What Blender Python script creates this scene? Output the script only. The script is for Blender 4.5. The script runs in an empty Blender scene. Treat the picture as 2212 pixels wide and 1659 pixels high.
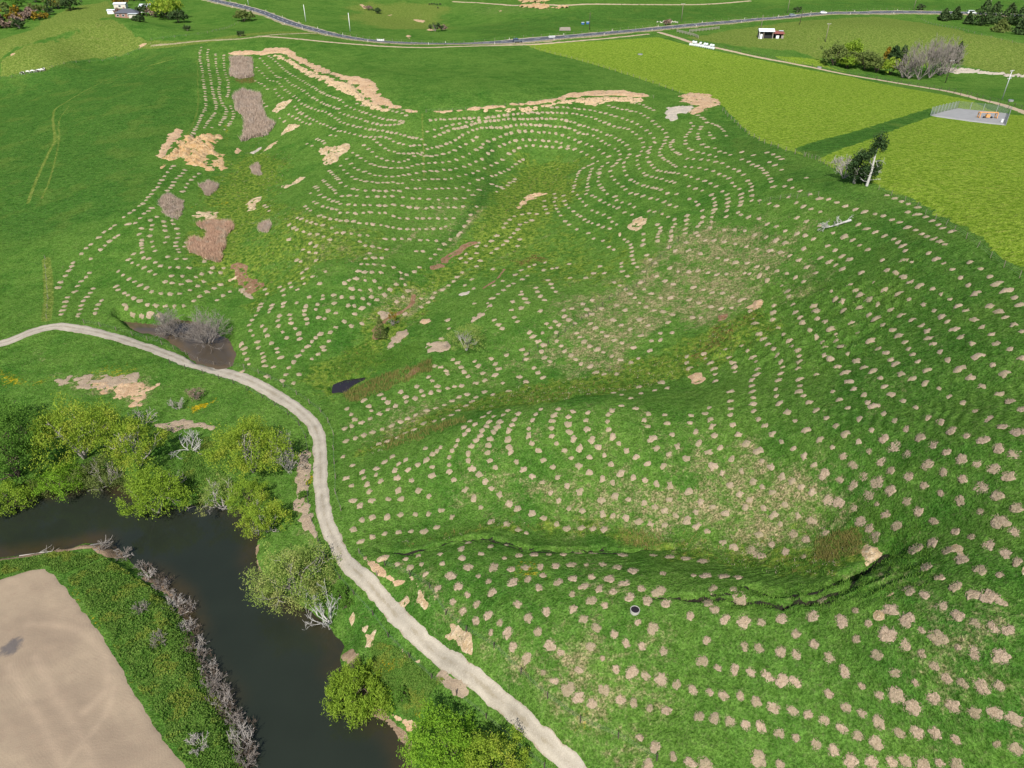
import bpy, math, random
import numpy as np
from mathutils import Vector, Matrix
R = math.radians
scene = bpy.context.scene
# ------------------------------------------------------------------ camera, sky, sun, exposure
CAMZ = 80.0; PITCH = R(33.0); FPX = 1522.0
cam_data = bpy.data.cameras.new("drone_camera"); cam = bpy.data.objects.new("drone_camera", cam_data)
scene.collection.objects.link(cam); scene.camera = cam
cam.location = (0, 0, CAMZ); cam.rotation_euler = (R(90) - PITCH, 0, 0)
cam_data.sensor_fit = 'HORIZONTAL'; cam_data.sensor_width = 36.0
cam_data.lens = 18.0 * FPX / 1106.0
cam_data.clip_start = 0.5; cam_data.clip_end = 6000
SUN_EL = R(47); SH = Vector((0.20, 1.0, 0)).normalized()      # ground direction the shadows fall
world = bpy.data.worlds.new("World"); scene.world = world; world.use_nodes = True
wn = world.node_tree.nodes; wl = world.node_tree.links; wn.clear()
sky = wn.new('ShaderNodeTexSky'); sky.sky_type = 'NISHITA'; sky.sun_disc = False
sky.sun_elevation = SUN_EL; sky.altitude = 100; sky.air_density = 1.0; sky.dust_density = 1.0
sdir = Vector((-SH.x * math.cos(SUN_EL), -SH.y * math.cos(SUN_EL), math.sin(SUN_EL)))
sky.sun_rotation = math.atan2(sdir.x, sdir.y)
bg = wn.new('ShaderNodeBackground'); bg.inputs['Strength'].default_value = 0.10
wo = wn.new('ShaderNodeOutputWorld'); wl.new(sky.outputs[0], bg.inputs[0]); wl.new(bg.outputs[0], wo.inputs[0])
sun_data = bpy.data.lights.new("sun", 'SUN'); sun_data.energy = 4.6; sun_data.angle = R(0.53); sun_data.color = (1.0, 0.955, 0.88)
sun = bpy.data.objects.new("sun", sun_data); scene.collection.objects.link(sun)
sun.rotation_euler = (-sdir).to_track_quat('-Z', 'Y').to_euler(); sun.location = (0, 0, 300)
scene.view_settings.view_transform = 'Standard'; scene.view_settings.look = 'None'
scene.view_settings.exposure = 0.48; scene.view_settings.gamma = 1.0
scene.view_settings.use_curve_mapping = False
scene.cycles.max_bounces = 5; scene.cycles.diffuse_bounces = 2; scene.cycles.transparent_max_bounces = 4
random.seed(7); rng = np.random.default_rng(7)

# ------------------------------------------------------------------ noise and projection helpers
def vnoise(x, y, seed=0):
    xi = np.floor(x).astype(np.int64); yi = np.floor(y).astype(np.int64); fx = x - xi; fy = y - yi
    def hsh(a, b):
        n = (a * 374761393 + b * 668265263 + seed * 974711) & 0xffffffff
        n = ((n ^ (n >> 13)) * 1274126177) & 0xffffffff
        return ((n ^ (n >> 16)) & 0xffff) / 65535.0
    u = fx * fx * (3 - 2 * fx); v = fy * fy * (3 - 2 * fy)
    a = hsh(xi, yi) * (1 - u) + hsh(xi + 1, yi) * u
    b = hsh(xi, yi + 1) * (1 - u) + hsh(xi + 1, yi + 1) * u
    return (a * (1 - v) + b * v) * 2 - 1
def fbm(x, y, seed=0, octv=3):
    s = 0; a = 1.0; t = 0
    for k in range(octv):
        s = s + a * vnoise(x * 2 ** k + 17.3 * k, y * 2 ** k - 9.1 * k, seed + k); t += a; a *= .5
    return s / t
CP, SP = math.cos(PITCH), math.sin(PITCH)
def dirs(uv):                       # photograph position (2212 wide) -> direction from the camera
    uv = np.asarray(uv, float); x = (uv[:, 0] - 1106) / FPX; w = (829.5 - uv[:, 1]) / FPX
    return np.stack([x, CP + w * SP, -SP + w * CP], 1)
def at_z(uv, z):
    d = dirs(uv); t = (np.asarray(z) - CAMZ) / d[:, 2]
    return d[:, :2] * t[:, None]
def smooth(a, b, x):
    t = np.clip((x - a) / (b - a), 0, 1); return t * t * (3 - 2 * t)
def sd_poly(poly, x, y):            # negative inside
    p = np.asarray(poly); q = np.roll(p, -1, 0); shp = x.shape; x = x.ravel(); y = y.ravel()
    d = np.full(x.shape, 1e9); ins = np.zeros(x.shape, bool)
    for (ax, ay), (bx, by) in zip(p, q):
        ex, ey = bx - ax, by - ay; L = ex * ex + ey * ey + 1e-12
        t = np.clip(((x - ax) * ex + (y - ay) * ey) / L, 0, 1)
        d = np.minimum(d, (x - ax - t * ex) ** 2 + (y - ay - t * ey) ** 2)
        c = (ay > y) != (by > y)
        ins ^= c & (x < (bx - ax) * (y - ay) / (by - ay + 1e-12) + ax)
    d = np.sqrt(d); return np.where(ins, -d, d).reshape(shp)
def sd_line(line, x, y):
    p = np.asarray(line); shp = x.shape; x = x.ravel(); y = y.ravel(); d = np.full(x.shape, 1e9)
    for (ax, ay), (bx, by) in zip(p[:-1], p[1:]):
        ex, ey = bx - ax, by - ay; L = ex * ex + ey * ey + 1e-12
        t = np.clip(((x - ax) * ex + (y - ay) * ey) / L, 0, 1)
        d = np.minimum(d, (x - ax - t * ex) ** 2 + (y - ay - t * ey) ** 2)
    return np.sqrt(d).reshape(shp)
def boxed(fn, pts, margin, x, y, far=1e3):     # evaluate a distance only near its outline
    p = np.asarray(pts); out = np.full(x.shape, far)
    m = (x > p[:, 0].min() - margin) & (x < p[:, 0].max() + margin) & (y > p[:, 1].min() - margin) & (y < p[:, 1].max() + margin)
    if m.any(): out[m] = fn(p, x[m], y[m])
    return out
def spline(pts, n=6):
    p = np.asarray(pts, float); q = np.vstack([2 * p[0] - p[1], p, 2 * p[-1] - p[-2]]); out = []
    for i in range(len(p) - 1):
        a, b, c, d = q[i:i + 4]
        for t in np.linspace(0, 1, n, endpoint=False):
            out.append(.5 * ((2 * b) + (c - a) * t + (2 * a - 5 * b + 4 * c - d) * t * t + (3 * b - a - 3 * c + d) * t ** 3))
    out.append(p[-1]); return np.array(out)

# ------------------------------------------------------------------ terrain heights (surveyed spots: photo u, v, height)
CTRL = """0 1250 1.8;100 1240 1.8;0 1500 1.8;350 1620 1.8;200 1400 1.8;0 1650 1.8;250 1300 1.7;400 1500 1.5;500 1640 1.5
0 800 4.2;100 760 4.4;200 850 3.6;0 870 3.2;300 830 3.7;450 870 3.3;600 960 3.2;400 1000 2.5;50 950 2.5;550 1050 2.2;480 980 2.6
0 740 5;130 702 5.5;250 730 4.8;400 780 4.3;520 815 4.1;620 870 4;690 940 4;690 1050 4;700 1130 4;760 1230 4.2;850 1320 4.5;950 1410 5;1100 1530 5.5;1250 1650 6
640 1150 2.5;720 1280 2.5;780 1370 2.6;900 1500 2.6;850 1575 1.4;980 1600 3
800 1215 6.3;905 1300 7.4;1010 1390 8.3;1140 1500 8.3;1250 1590 7.8;430 750 3.4;330 708 3.6;490 790 3.6
950 1230 9;1200 1300 13;1100 1250 11.5;1370 1320 15.5;1500 1640 11.5;1700 1640 13;1400 1500 11.5;1300 1600 8.3;1250 1400 12;1100 1400 9.8;1500 1400 15.2;1700 1500 16.5;1600 1290 18.6
1000 1175 9.3;1200 1195 11.7;1400 1215 14.3;1600 1262 18.2;1750 1292 21;1900 1275 25;2000 1350 26.5;1800 1400 20.5;2000 1500 22.5;2200 1500 27;2000 1640 18;2200 1640 22
1900 1200 23.2;1750 1230 18.9;1600 1200 14.3;1400 1170 10.8;1200 1150 8.3;1000 1140 6.6;850 1180 5.6;740 1000 4.6
1500 880 19.5;1300 877 17.3;1100 895 13.8;1000 922 11.6;900 965 8.6;800 1010 6;1200 885 16
1200 1000 12.6;1000 1050 8.5;850 1050 6.5;770 1100 5;1200 1100 9.6;1400 1000 16;1400 1100 12.8;1600 1000 19.6;1600 1100 16.4;1700 900 24;1800 1000 25;1800 1100 21.3;2000 1000 31;2000 1150 27;1850 760 28.5;1750 650 26;1850 560 31;2000 560 36;2100 700 36.5;2100 850 34.5;2212 760 38.5;2212 1000 36;2212 1300 31
1640 660 21.4;1520 730 17.4;1400 790 13.6;1200 840 10.2;1000 870 7.2;830 950 5.2;730 990 4.5;1500 835 16.8;1650 800 22.3
1500 260 29;1350 330 22.5;1300 430 17.8;1400 500 19.3;1600 420 28;1600 520 24.5;1750 430 32.5;1500 600 19;1250 550 13.2;1300 620 14.4;1100 650 11.8;1000 740 8.8;880 800 7;760 890 5;900 720 7.6;1200 720 12
1400 200 28.5;1560 260 29.3;1700 330 32;1900 425 35.5;2050 510 38;2212 592 40;1130 96 28.5
2212 400 37;2000 300 32.5;2090 245 28;2162 217 25;1900 250 29.5;1750 200 28;1515 97 28.3;1660 80 28.5;1850 150 21;2000 165 20;1920 172 20.5;2150 150 21;2212 240 26
1150 340 16;1130 430 13.2;980 550 10.2;880 650 7.7;820 710 6.6;750 830 4.2;1150 232 27.3;1000 450 14.6
560 290 15.5;600 330 14.6;500 420 11.4;455 520 8.8;530 600 6.6;540 220 19.5;520 140 24
330 470 12;350 560 9.6;370 650 6.2;250 600 6.7;150 600 6.3;100 690 5.6;480 620 5.6;450 480 9.8
650 480 15;780 400 18.6;700 300 19.4;640 240 21.5;800 300 21.3;900 330 20;900 500 12.8;650 600 10.2;600 700 7.2;560 780 4.8;640 830 4.5;700 760 5.6;720 640 10;820 600 11
500 110 28;600 105 29;700 170 28.3;800 190 28.3;890 240 26.8;1100 238 27.2;1250 205 28.5;900 150 28.3;1200 160 29;700 110 29;1000 97 28.6
450 2 32;560 25 31;660 60 30;760 82 29.6;850 91 29.5;1000 95 29.5;1120 88 29.5;1300 72 29.6;1500 55 30;1700 37 30.5;1800 28 31;1900 25 31;2100 30 30
30 170 18;200 130 22;400 110 27.5;0 300 12;0 500 7.4;200 300 16;350 250 20;200 450 11;400 180 24.3;330 400 14.2;400 320 16.5;470 370 13.2
235 42 37;320 95 27.5;0 165 18.6;100 120 26;150 80 31;60 50 26;0 85 22;290 22 31;400 60 29;350 30 30;500 40 30.5
1000 60 25.5;950 50 23;1300 40 32;1000 12 28;700 20 29.5;800 40 27;1800 5 34;2150 12 32;600 5 33;1200 4 37;2000 60 31.5;1850 60 32.5;2150 90 29;2080 50 27"""
CT = np.array([[float(v) for v in s.split()] for s in CTRL.replace("\n", ";").split(";")])
cxy = at_z(CT[:, :2], CT[:, 2]); cz = CT[:, 2]
EXTRA = np.array([(-90, 10, 1.8), (-40, 0, 1.6), (-140, 60, 1.8), (10, 15, 4.5), (30, 8, 12), (60, 20, 27), (70, 45, 34), (100, 50, 40), (130, 90, 41), (60, -30, 22), (0, -40, 5),
    (-200, 90, 3), (-260, 160, 6), (-330, 260, 12), (-360, 420, 22), (180, 150, 36), (240, 220, 30), (330, 320, 26), (420, 480, 30), (-420, 560, 34),
    (0, 760, 42), (250, 740, 44), (-250, 740, 40), (600, 600, 40), (-600, 600, 42), (0, 1100, 60), (500, 1100, 62), (-500, 1100, 55), (0, 1700, 90), (800, 1500, 85), (-800, 1500, 85),
    (900, 800, 60), (-900, 800, 50), (400, 60, 40), (-400, 30, 6), (1200, 300, 60), (-1200, 300, 40), (-130, 900, 62), (160, 930, 40), (380, 900, 66)], float)
cxy = np.vstack([cxy, EXTRA[:, :2]]); cz = np.concatenate([cz, EXTRA[:, 2]])
crange = np.hypot(cxy[:, 0], cxy[:, 1]); cc = np.clip(crange * .055, 3.5, 60)
A_ = np.c_[np.ones(len(cz)), cxy]; plane = np.linalg.lstsq(A_, cz, rcond=None)[0]
PH = np.sqrt(((cxy[:, None] - cxy[None]) ** 2).sum(-1) + cc[None] ** 2)
WGT = np.linalg.solve(PH - np.eye(len(cz)) * .25, cz - A_ @ plane)
def rbf(x, y):
    shp = x.shape; x = x.ravel(); y = y.ravel(); out = np.empty(x.shape)
    for i in range(0, len(x), 20000):
        s = slice(i, i + 20000)
        ph = np.sqrt((x[s, None] - cxy[None, :, 0]) ** 2 + (y[s, None] - cxy[None, :, 1]) ** 2 + cc[None] ** 2)
        out[s] = ph @ WGT + plane[0] + plane[1] * x[s] + plane[2] * y[s]
    return out.reshape(shp)
class Grid:
    def __init__(s, x0, x1, y0, y1, st):
        s.x0, s.y0, s.st = x0, y0, st; s.nx = int((x1 - x0) / st) + 1; s.ny = int((y1 - y0) / st) + 1
        gx, gy = np.meshgrid(x0 + st * np.arange(s.nx), y0 + st * np.arange(s.ny)); s.z = rbf(gx, gy)
    def inside(s, x, y):
        u = (x - s.x0) / s.st; v = (y - s.y0) / s.st
        return (u > 2) & (u < s.nx - 3) & (v > 2) & (v < s.ny - 3)
    def __call__(s, x, y):
        u = np.clip((x - s.x0) / s.st, 1, s.nx - 3.001); v = np.clip((y - s.y0) / s.st, 1, s.ny - 3.001)
        i = u.astype(int); j = v.astype(int); fu = u - i; fv = v - j
        def w(t): return (.5 * (-t + 2 * t * t - t ** 3), .5 * (2 - 5 * t * t + 3 * t ** 3), .5 * (t + 4 * t * t - 3 * t ** 3), .5 * (t ** 3 - t * t))
        wu = w(fu); wv = w(fv); r = 0
        for b in range(4):
            for a in range(4): r = r + wu[a] * wv[b] * s.z[j + b - 1, i + a - 1]
        return r
G1 = Grid(-260, 260, -30, 340, 1.6); G2 = Grid(-1500, 1500, -120, 2000, 9)
def base_h(x, y):
    m = G1.inside(x, y); out = np.empty(x.shape)
    out[m] = G1(x[m], y[m]); out[~m] = G2(x[~m], y[~m]); return out
# water bodies: outline traced at the water level, terrain carved under it
RIVER = [(-500, 1100), (0, 1085), (60, 1072), (150, 1057), (235, 1038), (300, 1072), (350, 1098), (430, 1092), (510, 1094), (545, 1132), (556, 1162), (546, 1200), (572, 1262), (650, 1312), (708, 1352), (742, 1396), (728, 1440), (800, 1545), (850, 1568), (878, 1612), (886, 1659), (878, 1760), (860, 1950), (540, 1950), (552, 1760),
         (547, 1659), (530, 1600), (500, 1530), (465, 1480), (440, 1430), (420, 1372), (402, 1332), (386, 1292), (342, 1252), (292, 1216), (250, 1180), (205, 1168), (150, 1182), (60, 1196), (0, 1202), (-500, 1215)]
POND = [(262, 694), (300, 698), (348, 702), (380, 690), (440, 700), (470, 722), (492, 732), (508, 765), (502, 790), (470, 796), (430, 787), (390, 750), (350, 724), (290, 716)]
POOL = [(719, 830), (745, 821), (792, 813), (788, 822), (762, 834), (748, 846), (719, 849)]
WATERS = [(at_z(RIVER, 0.0), 0.0, 3.0, 1.6), (at_z(POND, 3.2), 3.2, 1.6, .8), (at_z(POOL, 3.95), 3.95, .8, .5)]
def C2(*p): return [((830 + x * .37523) / 1.13020, (940 + y * .37523) / 1.13020) for x, y in p]
def RG(ox, oy, p): return [((ox + x * .37523) / 1.13020, (oy + y * .37523) / 1.13020) for x, y in p]
# scarps and cracks that open along the crests: (line, width, depth)
CRK = [(C2((275, 1075), (400, 1085), (500, 1070), (600, 1048), (700, 1015), (790, 993), (870, 983), (960, 985), (1030, 1003), (1100, 1022), (1180, 1042), (1260, 1055), (1400, 1058), (1600, 1060), (1720, 1048)), .36, 1.5),
       (C2((420, 1092), (520, 1085), (620, 1062), (720, 1032), (800, 1010), (880, 1000), (1000, 1008), (1100, 1040), (1200, 1058), (1350, 1072), (1550, 1076), (1700, 1062), (1900, 1075), (2000, 1062), (2190, 1052)), .32, 1.3),
       (C2((1180, 1080), (1350, 1088), (1600, 1088), (1850, 1090)), .22, .35),
       (RG(1670, 940, [(1330, 1075), (1290, 1110), (1225, 1155), (1150, 1195), (1050, 1238)]), .95, 2.6),
       (RG(1670, 1405, [(1040, 0), (980, 40), (900, 88), (830, 112), (720, 122), (600, 118), (500, 85), (400, 60)]), .55, 1.5),
       (RG(1670, 1405, [(1120, 5), (1080, 65), (1000, 98), (900, 128), (760, 158), (650, 178), (520, 165), (400, 172), (250, 150), (0, 135)]), .38, 1.1),
       (RG(1670, 1405, [(980, 165), (850, 172), (700, 182), (560, 196)]), .28, .6), (RG(1670, 1405, [(300, 120), (120, 128), (-200, 140)]), .25, .5),
       (RG(0, 0, [(1275, 870), (1262, 915), (1190, 930), (1175, 985), (1140, 1000)]), .9, 1.6)]
LUMPY = [(1560, 560), (1680, 600), (1900, 600), (2000, 520), (1960, 650), (1900, 760), (1750, 820), (1600, 800), (1500, 780), (1560, 700), (1650, 650)]
LUMPY2 = [(1700, 1120), (1850, 1080), (2000, 1150), (2020, 1260), (1930, 1310), (1800, 1330), (1560, 1320), (1500, 1280), (1700, 1270), (1880, 1240), (1900, 1180), (1800, 1180)]
crk_xy = None
def height(x, y):
    x = np.asarray(x, float); y = np.asarray(y, float); z = base_h(x, y); r = np.hypot(x, y)
    amp = np.clip(1.2 - r / 400, .25, 1)
    z = z + amp * (.16 * fbm(x / 6, y / 6, 3, 2) + .045 * vnoise(x / 1.1, y / 1.1, 9)) + np.clip((r - 380) / 300, 0, 1) * 1.2 * fbm(x / 60, y / 60, 5, 2)
    z = z + np.clip((170 - r) / 60, 0, 1) * smooth(8, 14, z) * (.065 + .10 * smooth(25, 50, x)) * np.sin(6.283 * (z / .62 + 1.1 * fbm(x / 4, y / 4, 66, 2))) * (.5 + .5 * vnoise(x / 7, y / 7, 71))
    if crk_xy is not None:
        for line, w, dep in crk_xy:
            d = boxed(sd_line, line, 4, x, y); near = d < 4
            if near.any():
                ww = w * (1 + .5 * vnoise(x / 1.3, y / 1.3, 31)); dd = d + .25 * w * vnoise(x / .5, y / .5, 77)
                z = np.where(near, z - dep * np.exp(-(dd / ww) ** 2) * (.65 + .45 * vnoise(x / 2.2, y / 2.2, 55)), z)
        for pl in lump_xy:
            d = boxed(sd_poly, pl, 2, x, y); m = smooth(1, -3, d)
            rr = 1 - np.abs(fbm(x / 2.6 + .5 * vnoise(x / 5, y / 5, 4), y / 1.5, 41, 2))
            z = z + m * (.95 * rr ** 2 - .5)
    for poly, lev, bank, deep in WATERS:
        d = boxed(sd_poly, poly, bank * 1.5 + 1, x, y); d = d + .35 * vnoise(x / 1.7, y / 1.7, 12)
        t = smooth(0, bank, d)
        z = np.where(d < bank, (lev - .06 + np.clip(d, -6, 0) * deep / 5) * (1 - t) + np.maximum(z, lev + .25) * t, z)
    return z
TS = np.concatenate([np.geomspace(45, 400, 300), np.geomspace(404, 1600, 110)])
def ray(uv):                        # photo positions -> points on the ground actually seen there
    d = dirs(uv); d = d / np.linalg.norm(d, axis=1)[:, None]; n = len(d); hit = np.full(n, 1500.); lo = np.full(n, 1400.)
    X = d[:, None, :] * TS[None, :, None]; below = (CAMZ + X[..., 2]) < base_h(X[..., 0], X[..., 1])
    k = np.where(below.any(1), below.argmax(1), len(TS) - 1); k = np.maximum(k, 1); lo = TS[k - 1]; hi = TS[k]
    for _ in range(18):
        mid = (lo + hi) / 2; p = d * mid[:, None]; b = (CAMZ + p[:, 2]) < height(p[:, 0], p[:, 1])
        hi = np.where(b, mid, hi); lo = np.where(b, lo, mid)
    p = d * hi[:, None]; return np.c_[p[:, 0], p[:, 1], height(p[:, 0], p[:, 1])], hi
def gxy(uv): return ray(uv)[0][:, :2]
_c = [(gxy(l), w, dp) for l, w, dp in CRK]; lump_xy = [gxy(LUMPY), gxy(LUMPY2)]; crk_xy = _c
def P(u, v): return Vector(ray([(u, v)])[0][0])
def Z(x, y): return float(height(np.array([x]), np.array([y]))[0])
def normal(x, y, e=.6):
    x = np.asarray(x, float); y = np.asarray(y, float)
    n = np.stack([-(height(x + e, y) - height(x - e, y)) / (2 * e), -(height(x, y + e) - height(x, y - e)) / (2 * e), np.ones(x.shape)], -1)
    return n / np.linalg.norm(n, axis=-1, keepdims=True)
# ------------------------------------------------------------------ materials
class NT:
    def __init__(s, name):
        s.m = bpy.data.materials.new(name); s.m.use_nodes = True; s.n = s.m.node_tree.nodes; s.l = s.m.node_tree.links; s.n.clear()
        s.out = s.n.new('ShaderNodeOutputMaterial'); s.b = s.n.new('ShaderNodeBsdfPrincipled'); s.l.new(s.b.outputs[0], s.out.inputs[0])
        s.b.inputs['Roughness'].default_value = .9; s.b.inputs['Specular IOR Level'].default_value = .15
        s.tc = s.n.new('ShaderNodeTexCoord')
    def set(s, sock, v):
        if isinstance(v, bpy.types.NodeSocket): s.l.new(v, sock)
        elif isinstance(v, (tuple, list)): sock.default_value = (*v, 1) if len(v) == 3 and len(sock.default_value) == 4 else v
        else: sock.default_value = v
    def noise(s, scale, detail=3, rough=.55, vec=None, stretch=None, seed=0.0, dist=0.0):
        n = s.n.new('ShaderNodeTexNoise'); n.noise_dimensions = '3D'
        n.inputs['Scale'].default_value = scale; n.inputs['Detail'].default_value = detail; n.inputs['Roughness'].default_value = rough; n.inputs['Distortion'].default_value = dist
        v = vec if vec is not None else s.tc.outputs['Object']
        if stretch or seed:
            mp = s.n.new('ShaderNodeMapping'); s.l.new(v, mp.inputs[0]); mp.inputs['Scale'].default_value = stretch or (1, 1, 1); mp.inputs['Location'].default_value = (seed * 13.7, seed * 7.1, seed * 3.3)
            if stretch and len(stretch) == 4: pass
            v = mp.outputs[0]
        s.l.new(v, n.inputs['Vector']); return n.outputs['Fac']
    def math(s, op, a, b=0.0, c=0.0):
        n = s.n.new('ShaderNodeMath'); n.operation = op; s.set(n.inputs[0], a); s.set(n.inputs[1], b); s.set(n.inputs[2], c); return n.outputs[0]
    def step(s, v, lo, hi, a=0.0, b=1.0):
        n = s.n.new('ShaderNodeMapRange'); n.interpolation_type = 'SMOOTHSTEP'; s.set(n.inputs[0], v)
        for i, q in enumerate((lo, hi, a, b)): s.set(n.inputs[i + 1], q)
        return n.outputs[0]
    def mix(s, f, a, b, mode='MIX'):
        n = s.n.new('ShaderNodeMix'); n.data_type = 'RGBA'; n.blend_type = mode
        s.set(n.inputs[0], f); s.set(n.inputs[6], a); s.set(n.inputs[7], b); return n.outputs[2]
    def attr(s, name):
        n = s.n.new('ShaderNodeAttribute'); n.attribute_name = name; sp = s.n.new('ShaderNodeSeparateColor'); s.l.new(n.outputs['Color'], sp.inputs[0])
        return sp.outputs[0], sp.outputs[1], sp.outputs[2], n.outputs['Alpha']
    def bump(s, h, strength=.5, dist=.1):
        n = s.n.new('ShaderNodeBump'); n.inputs['Strength'].default_value = strength; n.inputs['Distance'].default_value = dist
        s.set(n.inputs['Height'], h); s.l.new(n.outputs[0], s.b.inputs['Normal'])
    def col(s, c): s.set(s.b.inputs['Base Color'], c); return s.m
def simple(name, c, rough=.7, spec=.2, var=.15, scale=3.0, metal=0.0):
    t = NT(name); f = t.noise(scale, 4)
    t.b.inputs['Roughness'].default_value = rough; t.b.inputs['Specular IOR Level'].default_value = spec; t.b.inputs['Metallic'].default_value = metal
    return t.col(t.mix(f, tuple(x * (1 - var) for x in c), tuple(min(1, x * (1 + var)) for x in c)))

def grass_material():
    t = NT("grass_pasture")
    yel, tan, lush, oliv = t.attr("field_a"); but, brn, rou, bare = t.attr("field_b")
    nA = t.noise(.035, 3); nB = t.noise(.22, 4, .6); nC = t.noise(1.1, 4, .62); nD = t.noise(4.0, 3, .6); nE = t.noise(.5, 4, .6, seed=3); nS = t.noise(.9, 4, .6, stretch=(.45, 1.6, 1), seed=5)
    g = t.mix(t.step(nB, .3, .7), (.037, .110, .014), (.078, .162, .025))
    g = t.mix(t.step(nA, .35, .65), g, t.mix(.55, g, (.092, .172, .028)))
    g = t.mix(t.math('MULTIPLY', lush, .88), g, t.mix(t.step(nS, .32, .68), (.022, .078, .012), (.054, .130, .020)))
    g = t.mix(t.math('MULTIPLY', lush, t.step(t.noise(.42, 4, .65, stretch=(.5, 1.3, 1), seed=14), .56, .66, 0, .7)), g, (.020, .066, .010)); g = t.mix(t.math('MULTIPLY', lush, t.step(t.noise(.085, 3, seed=15), .5, .66, 0, .5)), g, (.095, .150, .026))
    y = t.mix(t.step(nC, .32, .66), (.122, .212, .016), (.172, .250, .028)); y = t.mix(t.step(nS, .52, .72, 0, .50), y, (.255, .265, .062)); y = t.mix(t.step(nE, .60, .74, 0, .6), y, (.055, .150, .012))
    g = t.mix(t.step(t.math('ADD', yel, t.math('MULTIPLY', t.math('SUBTRACT', nE, .5), .25)), .46, .54), g, y)
    o = t.mix(t.step(nC, .3, .7), (.092, .150, .022), (.142, .186, .038)); o = t.mix(t.step(nE, .55, .75, 0, .6), o, (.155, .150, .050))
    g = t.mix(t.step(t.math('ADD', oliv, t.math('MULTIPLY', t.math('SUBTRACT', nE, .5), .35)), .40, .60), g, o)
    # rank growth in the gullies, brown rushes, buttercups
    g = t.mix(t.math('MULTIPLY', t.step(t.math('ADD', t.math('MULTIPLY', rou, .62), nE), .70, .95), .8), g, t.mix(t.step(nC, .35, .62), (.042, .105, .012), (.140, .190, .025)))
    g = t.mix(t.step(t.math('ADD', t.math('MULTIPLY', brn, .55), t.noise(1.4, 5, .65, seed=8)), .80, .98, 0, .85), g, t.mix(t.step(nD, .35, .65), (.070, .042, .014), (.150, .105, .035)))
    g = t.mix(t.step(t.math('ADD', t.math('MULTIPLY', but, .50), t.noise(1.7, 5, .7, seed=6)), .76, .98, 0, .85), g, t.mix(t.step(nD, .4, .6), (.200, .190, .008), (.42, .27, .004)))
    # dry straw showing between the blades
    d = t.mix(t.step(nD, .3, .7), (.150, .140, .060), (.330, .250, .150))
    straw = t.math('ADD', t.math('MULTIPLY', tan, .33), t.math('ADD', t.math('MULTIPLY', t.noise(1.6, 6, .74, seed=2), .66), t.math('MULTIPLY', t.noise(.33, 3, .6, seed=21), .40)))
    g = t.mix(t.step(straw, .69, .93, 0, .88), g, d)
    g = t.mix(t.step(t.math('ADD', t.math('MULTIPLY', bare, .7), t.noise(.9, 6, .7, seed=9)), .84, .98, 0, .95), g, t.mix(nC, (.28, .20, .115), (.46, .35, .22)))
    # clump to clump variation
    g = t.mix(1.0, g, t.mix(t.step(nC, .25, .75), (.68, .72, .62), (1.28, 1.24, 1.30)), 'MULTIPLY')
    g = t.mix(1.0, g, t.mix(t.step(nD, .25, .75), (.52, .58, .52), (1.50, 1.42, 1.52)), 'MULTIPLY')
    n9 = t.noise(9, 3, .65)
    g = t.mix(.8, g, t.mix(t.step(n9, .25, .75), (.55, .60, .55), (1.45, 1.40, 1.45)), 'MULTIPLY')
    g = t.mix(t.step(t.noise(2.3, 6, .75, seed=12), .49, .75, .0, .45), g, t.mix(nD, (.110, .135, .050), (.210, .190, .105)))
    hgt = t.math('ADD', t.math('MULTIPLY', nC, .9), t.math('ADD', t.math('MULTIPLY', nD, .55), t.math('MULTIPLY', n9, .25)))
    t.bump(hgt, .9, .5); t.b.inputs['Roughness'].default_value = 1.0; t.b.inputs['Specular IOR Level'].default_value = .0
    return t.col(g)
def earth_material(name, a, b, c, scale=1.0, bump=.6, streak=(1, 1, .25), tuft=0.0):
    t = NT(name); n1 = t.noise(.5 * scale, 5, .6); n2 = t.noise(2.2 * scale, 5, .65, stretch=streak, seed=2); n3 = t.noise(7 * scale, 4, .65, seed=4)
    g = t.mix(t.step(n1, .35, .65), a, b); g = t.mix(t.step(n2, .48, .70, 0, .85), g, c)
    g = t.mix(1.0, g, t.mix(t.step(n3, .3, .7), (.78, .77, .75), (1.16, 1.15, 1.13)), 'MULTIPLY')
    if tuft: g = t.mix(t.step(t.noise(1.3 * scale, 5, .7, seed=7), .66 - tuft, .72 - tuft, 0, .9), g, (.045, .095, .02))
    t.bump(t.math('ADD', n2, t.math('MULTIPLY', n3, .5)), bump, .3); return t.col(g)
M_GRASS = grass_material()
M_CLAY = earth_material("pale_clay", (.47, .36, .23), (.38, .27, .15), (.60, .50, .36), 1.0, 1.0, tuft=.06)
M_CLAYO = earth_material("orange_clay", (.42, .27, .13), (.50, .36, .21), (.38, .19, .07), 1.0, 1.0, tuft=.07)
M_CUT = earth_material("cut_earth", (.37, .24, .14), (.45, .31, .19), (.50, .38, .25), .7, .9, tuft=.03)
M_SPOIL = earth_material("spoil_earth", (.44, .31, .18), (.50, .36, .22), (.57, .44, .29), .8, 1.0, tuft=.10)
M_GULLY = earth_material("gully_soil", (.16, .085, .045), (.22, .13, .075), (.36, .26, .17), 1.5, .8, tuft=.03)
M_MUD = earth_material("bank_mud", (.20, .135, .085), (.27, .195, .13), (.33, .25, .17), 1.5, .6, tuft=.02)
M_SCREE = earth_material("grey_scree", (.42, .36, .29), (.36, .32, .27), (.5, .44, .36), 1.2, .6, tuft=.03)
M_DRY = earth_material("dead_grass_mat", (.36, .28, .20), (.31, .235, .165), (.43, .345, .25), 1.6, .9, (1, 1, 1), tuft=.05)
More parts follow.
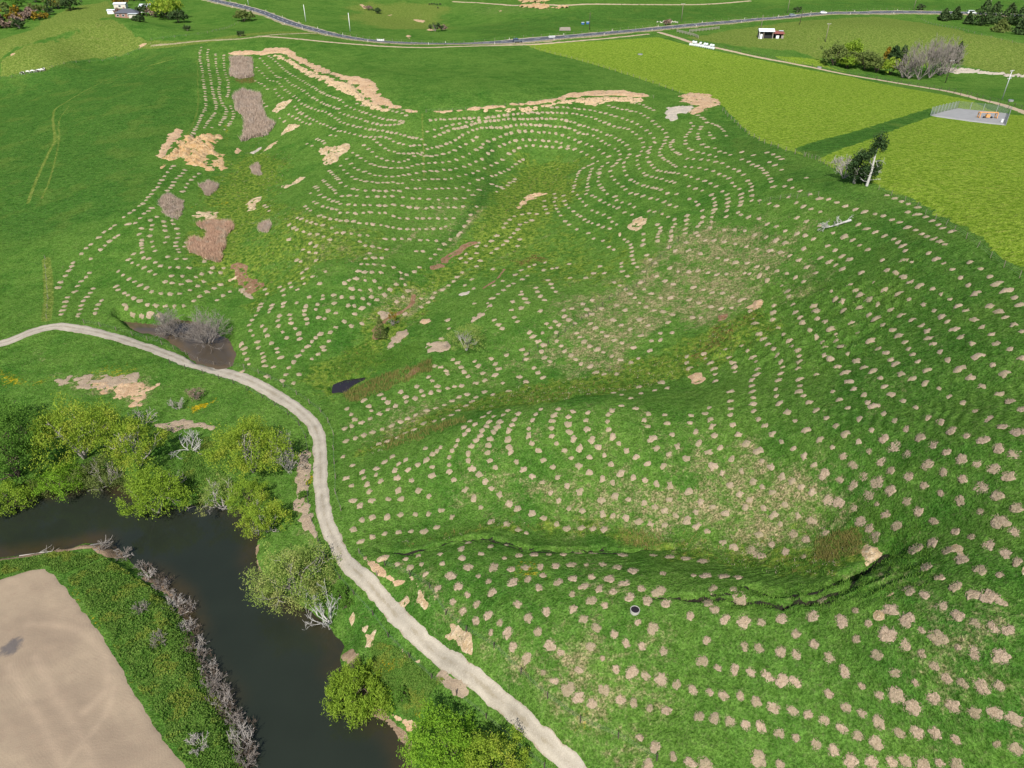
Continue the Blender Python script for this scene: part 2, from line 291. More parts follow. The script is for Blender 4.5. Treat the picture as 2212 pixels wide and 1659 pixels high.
def track_material():
    t = NT("gravel"); a = t.noise(.35, 5); b = t.noise(3.2, 5, .7); c = t.noise(12, 3, .7)
    g = t.mix(t.step(a, .3, .7), (.255, .225, .178), (.335, .298, .240)); g = t.mix(t.step(b, .5, .75, 0, .6), g, (.46, .405, .325))
    w, mid, rut, _ = t.attr("track_mask"); g = t.mix(t.math('MULTIPLY', rut, t.step(t.noise(.4, 4, seed=5), .3, .6, .15, .6)), g, (.43, .385, .31)); g = t.mix(t.step(t.math('ADD', t.math('MULTIPLY', mid, .42), t.noise(.8, 5, .7, stretch=(1, .5, 1), seed=9)), .70, .98, 0, .6), g, (.21, .175, .115))
    g = t.mix(t.step(t.math('ADD', t.math('MULTIPLY', w, .6), t.noise(1.2, 5, .7, seed=3)), .88, 1.04, 0, .6), g, (.22, .165, .10))
    g = t.mix(t.step(t.noise(1.9, 5, .75, stretch=(1, .45, 1), seed=6), .68, .76, 0, .45), g, (.20, .17, .13))
    g = t.mix(1.0, g, t.mix(t.step(c, .3, .7), (.84, .83, .81), (1.12, 1.12, 1.12)), 'MULTIPLY'); t.bump(t.math('ADD', b, c), .35, .06); return t.col(g)
M_TRACK = track_material()
M_FARM = earth_material("farm_track_dirt", (.34, .26, .17), (.40, .31, .21), (.46, .37, .26), .8, .4)
def plough_material():
    t = NT("tilled_soil"); mp = t.n.new('ShaderNodeMapping'); t.l.new(t.tc.outputs['Object'], mp.inputs[0]); mp.inputs['Rotation'].default_value = (0, 0, R(22))
    a = t.noise(.12, 4); b = t.noise(1.6, 5, .7); c = t.noise(9, 4, .7)
    def arcs(cx, cy, period, seed):
        sub = t.n.new('ShaderNodeVectorMath'); sub.operation = 'DISTANCE'; t.l.new(t.tc.outputs['Object'], sub.inputs[0]); sub.inputs[1].default_value = (cx, cy, 1.9)
        r = t.math('ADD', sub.outputs['Value'], t.math('MULTIPLY', t.noise(.18, 2, seed=seed), 1.8))
        return t.math('SINE', t.math('MULTIPLY', r, 6.283 / period))
    w1 = arcs(-75, 12, .40, 1); w2 = arcs(-48, 66, .37, 2); w3 = arcs(-52, 38, .34, 3)
    k = t.step(t.noise(.055, 2, seed=5), .46, .54); w = t.mix(t.step(t.noise(.07, 2, seed=8), .5, .56), t.mix(k, w1, w2), w3)
    g = t.mix(t.step(a, .35, .65), (.250, .190, .132), (.295, .228, .156)); g = t.mix(t.step(b, .5, .75, 0, .5), g, (.25, .175, .125))
    g = t.mix(t.math('MULTIPLY', t.step(w, .2, 1.0), t.step(b, .42, .66, 0, .12)), g, (.215, .150, .105)); g = t.mix(1.0, g, t.mix(c, (.85, .85, .85), (1.12, 1.12, 1.12)), 'MULTIPLY')
    lane = t.attr("track_mask")[0]; g = t.mix(t.math('MULTIPLY', lane, t.step(b, .2, .7, .35, .9)), g, (.41, .31, .215))
    ash = t.attr("track_mask")[1]; g = t.mix(t.step(t.math('ADD', t.math('MULTIPLY', ash, .6), t.noise(.9, 5, .7, seed=11)), .72, 1.1, 0, .9), g, (.10, .088, .085))
    t.bump(t.math('ADD', t.math('MULTIPLY', w, .05), t.math('ADD', b, c)), .4, .10); return t.col(g)
def water_material(name, deep, shallow, rough=.06):
    t = NT(name); a = t.noise(.06, 3); sh = t.attr("shallow")[0]
    g = t.mix(t.step(a, .3, .7), deep, tuple(x * 1.25 for x in deep)); g = t.mix(t.math('MULTIPLY', sh, t.step(t.noise(.5, 4), .2, .6, .5, 1)), g, shallow)
    t.b.inputs['Roughness'].default_value = rough; t.b.inputs['Specular IOR Level'].default_value = .5; t.b.inputs['IOR'].default_value = 1.33
    t.bump(t.math('ADD', t.noise(1.2, 3, stretch=(1, .5, 1)), t.math('MULTIPLY', t.noise(5, 2), .4)), .06, .1); return t.col(g)
M_RIVER = water_material("river_water", (.015, .019, .013), (.040, .030, .014)); M_POND = water_material("pond_water", (.058, .045, .031), (.11, .075, .04), .05); M_POOL = water_material("pool_water", (.018, .015, .018), (.03, .025, .02))
M_ASPH = simple("asphalt", (.070, .074, .085), .85, .2, .18, .6); M_MARK = simple("road_paint", (.75, .75, .72), .6, .2, .12, 5)
M_VERGE = earth_material("roadside_verge", (.30, .24, .15), (.20, .20, .09), (.40, .33, .23), .8, .4, tuft=.08)
M_CONC = simple("old_concrete", (.26, .255, .245), .85, .2, .2, .5)

# ------------------------------------------------------------------ object helpers
def link(o, parent=None):
    scene.collection.objects.link(o)
    if parent is not None: o.parent = parent
    return o
def tag(o, label=None, cat=None, group=None, kind=None):
    if label: o['label'] = label
    if cat: o['category'] = cat
    if group: o['group'] = group
    if kind: o['kind'] = kind
    return o
def np_mesh(name, v, f, mat, smooth_=False):
    v = np.asarray(v, np.float32); f = np.asarray(f, np.int32); k = f.shape[1]
    me = bpy.data.meshes.new(name); me.vertices.add(len(v)); me.vertices.foreach_set("co", v.ravel())
    me.loops.add(f.size); me.loops.foreach_set("vertex_index", f.ravel())
    me.polygons.add(len(f)); me.polygons.foreach_set("loop_start", np.arange(0, f.size, k, dtype=np.int32))
    me.polygons.foreach_set("loop_total", np.full(len(f), k, np.int32))
    if smooth_: me.polygons.foreach_set("use_smooth", np.ones(len(f), bool))
    for m_ in (mat if isinstance(mat, (list, tuple)) else [mat]): me.materials.append(m_)
    me.update(calc_edges=True); return me
def obj(name, me, parent=None, loc=(0, 0, 0), rz=0.0):
    o = bpy.data.objects.new(name, me); o.location = loc; o.rotation_euler = (0, 0, rz); return link(o, parent)
def empty(name, loc, rz=0.0):
    o = bpy.data.objects.new(name, None); o.empty_display_size = .3; o.location = loc; o.rotation_euler = (0, 0, rz); return link(o)
def point_attr(me, name, cols):
    a = me.attributes.new(name, 'FLOAT_COLOR', 'POINT'); a.data.foreach_set("color", np.asarray(cols, np.float32).ravel())

# ------------------------------------------------------------------ where the pasture differs: (channel, outline in the photo, blend metres, amount)
YEL, TAN, LUSH, OLIV, BUT, BRN, ROU, BARE = range(8)
AREAS = [
 (YEL, [(1133, 97), (1200, 93), (1300, 88), (1420, 80), (1480, 96), (1560, 113), (1700, 141), (1840, 166), (1960, 191), (2100, 217), (2160, 245), (2420, 330), (2700, 480), (2700, 900), (2420, 760), (2212, 588), (2100, 507), (1990, 440), (1890, 398), (1830, 376), (1752, 340), (1690, 322), (1620, 292), (1555, 225), (1440, 190), (1350, 160), (1250, 130)], 1.2, 1),
 (LUSH, [(1715, 322), (1850, 283), (1950, 252), (2012, 233), (2020, 250), (1960, 270), (1860, 308), (1765, 345)], 1.5, 1), (YEL, [(1715, 322), (1850, 283), (1950, 252), (2012, 233), (2020, 250), (1960, 270), (1860, 308), (1765, 345)], .8, -1.2),
 (OLIV, [(1478, 82), (1560, 66), (1700, 48), (1850, 37), (1900, 36), (2010, 52), (2100, 72), (2212, 92), (2500, 140), (2500, 230), (2212, 165), (2060, 140), (1900, 150), (1760, 122), (1700, 110), (1560, 96)], 6, .9),
 (YEL, [(1760, 122), (1840, 132), (1800, 140), (1900, 170), (1840, 160), (1700, 135), (1600, 110)], 5, .6),
 (OLIV, [(0, 168), (100, 153), (200, 128), (322, 97), (292, 72), (245, 42), (200, 48), (150, 83), (0, 135)], 3, 1), (OLIV, [(-200, 120), (0, 85), (60, 62), (130, 20), (240, 0), (244, 38), (150, 80), (0, 132), (-200, 190)], 6, .8),
 (LUSH, [(-300, 230), (0, 172), (200, 132), (325, 100), (425, 97), (432, 180), (404, 262), (342, 308), (350, 380), (250, 470), (150, 520), (0, 540), (-300, 500)], 8, .85), (TAN, [(-100, 390), (60, 400), (180, 420), (230, 460), (120, 520), (0, 500), (-100, 470)], 14, .22),
 (LUSH, [(640, 75), (900, 100), (1125, 99), (1340, 160), (1420, 190), (1300, 200), (1000, 228), (900, 235), (820, 180), (640, 105)], 10, .10),
 (LUSH, [(1000, 60), (1200, 28), (1500, 12), (1800, 0), (2212, 0), (2212, 18), (1900, 22), (1700, 32), (1500, 45), (1250, 62), (1050, 84)], 8, .75),
 (LUSH, [(1560, 262), (1700, 328), (1830, 395), (1900, 420), (2050, 505), (2212, 610), (2212, 680), (2050, 600), (1900, 520), (1800, 440), (1640, 360), (1540, 300)], 5, .9),
 (LUSH, [(1700, 640), (1900, 520), (2212, 640), (2212, 1659), (1700, 1659), (1450, 1380), (1500, 1310), (1800, 1330), (2000, 1300), (1980, 1180), (1800, 1080), (1720, 900), (1650, 800)], 6, .42),
 (TAN, [(1500, 470), (1650, 480), (1760, 560), (1700, 640), (1560, 680), (1400, 700), (1300, 780), (1250, 800), (1350, 700), (1450, 600), (1450, 520)], 8, .80),
 (TAN, [(1000, 1010), (1150, 1040), (1300, 1060), (1420, 1040), (1600, 990), (1740, 1060), (1800, 1100), (1820, 1160), (1720, 1200), (1560, 1160), (1400, 1150), (1200, 1120), (1040, 1100), (980, 1060)], 4, .78),
 (TAN, [(1230, 1180), (1350, 1200), (1340, 1290), (1250, 1330), (1190, 1300)], 5, .3), (TAN, [(1250, 1350), (1400, 1400), (1480, 1500), (1400, 1560), (1200, 1480), (1100, 1420)], 5, .55), (TAN, [(2000, 1420), (2150, 1380), (2212, 1420), (2212, 1600), (2050, 1560)], 5, .5),
 (ROU, [(560, 290), (640, 340), (600, 430), (560, 540), (600, 600), (560, 680), (500, 620), (420, 560), (400, 470), (440, 400), (500, 350)], 8, .9), (ROU, [(600, 440), (760, 480), (850, 540), (800, 560), (640, 620), (560, 560)], 7, .8), (TAN, [(600, 440), (760, 480), (850, 540), (800, 560), (640, 620), (560, 560)], 7, .3),
 (ROU, [(1120, 330), (1260, 340), (1250, 420), (1150, 480), (1030, 560), (920, 680), (820, 800), (700, 860), (680, 790), (800, 680), (930, 580), (1060, 480)], 6, .95), (BRN, [(1120, 335), (1180, 345), (1170, 420), (1120, 440)], 4, .5),
 (TAN, [(1150, 620), (1400, 560), (1500, 600), (1400, 720), (1200, 800), (1000, 850), (1000, 800), (1150, 720)], 8, .42), (TAN, [(1000, 940), (1120, 900), (1400, 890), (1560, 930), (1500, 1000), (1200, 990), (1020, 1010)], 6, .30), (TAN, [(1560, 960), (1800, 1080), (1820, 1180), (1640, 1180), (1540, 1060)], 4, .35), (TAN, [(760, 900), (960, 850), (1000, 870), (900, 930), (740, 990)], 4, .5), (TAN, [(1820, 1180), (2000, 1200), (2100, 1300), (2000, 1380), (1860, 1300)], 4, .35), (TAN, [(780, 640), (900, 600), (960, 640), (880, 700), (800, 700)], 5, .5), (TAN, [(900, 420), (1040, 400), (1060, 470), (960, 540), (880, 520)], 6, .3), (TAN, [(560, 300), (900, 250), (1400, 210), (1700, 340), (2212, 640), (2212, 1659), (1350, 1659), (1000, 1380), (780, 1200), (730, 950), (560, 780), (640, 560), (640, 420)], 10, .26), (ROU, [(1660, 650), (1700, 700), (1560, 780), (1400, 840), (1200, 870), (1000, 890), (780, 990), (740, 985), (900, 900), (1150, 830), (1400, 770), (1560, 700)], 3, .95), (BRN, [(1640, 655), (1660, 690), (1560, 760), (1480, 800), (1440, 790), (1540, 710)], 3, .75), (BUT, [(1460, 700), (1560, 690), (1600, 720), (1480, 760), (1420, 760)], 4, .35),
 (ROU, [(1760, 1140), (1860, 1150), (1880, 1200), (1800, 1250), (1600, 1230), (1400, 1190), (1200, 1150), (1050, 1150), (860, 1185), (860, 1165), (1040, 1130), (1250, 1130), (1500, 1160)], 3, .8), (BRN, [(1770, 1160), (1850, 1150), (1840, 1200), (1770, 1215), (1700, 1215)], 2, .85), (BRN, [(1360, 1150), (1420, 1150), (1430, 1180), (1380, 1185)], 2, .4),
 (TAN, [(640, 560), (700, 540), (760, 600), (700, 640)], 6, .2), (ROU, [(1000, 440), (1100, 400), (1300, 480), (1440, 560), (1300, 640), (1100, 620), (980, 600)], 8, .55), (BRN, [(1080, 560), (1180, 540), (1200, 560), (1110, 585)], 3, .8), (BUT, [(1180, 600), (1330, 560), (1400, 590), (1260, 640)], 5, .3),
 (BUT, [(0, 800), (120, 815), (100, 835), (0, 850)], 3, .8), (BUT, [(170, 800), (290, 770), (330, 790), (280, 825), (200, 850)], 3, .62), (BUT, [(395, 880), (440, 870), (470, 858), (470, 868), (420, 890)], 1.0, 1.3), (BUT, [(510, 850), (550, 840), (545, 855)], 1.2, .7),
 (BUT, [(440, 980), (490, 970), (500, 1000), (450, 1010)], 2, .55), (BUT, [(620, 1030), (680, 1010), (700, 1030), (660, 1060), (610, 1055)], 1.6, .75), (BUT, [(130, 1260), (200, 1290), (290, 1420), (360, 1560), (410, 1650), (370, 1650), (250, 1440), (160, 1320)], 2, .6),
 (BUT, [(1120, 1210), (1180, 1205), (1180, 1250), (1110, 1260)], 1.6, .62), (BUT, [(700, 1060), (700, 1075), (720, 1085)], 2, .5), (BUT, [(815, 1425), (850, 1425), (855, 1450), (820, 1455)], 1.0, 1.1), (BUT, [(870, 1530), (910, 1520), (905, 1550)], 1.0, .8), (BUT, [(1240, 1520), (1290, 1540), (1290, 1600), (1240, 1580)], 1.5, .7), (BUT, [(1660, 1250), (1730, 1270), (1700, 1300)], 1.5, .4),
 (BUT, [(400, 445), (470, 440), (490, 425), (500, 440), (420, 455)], 3, .8), (BUT, [(500, 110), (480, 300), (490, 340), (500, 300)], 2, .6), (BRN, [(500, 165), (560, 165), (560, 180), (510, 182)], 2, .8),
 (BARE, [(905, 1210), (960, 1250), (1010, 1310), (1100, 1400), (1250, 1550), (1330, 1650), (1290, 1650), (1180, 1540), (1060, 1440), (960, 1370), (900, 1310), (860, 1250), (810, 1220), (790, 1195)], 2, .48), (TAN, [(905, 1210), (960, 1250), (1010, 1310), (1150, 1410), (1300, 1540), (1400, 1659), (1290, 1659), (1180, 1540), (1060, 1440), (960, 1370), (900, 1310), (860, 1250), (800, 1210)], 2.5, .62),
 (TAN, [(0, 600), (80, 620), (60, 690), (0, 700)], 5, .2), (TAN, [(0, 745), (150, 730), (280, 770), (240, 790), (0, 790)], 4, .4), (TAN, [(640, 980), (668, 960), (672, 1130), (700, 1200), (740, 1270), (700, 1260), (640, 1150), (636, 1050)], 1.5, .8), (TAN, [(720, 1280), (800, 1300), (960, 1420), (1080, 1540), (1040, 1540), (900, 1480), (760, 1380)], 2, .35),
 (BARE, [(110, 812), (200, 808), (250, 815), (330, 820), (335, 840), (305, 880), (270, 860), (200, 842), (130, 840)], 2.0, .55), (TAN, [(100, 805), (340, 810), (340, 870), (300, 890), (180, 860)], 3, .8),
 (OLIV, [(720, 0), (900, 0), (1000, 12), (1000, 62), (880, 70), (800, 62), (720, 40)], 15, .6), (TAN, [(1000, 0), (1280, 8), (1180, 40), (1000, 40)], 10, .5), (TAN, [(1800, 100), (1880, 120), (1870, 140), (1790, 125)], 10, .4), (TAN, [(1860, 720), (1960, 700), (1980, 800), (1900, 860), (1840, 820)], 6, .35), (TAN, [(330, 400), (400, 390), (420, 480), (370, 520), (340, 470)], 3, .35),
]
TRACES = [(TAN, [(40, 420), (100, 320), (118, 290), (122, 250), (110, 200), (200, 165), (330, 130)], .8, .18), (OLIV, [(60, 440), (105, 330), (118, 300), (115, 250), (135, 225), (250, 165), (420, 115)], .9, .7), (OLIV, [(90, 430), (110, 380), (128, 300), (128, 260), (150, 228)], .8, .6), (OLIV, [(425, 130), (428, 200), (420, 260), (380, 320)], 1.0, .55),
 (OLIV, [(912, 245), (914, 300), (916, 380)], .8, .6), (LUSH, [(1060, 310), (1055, 400), (1020, 460), (960, 530)], 2.2, .9), (TAN, [(1055, 440), (1000, 500), (940, 570)], 1.0, .35), (OLIV, [(100, 560), (105, 640), (100, 690)], 1.6, .8), (TAN, [(95, 610), (150, 560), (180, 500), (230, 470), (290, 440)], 1.3, .45),
 (TAN, [(640, 690), (760, 620), (900, 500)], .8, .3), (TAN, [(880, 680), (1010, 590), (1200, 500)], .7, .35), (TAN, [(330, 100), (540, 82), (640, 76), (700, 78)], 1.8, .8), (OLIV, [(330, 96), (450, 88), (600, 70), (700, 74)], 6, 1)]

# ------------------------------------------------------------------ the ground: one sheet from under the camera to beyond the last hill
def build_ground():
    az = np.concatenate([np.linspace(-82, -57, 26)[:-1], np.linspace(-57, 57, 790), np.linspace(57, 82, 26)[1:]]); az = np.radians(az)
    rr = [9.0]
    while rr[-1] < 1750:
        r = rr[-1]; d2 = r * r + 4900
        rr.append(r + max(.15, min(d2 / 70 * .0018, r * .0058) if r < 620 else r * .02))
    rr = np.array(rr); A, Q = np.meshgrid(az, rr); X = Q * np.sin(A); Y = Q * np.cos(A); Zz = height(X, Y)
    ny, nx = X.shape; v = np.stack([X, Y, Zz], -1).reshape(-1, 3); i = np.arange(ny * nx).reshape(ny, nx)
    f = np.stack([i[:-1, :-1], i[:-1, 1:], i[1:, 1:], i[1:, :-1]], -1).reshape(-1, 4)
    me = np_mesh("ground", v, f, M_GRASS, True); x = X.ravel(); y = Y.ravel(); ch = np.zeros((8, len(x)))
    for c, poly, w, amt in AREAS:
        pl = gxy(poly); pl = np.vstack([pl[:11], [(240, 215), (330, 160), (320, -40), (76, -40), (75, 10), (72, 60)], pl[15:]]) if c == YEL and len(poly) > 20 else pl; dd = boxed(sd_poly, pl, w * 2.5 + 2, x, y, 1e3); near = dd < 900; xn, yn = x[near], y[near]; d = dd[near] + .5 * w * fbm(xn / (w * 2), yn / (w * 2), 61, 2)
        ch[c][near] += amt * (1 - smooth(-1.5 * w, 1.2 * w, d + .8 * w * fbm(xn / (.7 * w + .5), yn / (.7 * w + .5), 83, 3)))
    for c, ln, w, amt in TRACES:
        pl = spline(gxy(ln), 4); d = boxed(sd_line, pl, w * 3 + 2, x, y, 1e3); ch[c] += amt * (1 - smooth(0, w * 1.6, d))
    ch = np.clip(ch, 0, 1.3); ch[TAN] = np.minimum(ch[TAN], .82)
    point_attr(me, "field_a", ch[:4].T); point_attr(me, "field_b", ch[4:].T)
    return tag(obj("ground", me), kind='structure')
GROUND = build_ground()

# ------------------------------------------------------------------ sheets lying on the ground, their rims tucked under the turf
def sheet(name, pts, mat, res=.5, lift=.1, slope=.25, half=None, edge=.3, rough=0.0, rs=1.2, attr=None, flat=None, parent=None, label=None, kind='structure', escale=1.4, wfun=None, ragged=0.0):
    p = np.asarray(pts); m = (half or 0) + 2.0; x0, y0 = p.min(0) - m; x1, y1 = p.max(0) + m
    gx, gy = np.meshgrid(np.arange(x0, x1 + res, res), np.arange(y0, y1 + res, res))
    sd = (lambda a, b: boxed(sd_line, p, (half or 0) + 3, a, b) - half) if half else (lambda a, b: sd_poly(p, a, b))
    d = sd(gx, gy) - (wfun(gy) if wfun else 0) + edge * 1.5 * fbm(gx / escale, gy / escale, 91, 4) + ragged * (.25 + fbm(gx / (ragged * 1.6 + .1), gy / (ragged * 1.6 + .1), 47, 4))
    off = np.clip(-d * slope, -.4, lift)
    zz = (height(gx, gy) + off) if flat is None else np.full(gx.shape, flat)
    if rough: zz = zz + smooth(0, 1.2, -d) * rough * 1.5 * (fbm(gx / rs, gy / rs, 23, 3) + .6 * vnoise(gx / (rs * .3), gy / (rs * .3), 29))
    lim = .4 / slope if flat is None else 1.5
    ok = d < lim; q = ok[:-1, :-1] & ok[1:, :-1] & ok[:-1, 1:] & ok[1:, 1:]
    i = np.arange(gx.size).reshape(gx.shape); f = np.stack([i[:-1, :-1][q], i[:-1, 1:][q], i[1:, 1:][q], i[1:, :-1][q]], -1)
    used = np.unique(f); remap = np.zeros(gx.size, np.int64); remap[used] = np.arange(len(used))
    v = np.stack([gx, gy, zz], -1).reshape(-1, 3)[used]
    me = np_mesh(name, v, remap[f], mat, True)
    if attr: 
        an, fn = attr; c = np.zeros((len(v), 4)); r_ = fn(v[:, 0], v[:, 1], d.ravel()[used])
        for k, a in enumerate(r_): c[:, k] = a
        point_attr(me, an, c)
    o = obj(name, me, parent); return tag(o, label, None, None, kind if parent is None else None)
FAR = dict(res=1.2, lift=.22, slope=.35)
w0, w1, w2 = WATERS
def shallow_river(x, y, d): 
    a = smooth(-3.5, -.3, d); k = fbm(x / 14, y / 14, 7, 2); return (a * smooth(-.25, .4, k + .1),)
RIVER_O = sheet("river", w0[0], M_RIVER, res=.8, flat=0.0, edge=0, attr=("shallow", shallow_river))
sheet("farm_pond", w1[0], M_POND, res=.5, flat=3.2, edge=0, attr=("shallow", lambda x, y, d: (smooth(-1.5, -.2, d) * .6,)))
sheet("gully_pool", w2[0], M_POOL, res=.4, flat=3.95, edge=0, attr=("shallow", lambda x, y, d: (d * 0,)))
TRK = spline(gxy([(-150, 775), (0, 742), (60, 720), (100, 708), (135, 705), (190, 714), (250, 729), (330, 754), (400, 782), (460, 800), (525, 817), (590, 850), (640, 882), (672, 912), (688, 945), (692, 1000), (694, 1060), (703, 1120), (728, 1180), (762, 1228), (840, 1312), (900, 1371), (990, 1440), (1080, 1512), (1160, 1585), (1230, 1650), (1330, 1760)]), 5)
def wheel(x, y, d): return (smooth(-.5, -.05, d) * .75, np.exp(-((d + np.interp(y, [32, 58, 98, 140], [.86, .98, 1.20, 1.42])) / .22) ** 2), np.exp(-((d + np.interp(y, [32, 58, 98, 140], [.86, .98, 1.20, 1.42]) - .62) / .20) ** 2))
sheet("gravel_track", TRK, M_TRACK, res=.2, lift=.07, slope=.22, half=1.75, edge=.20, attr=("track_mask", wheel), wfun=lambda y: np.interp(y, [32, 58, 98, 140], [.86, .98, 1.20, 1.42]) - 1.75)
PL = gxy([(-300, 1275), (0, 1252), (60, 1233), (98, 1228), (136, 1262), (180, 1322), (222, 1375), (262, 1445), (300, 1515), (352, 1598), (402, 1659), (470, 1770), (-300, 1770)])
PLT = [(gxy([(75, 1420), (140, 1540), (180, 1600), (220, 1700)]), .55), (gxy([(180, 1540), (230, 1490), (225, 1420), (180, 1370), (120, 1350), (60, 1350)]), .5), (gxy([(110, 1700), (230, 1540), (245, 1480)]), .45), (gxy([(20, 1440), (110, 1600), (150, 1700)]), .5)]
def lanes(x, y, d):
    a = np.zeros(x.shape)
    for l, w in PLT:
        q = sd_line(spline(l, 4), x, y); a = np.maximum(a, np.exp(-((np.abs(q) - .0) / w) ** 2))
    ash = gxy([(25, 1398), (45, 1385)]); b = np.exp(-((x - ash[0, 0]) ** 2 / 2.2 + (y - ash[0, 1]) ** 2 / 3.0)); return a * .4, b * 1.2
sheet("tilled_field", PL, plough_material(), res=.3, lift=.06, slope=.2, edge=.22, attr=("track_mask", lanes))
# sealed road, its verge, farm tracks
ROAD = spline(gxy([(380, -22), (450, -2), (510, 12), (560, 25), (610, 44), (660, 60), (710, 73), (760, 83), (810, 89), (860, 93), (930, 95), (1000, 95), (1060, 93), (1120, 89), (1200, 82), (1300, 73), (1400, 64), (1500, 55), (1600, 46), (1700, 37), (1770, 30), (1850, 27), (1950, 26), (2050, 28), (2120, 30), (2230, 36), (2420, 50)]), 5)
sheet("road_verge", ROAD, M_VERGE, half=6.0, edge=1.6, res=1.2, lift=.18, slope=.3, escale=5)
road = sheet("road", ROAD, M_ASPH, half=3.9, edge=.25, res=.9, lift=.34, slope=.5)
def ribbon(line, off, w, dz, dash=None):
    p = np.asarray(line); seg = np.hypot(*np.diff(p, axis=0).T); s = np.r_[0, np.cumsum(seg)]; L = s[-1]; v = []; f = []
    spans = [(a, min(a + dash[0], L)) for a in np.arange(0, L, dash[0] + dash[1])] if dash else [(0, L)]
    for a, b in spans:
        n = max(2, int((b - a) / 4) + 1); t = np.linspace(a, b, n); x = np.interp(t, s, p[:, 0]); y = np.interp(t, s, p[:, 1])
        tx = np.interp(t + .5, s, p[:, 0]) - np.interp(t - .5, s, p[:, 0]); ty = np.interp(t + .5, s, p[:, 1]) - np.interp(t - .5, s, p[:, 1]); nn = np.hypot(tx, ty) + 1e-9; nx, ny = -ty / nn, tx / nn
        for e in (off - w, off + w):
            v.append(np.c_[x + nx * e, y + ny * e, height(x + nx * e, y + ny * e) + dz])
        k0 = sum(len(q) for q in v) - 2 * n
        f += [(k0 + i, k0 + i + 1, k0 + n + i + 1, k0 + n + i) for i in range(n - 1)]
    return np.vstack(v), np.array(f)
for off, dash in ((0, (3.5, 6)), (-3.35, None), (3.35, None)):
    v, f = ribbon(ROAD, off, .11 if dash is None else .13, .352, dash); obj("road_marking", np_mesh("road_marking", v, f, M_MARK), road)
FT = spline(gxy([(1425, 70), (1465, 82), (1500, 93), (1560, 106), (1640, 124), (1700, 135), (1770, 149), (1840, 163), (1900, 173), (1960, 183), (2040, 196), (2110, 213), (2170, 228), (2230, 250), (2300, 290)]), 5)
sheet("farm_track", FT, M_FARM, half=1.7, edge=.4, res=.7, lift=.16, slope=.35)
sheet("farm_track", spline(gxy([(560, 78), (640, 84), (760, 95), (850, 101), (950, 102), (1080, 98), (1180, 94), (1300, 84), (1400, 74)]), 4), M_FARM, half=1.2, edge=.5, res=.9, lift=.16, slope=.35)
sheet("farm_track", spline(gxy([(330, 98), (420, 90), (520, 84), (600, 74), (680, 72)]), 4), M_VERGE, half=1.3, edge=.6, res=1.0, lift=.16, slope=.35)
sheet("farm_track", spline(gxy([(980, 4), (1060, 8), (1180, 10), (1280, 9), (1400, 10), (1500, 10), (1620, 2)]), 4), M_FARM, half=1.5, edge=.4, res=1.4, lift=.25, slope=.3)
sheet("hardstand_pad", gxy([(2010, 249), (2067, 235), (2180, 247), (2172, 271), (2090, 262), (2020, 252)]), M_CONC, res=.35, lift=.3, slope=.6, edge=.0)
# bare earth
def slip(mat, pts, rough=.15, edge=.5, res=.5, lift=.16, name="clay_slip", rs=1.2): g_ = gxy(pts); ext = math.sqrt(max(.2, abs(np.sum(g_[:, 0] * np.roll(g_[:, 1], 1) - g_[:, 1] * np.roll(g_[:, 0], 1))) / 2)); sheet(name, g_, mat, res=res, lift=lift, slope=.3, edge=edge, rough=rough * 1.3, rs=rs, ragged=min(2.2, .42 * ext * ext / max(1e-3, .5 * np.hypot(*(g_ - np.roll(g_, 1, 0)).T).sum())))
def Z1(*p): return RG(0, 0, p)
def Z2(*p): return RG(830, 0, p)
def SL(*p): return [((350 + x * .24864) / 1.13020, (280 + y * .24864) / 1.13020) for x, y in p]
slip(M_CUT, Z1((1470, 345), (1560, 322), (1640, 335), (1700, 330), (1740, 312), (1870, 310), (1930, 345), (1990, 385), (2080, 430), (2212, 480), (2280, 495), (2400, 510), (2440, 545), (2470, 610), (2540, 650), (2640, 695), (2710, 728), (2640, 732), (2540, 708), (2450, 685), (2380, 640), (2330, 570), (2280, 540), (2212, 515), (2100, 480), (2000, 435), (1900, 385), (1820, 350), (1740, 352), (1640, 360), (1500, 362)), .2, .7, .7, .3, "cut_bench", 2.0)
slip(M_SPOIL, Z1((1740, 345), (1830, 355), (1900, 395), (2000, 445), (2110, 490), (2212, 525), (2290, 545), (2340, 590), (2390, 650), (2460, 690), (2560, 715), (2520, 735), (2420, 715), (2340, 670), (2300, 640), (2230, 610), (2180, 570), (2130, 560), (2060, 510), (1990, 490), (1930, 450), (1870, 410), (1800, 375)), .3, .9, .6, .3, "spoil_heap", 1.4)
slip(M_CUT, Z2((600, 722), (700, 715), (850, 700), (1000, 688), (1150, 672), (1280, 655), (1400, 630), (1500, 605), (1620, 590), (1800, 585), (1900, 595), (1980, 610), (2030, 635), (1960, 632), (1800, 622), (1600, 625), (1450, 648), (1280, 678), (1100, 700), (900, 718), (750, 730), (620, 738)), .2, .6, .7, .3, "cut_bench", 2.0)
slip(M_SPOIL, Z2((950, 722), (1100, 710), (1280, 690), (1420, 662), (1580, 636), (1760, 628), (1900, 636), (1970, 650), (1930, 680), (1850, 662), (1750, 660), (1640, 690), (1520, 668), (1400, 685), (1280, 700), (1230, 740), (1190, 722), (1050, 730)), .3, 1.1, .6, .28, "spoil_heap", 1.4)
slip(M_SCREE, RG(1670, 0, [(-130, 700), (-60, 690), (0, 690), (90, 680), (30, 745), (-20, 740), (-70, 790), (-120, 770)]), .15, .6, .5, .2, "gravel_patch"); slip(M_CUT, RG(1670, 0, [(-40, 620), (40, 605), (150, 610), (232, 650), (220, 690), (140, 715), (60, 742), (20, 720), (90, 690), (0, 670)]), .2, 1.3, .5, .2, "spoil_heap")
slip(M_CUT, SL((330, 130), (400, 150), (370, 210), (300, 290), (240, 360), (190, 455), (140, 430), (140, 350), (190, 280), (240, 200)), .25, .6, .6, .3, "clay_slip")
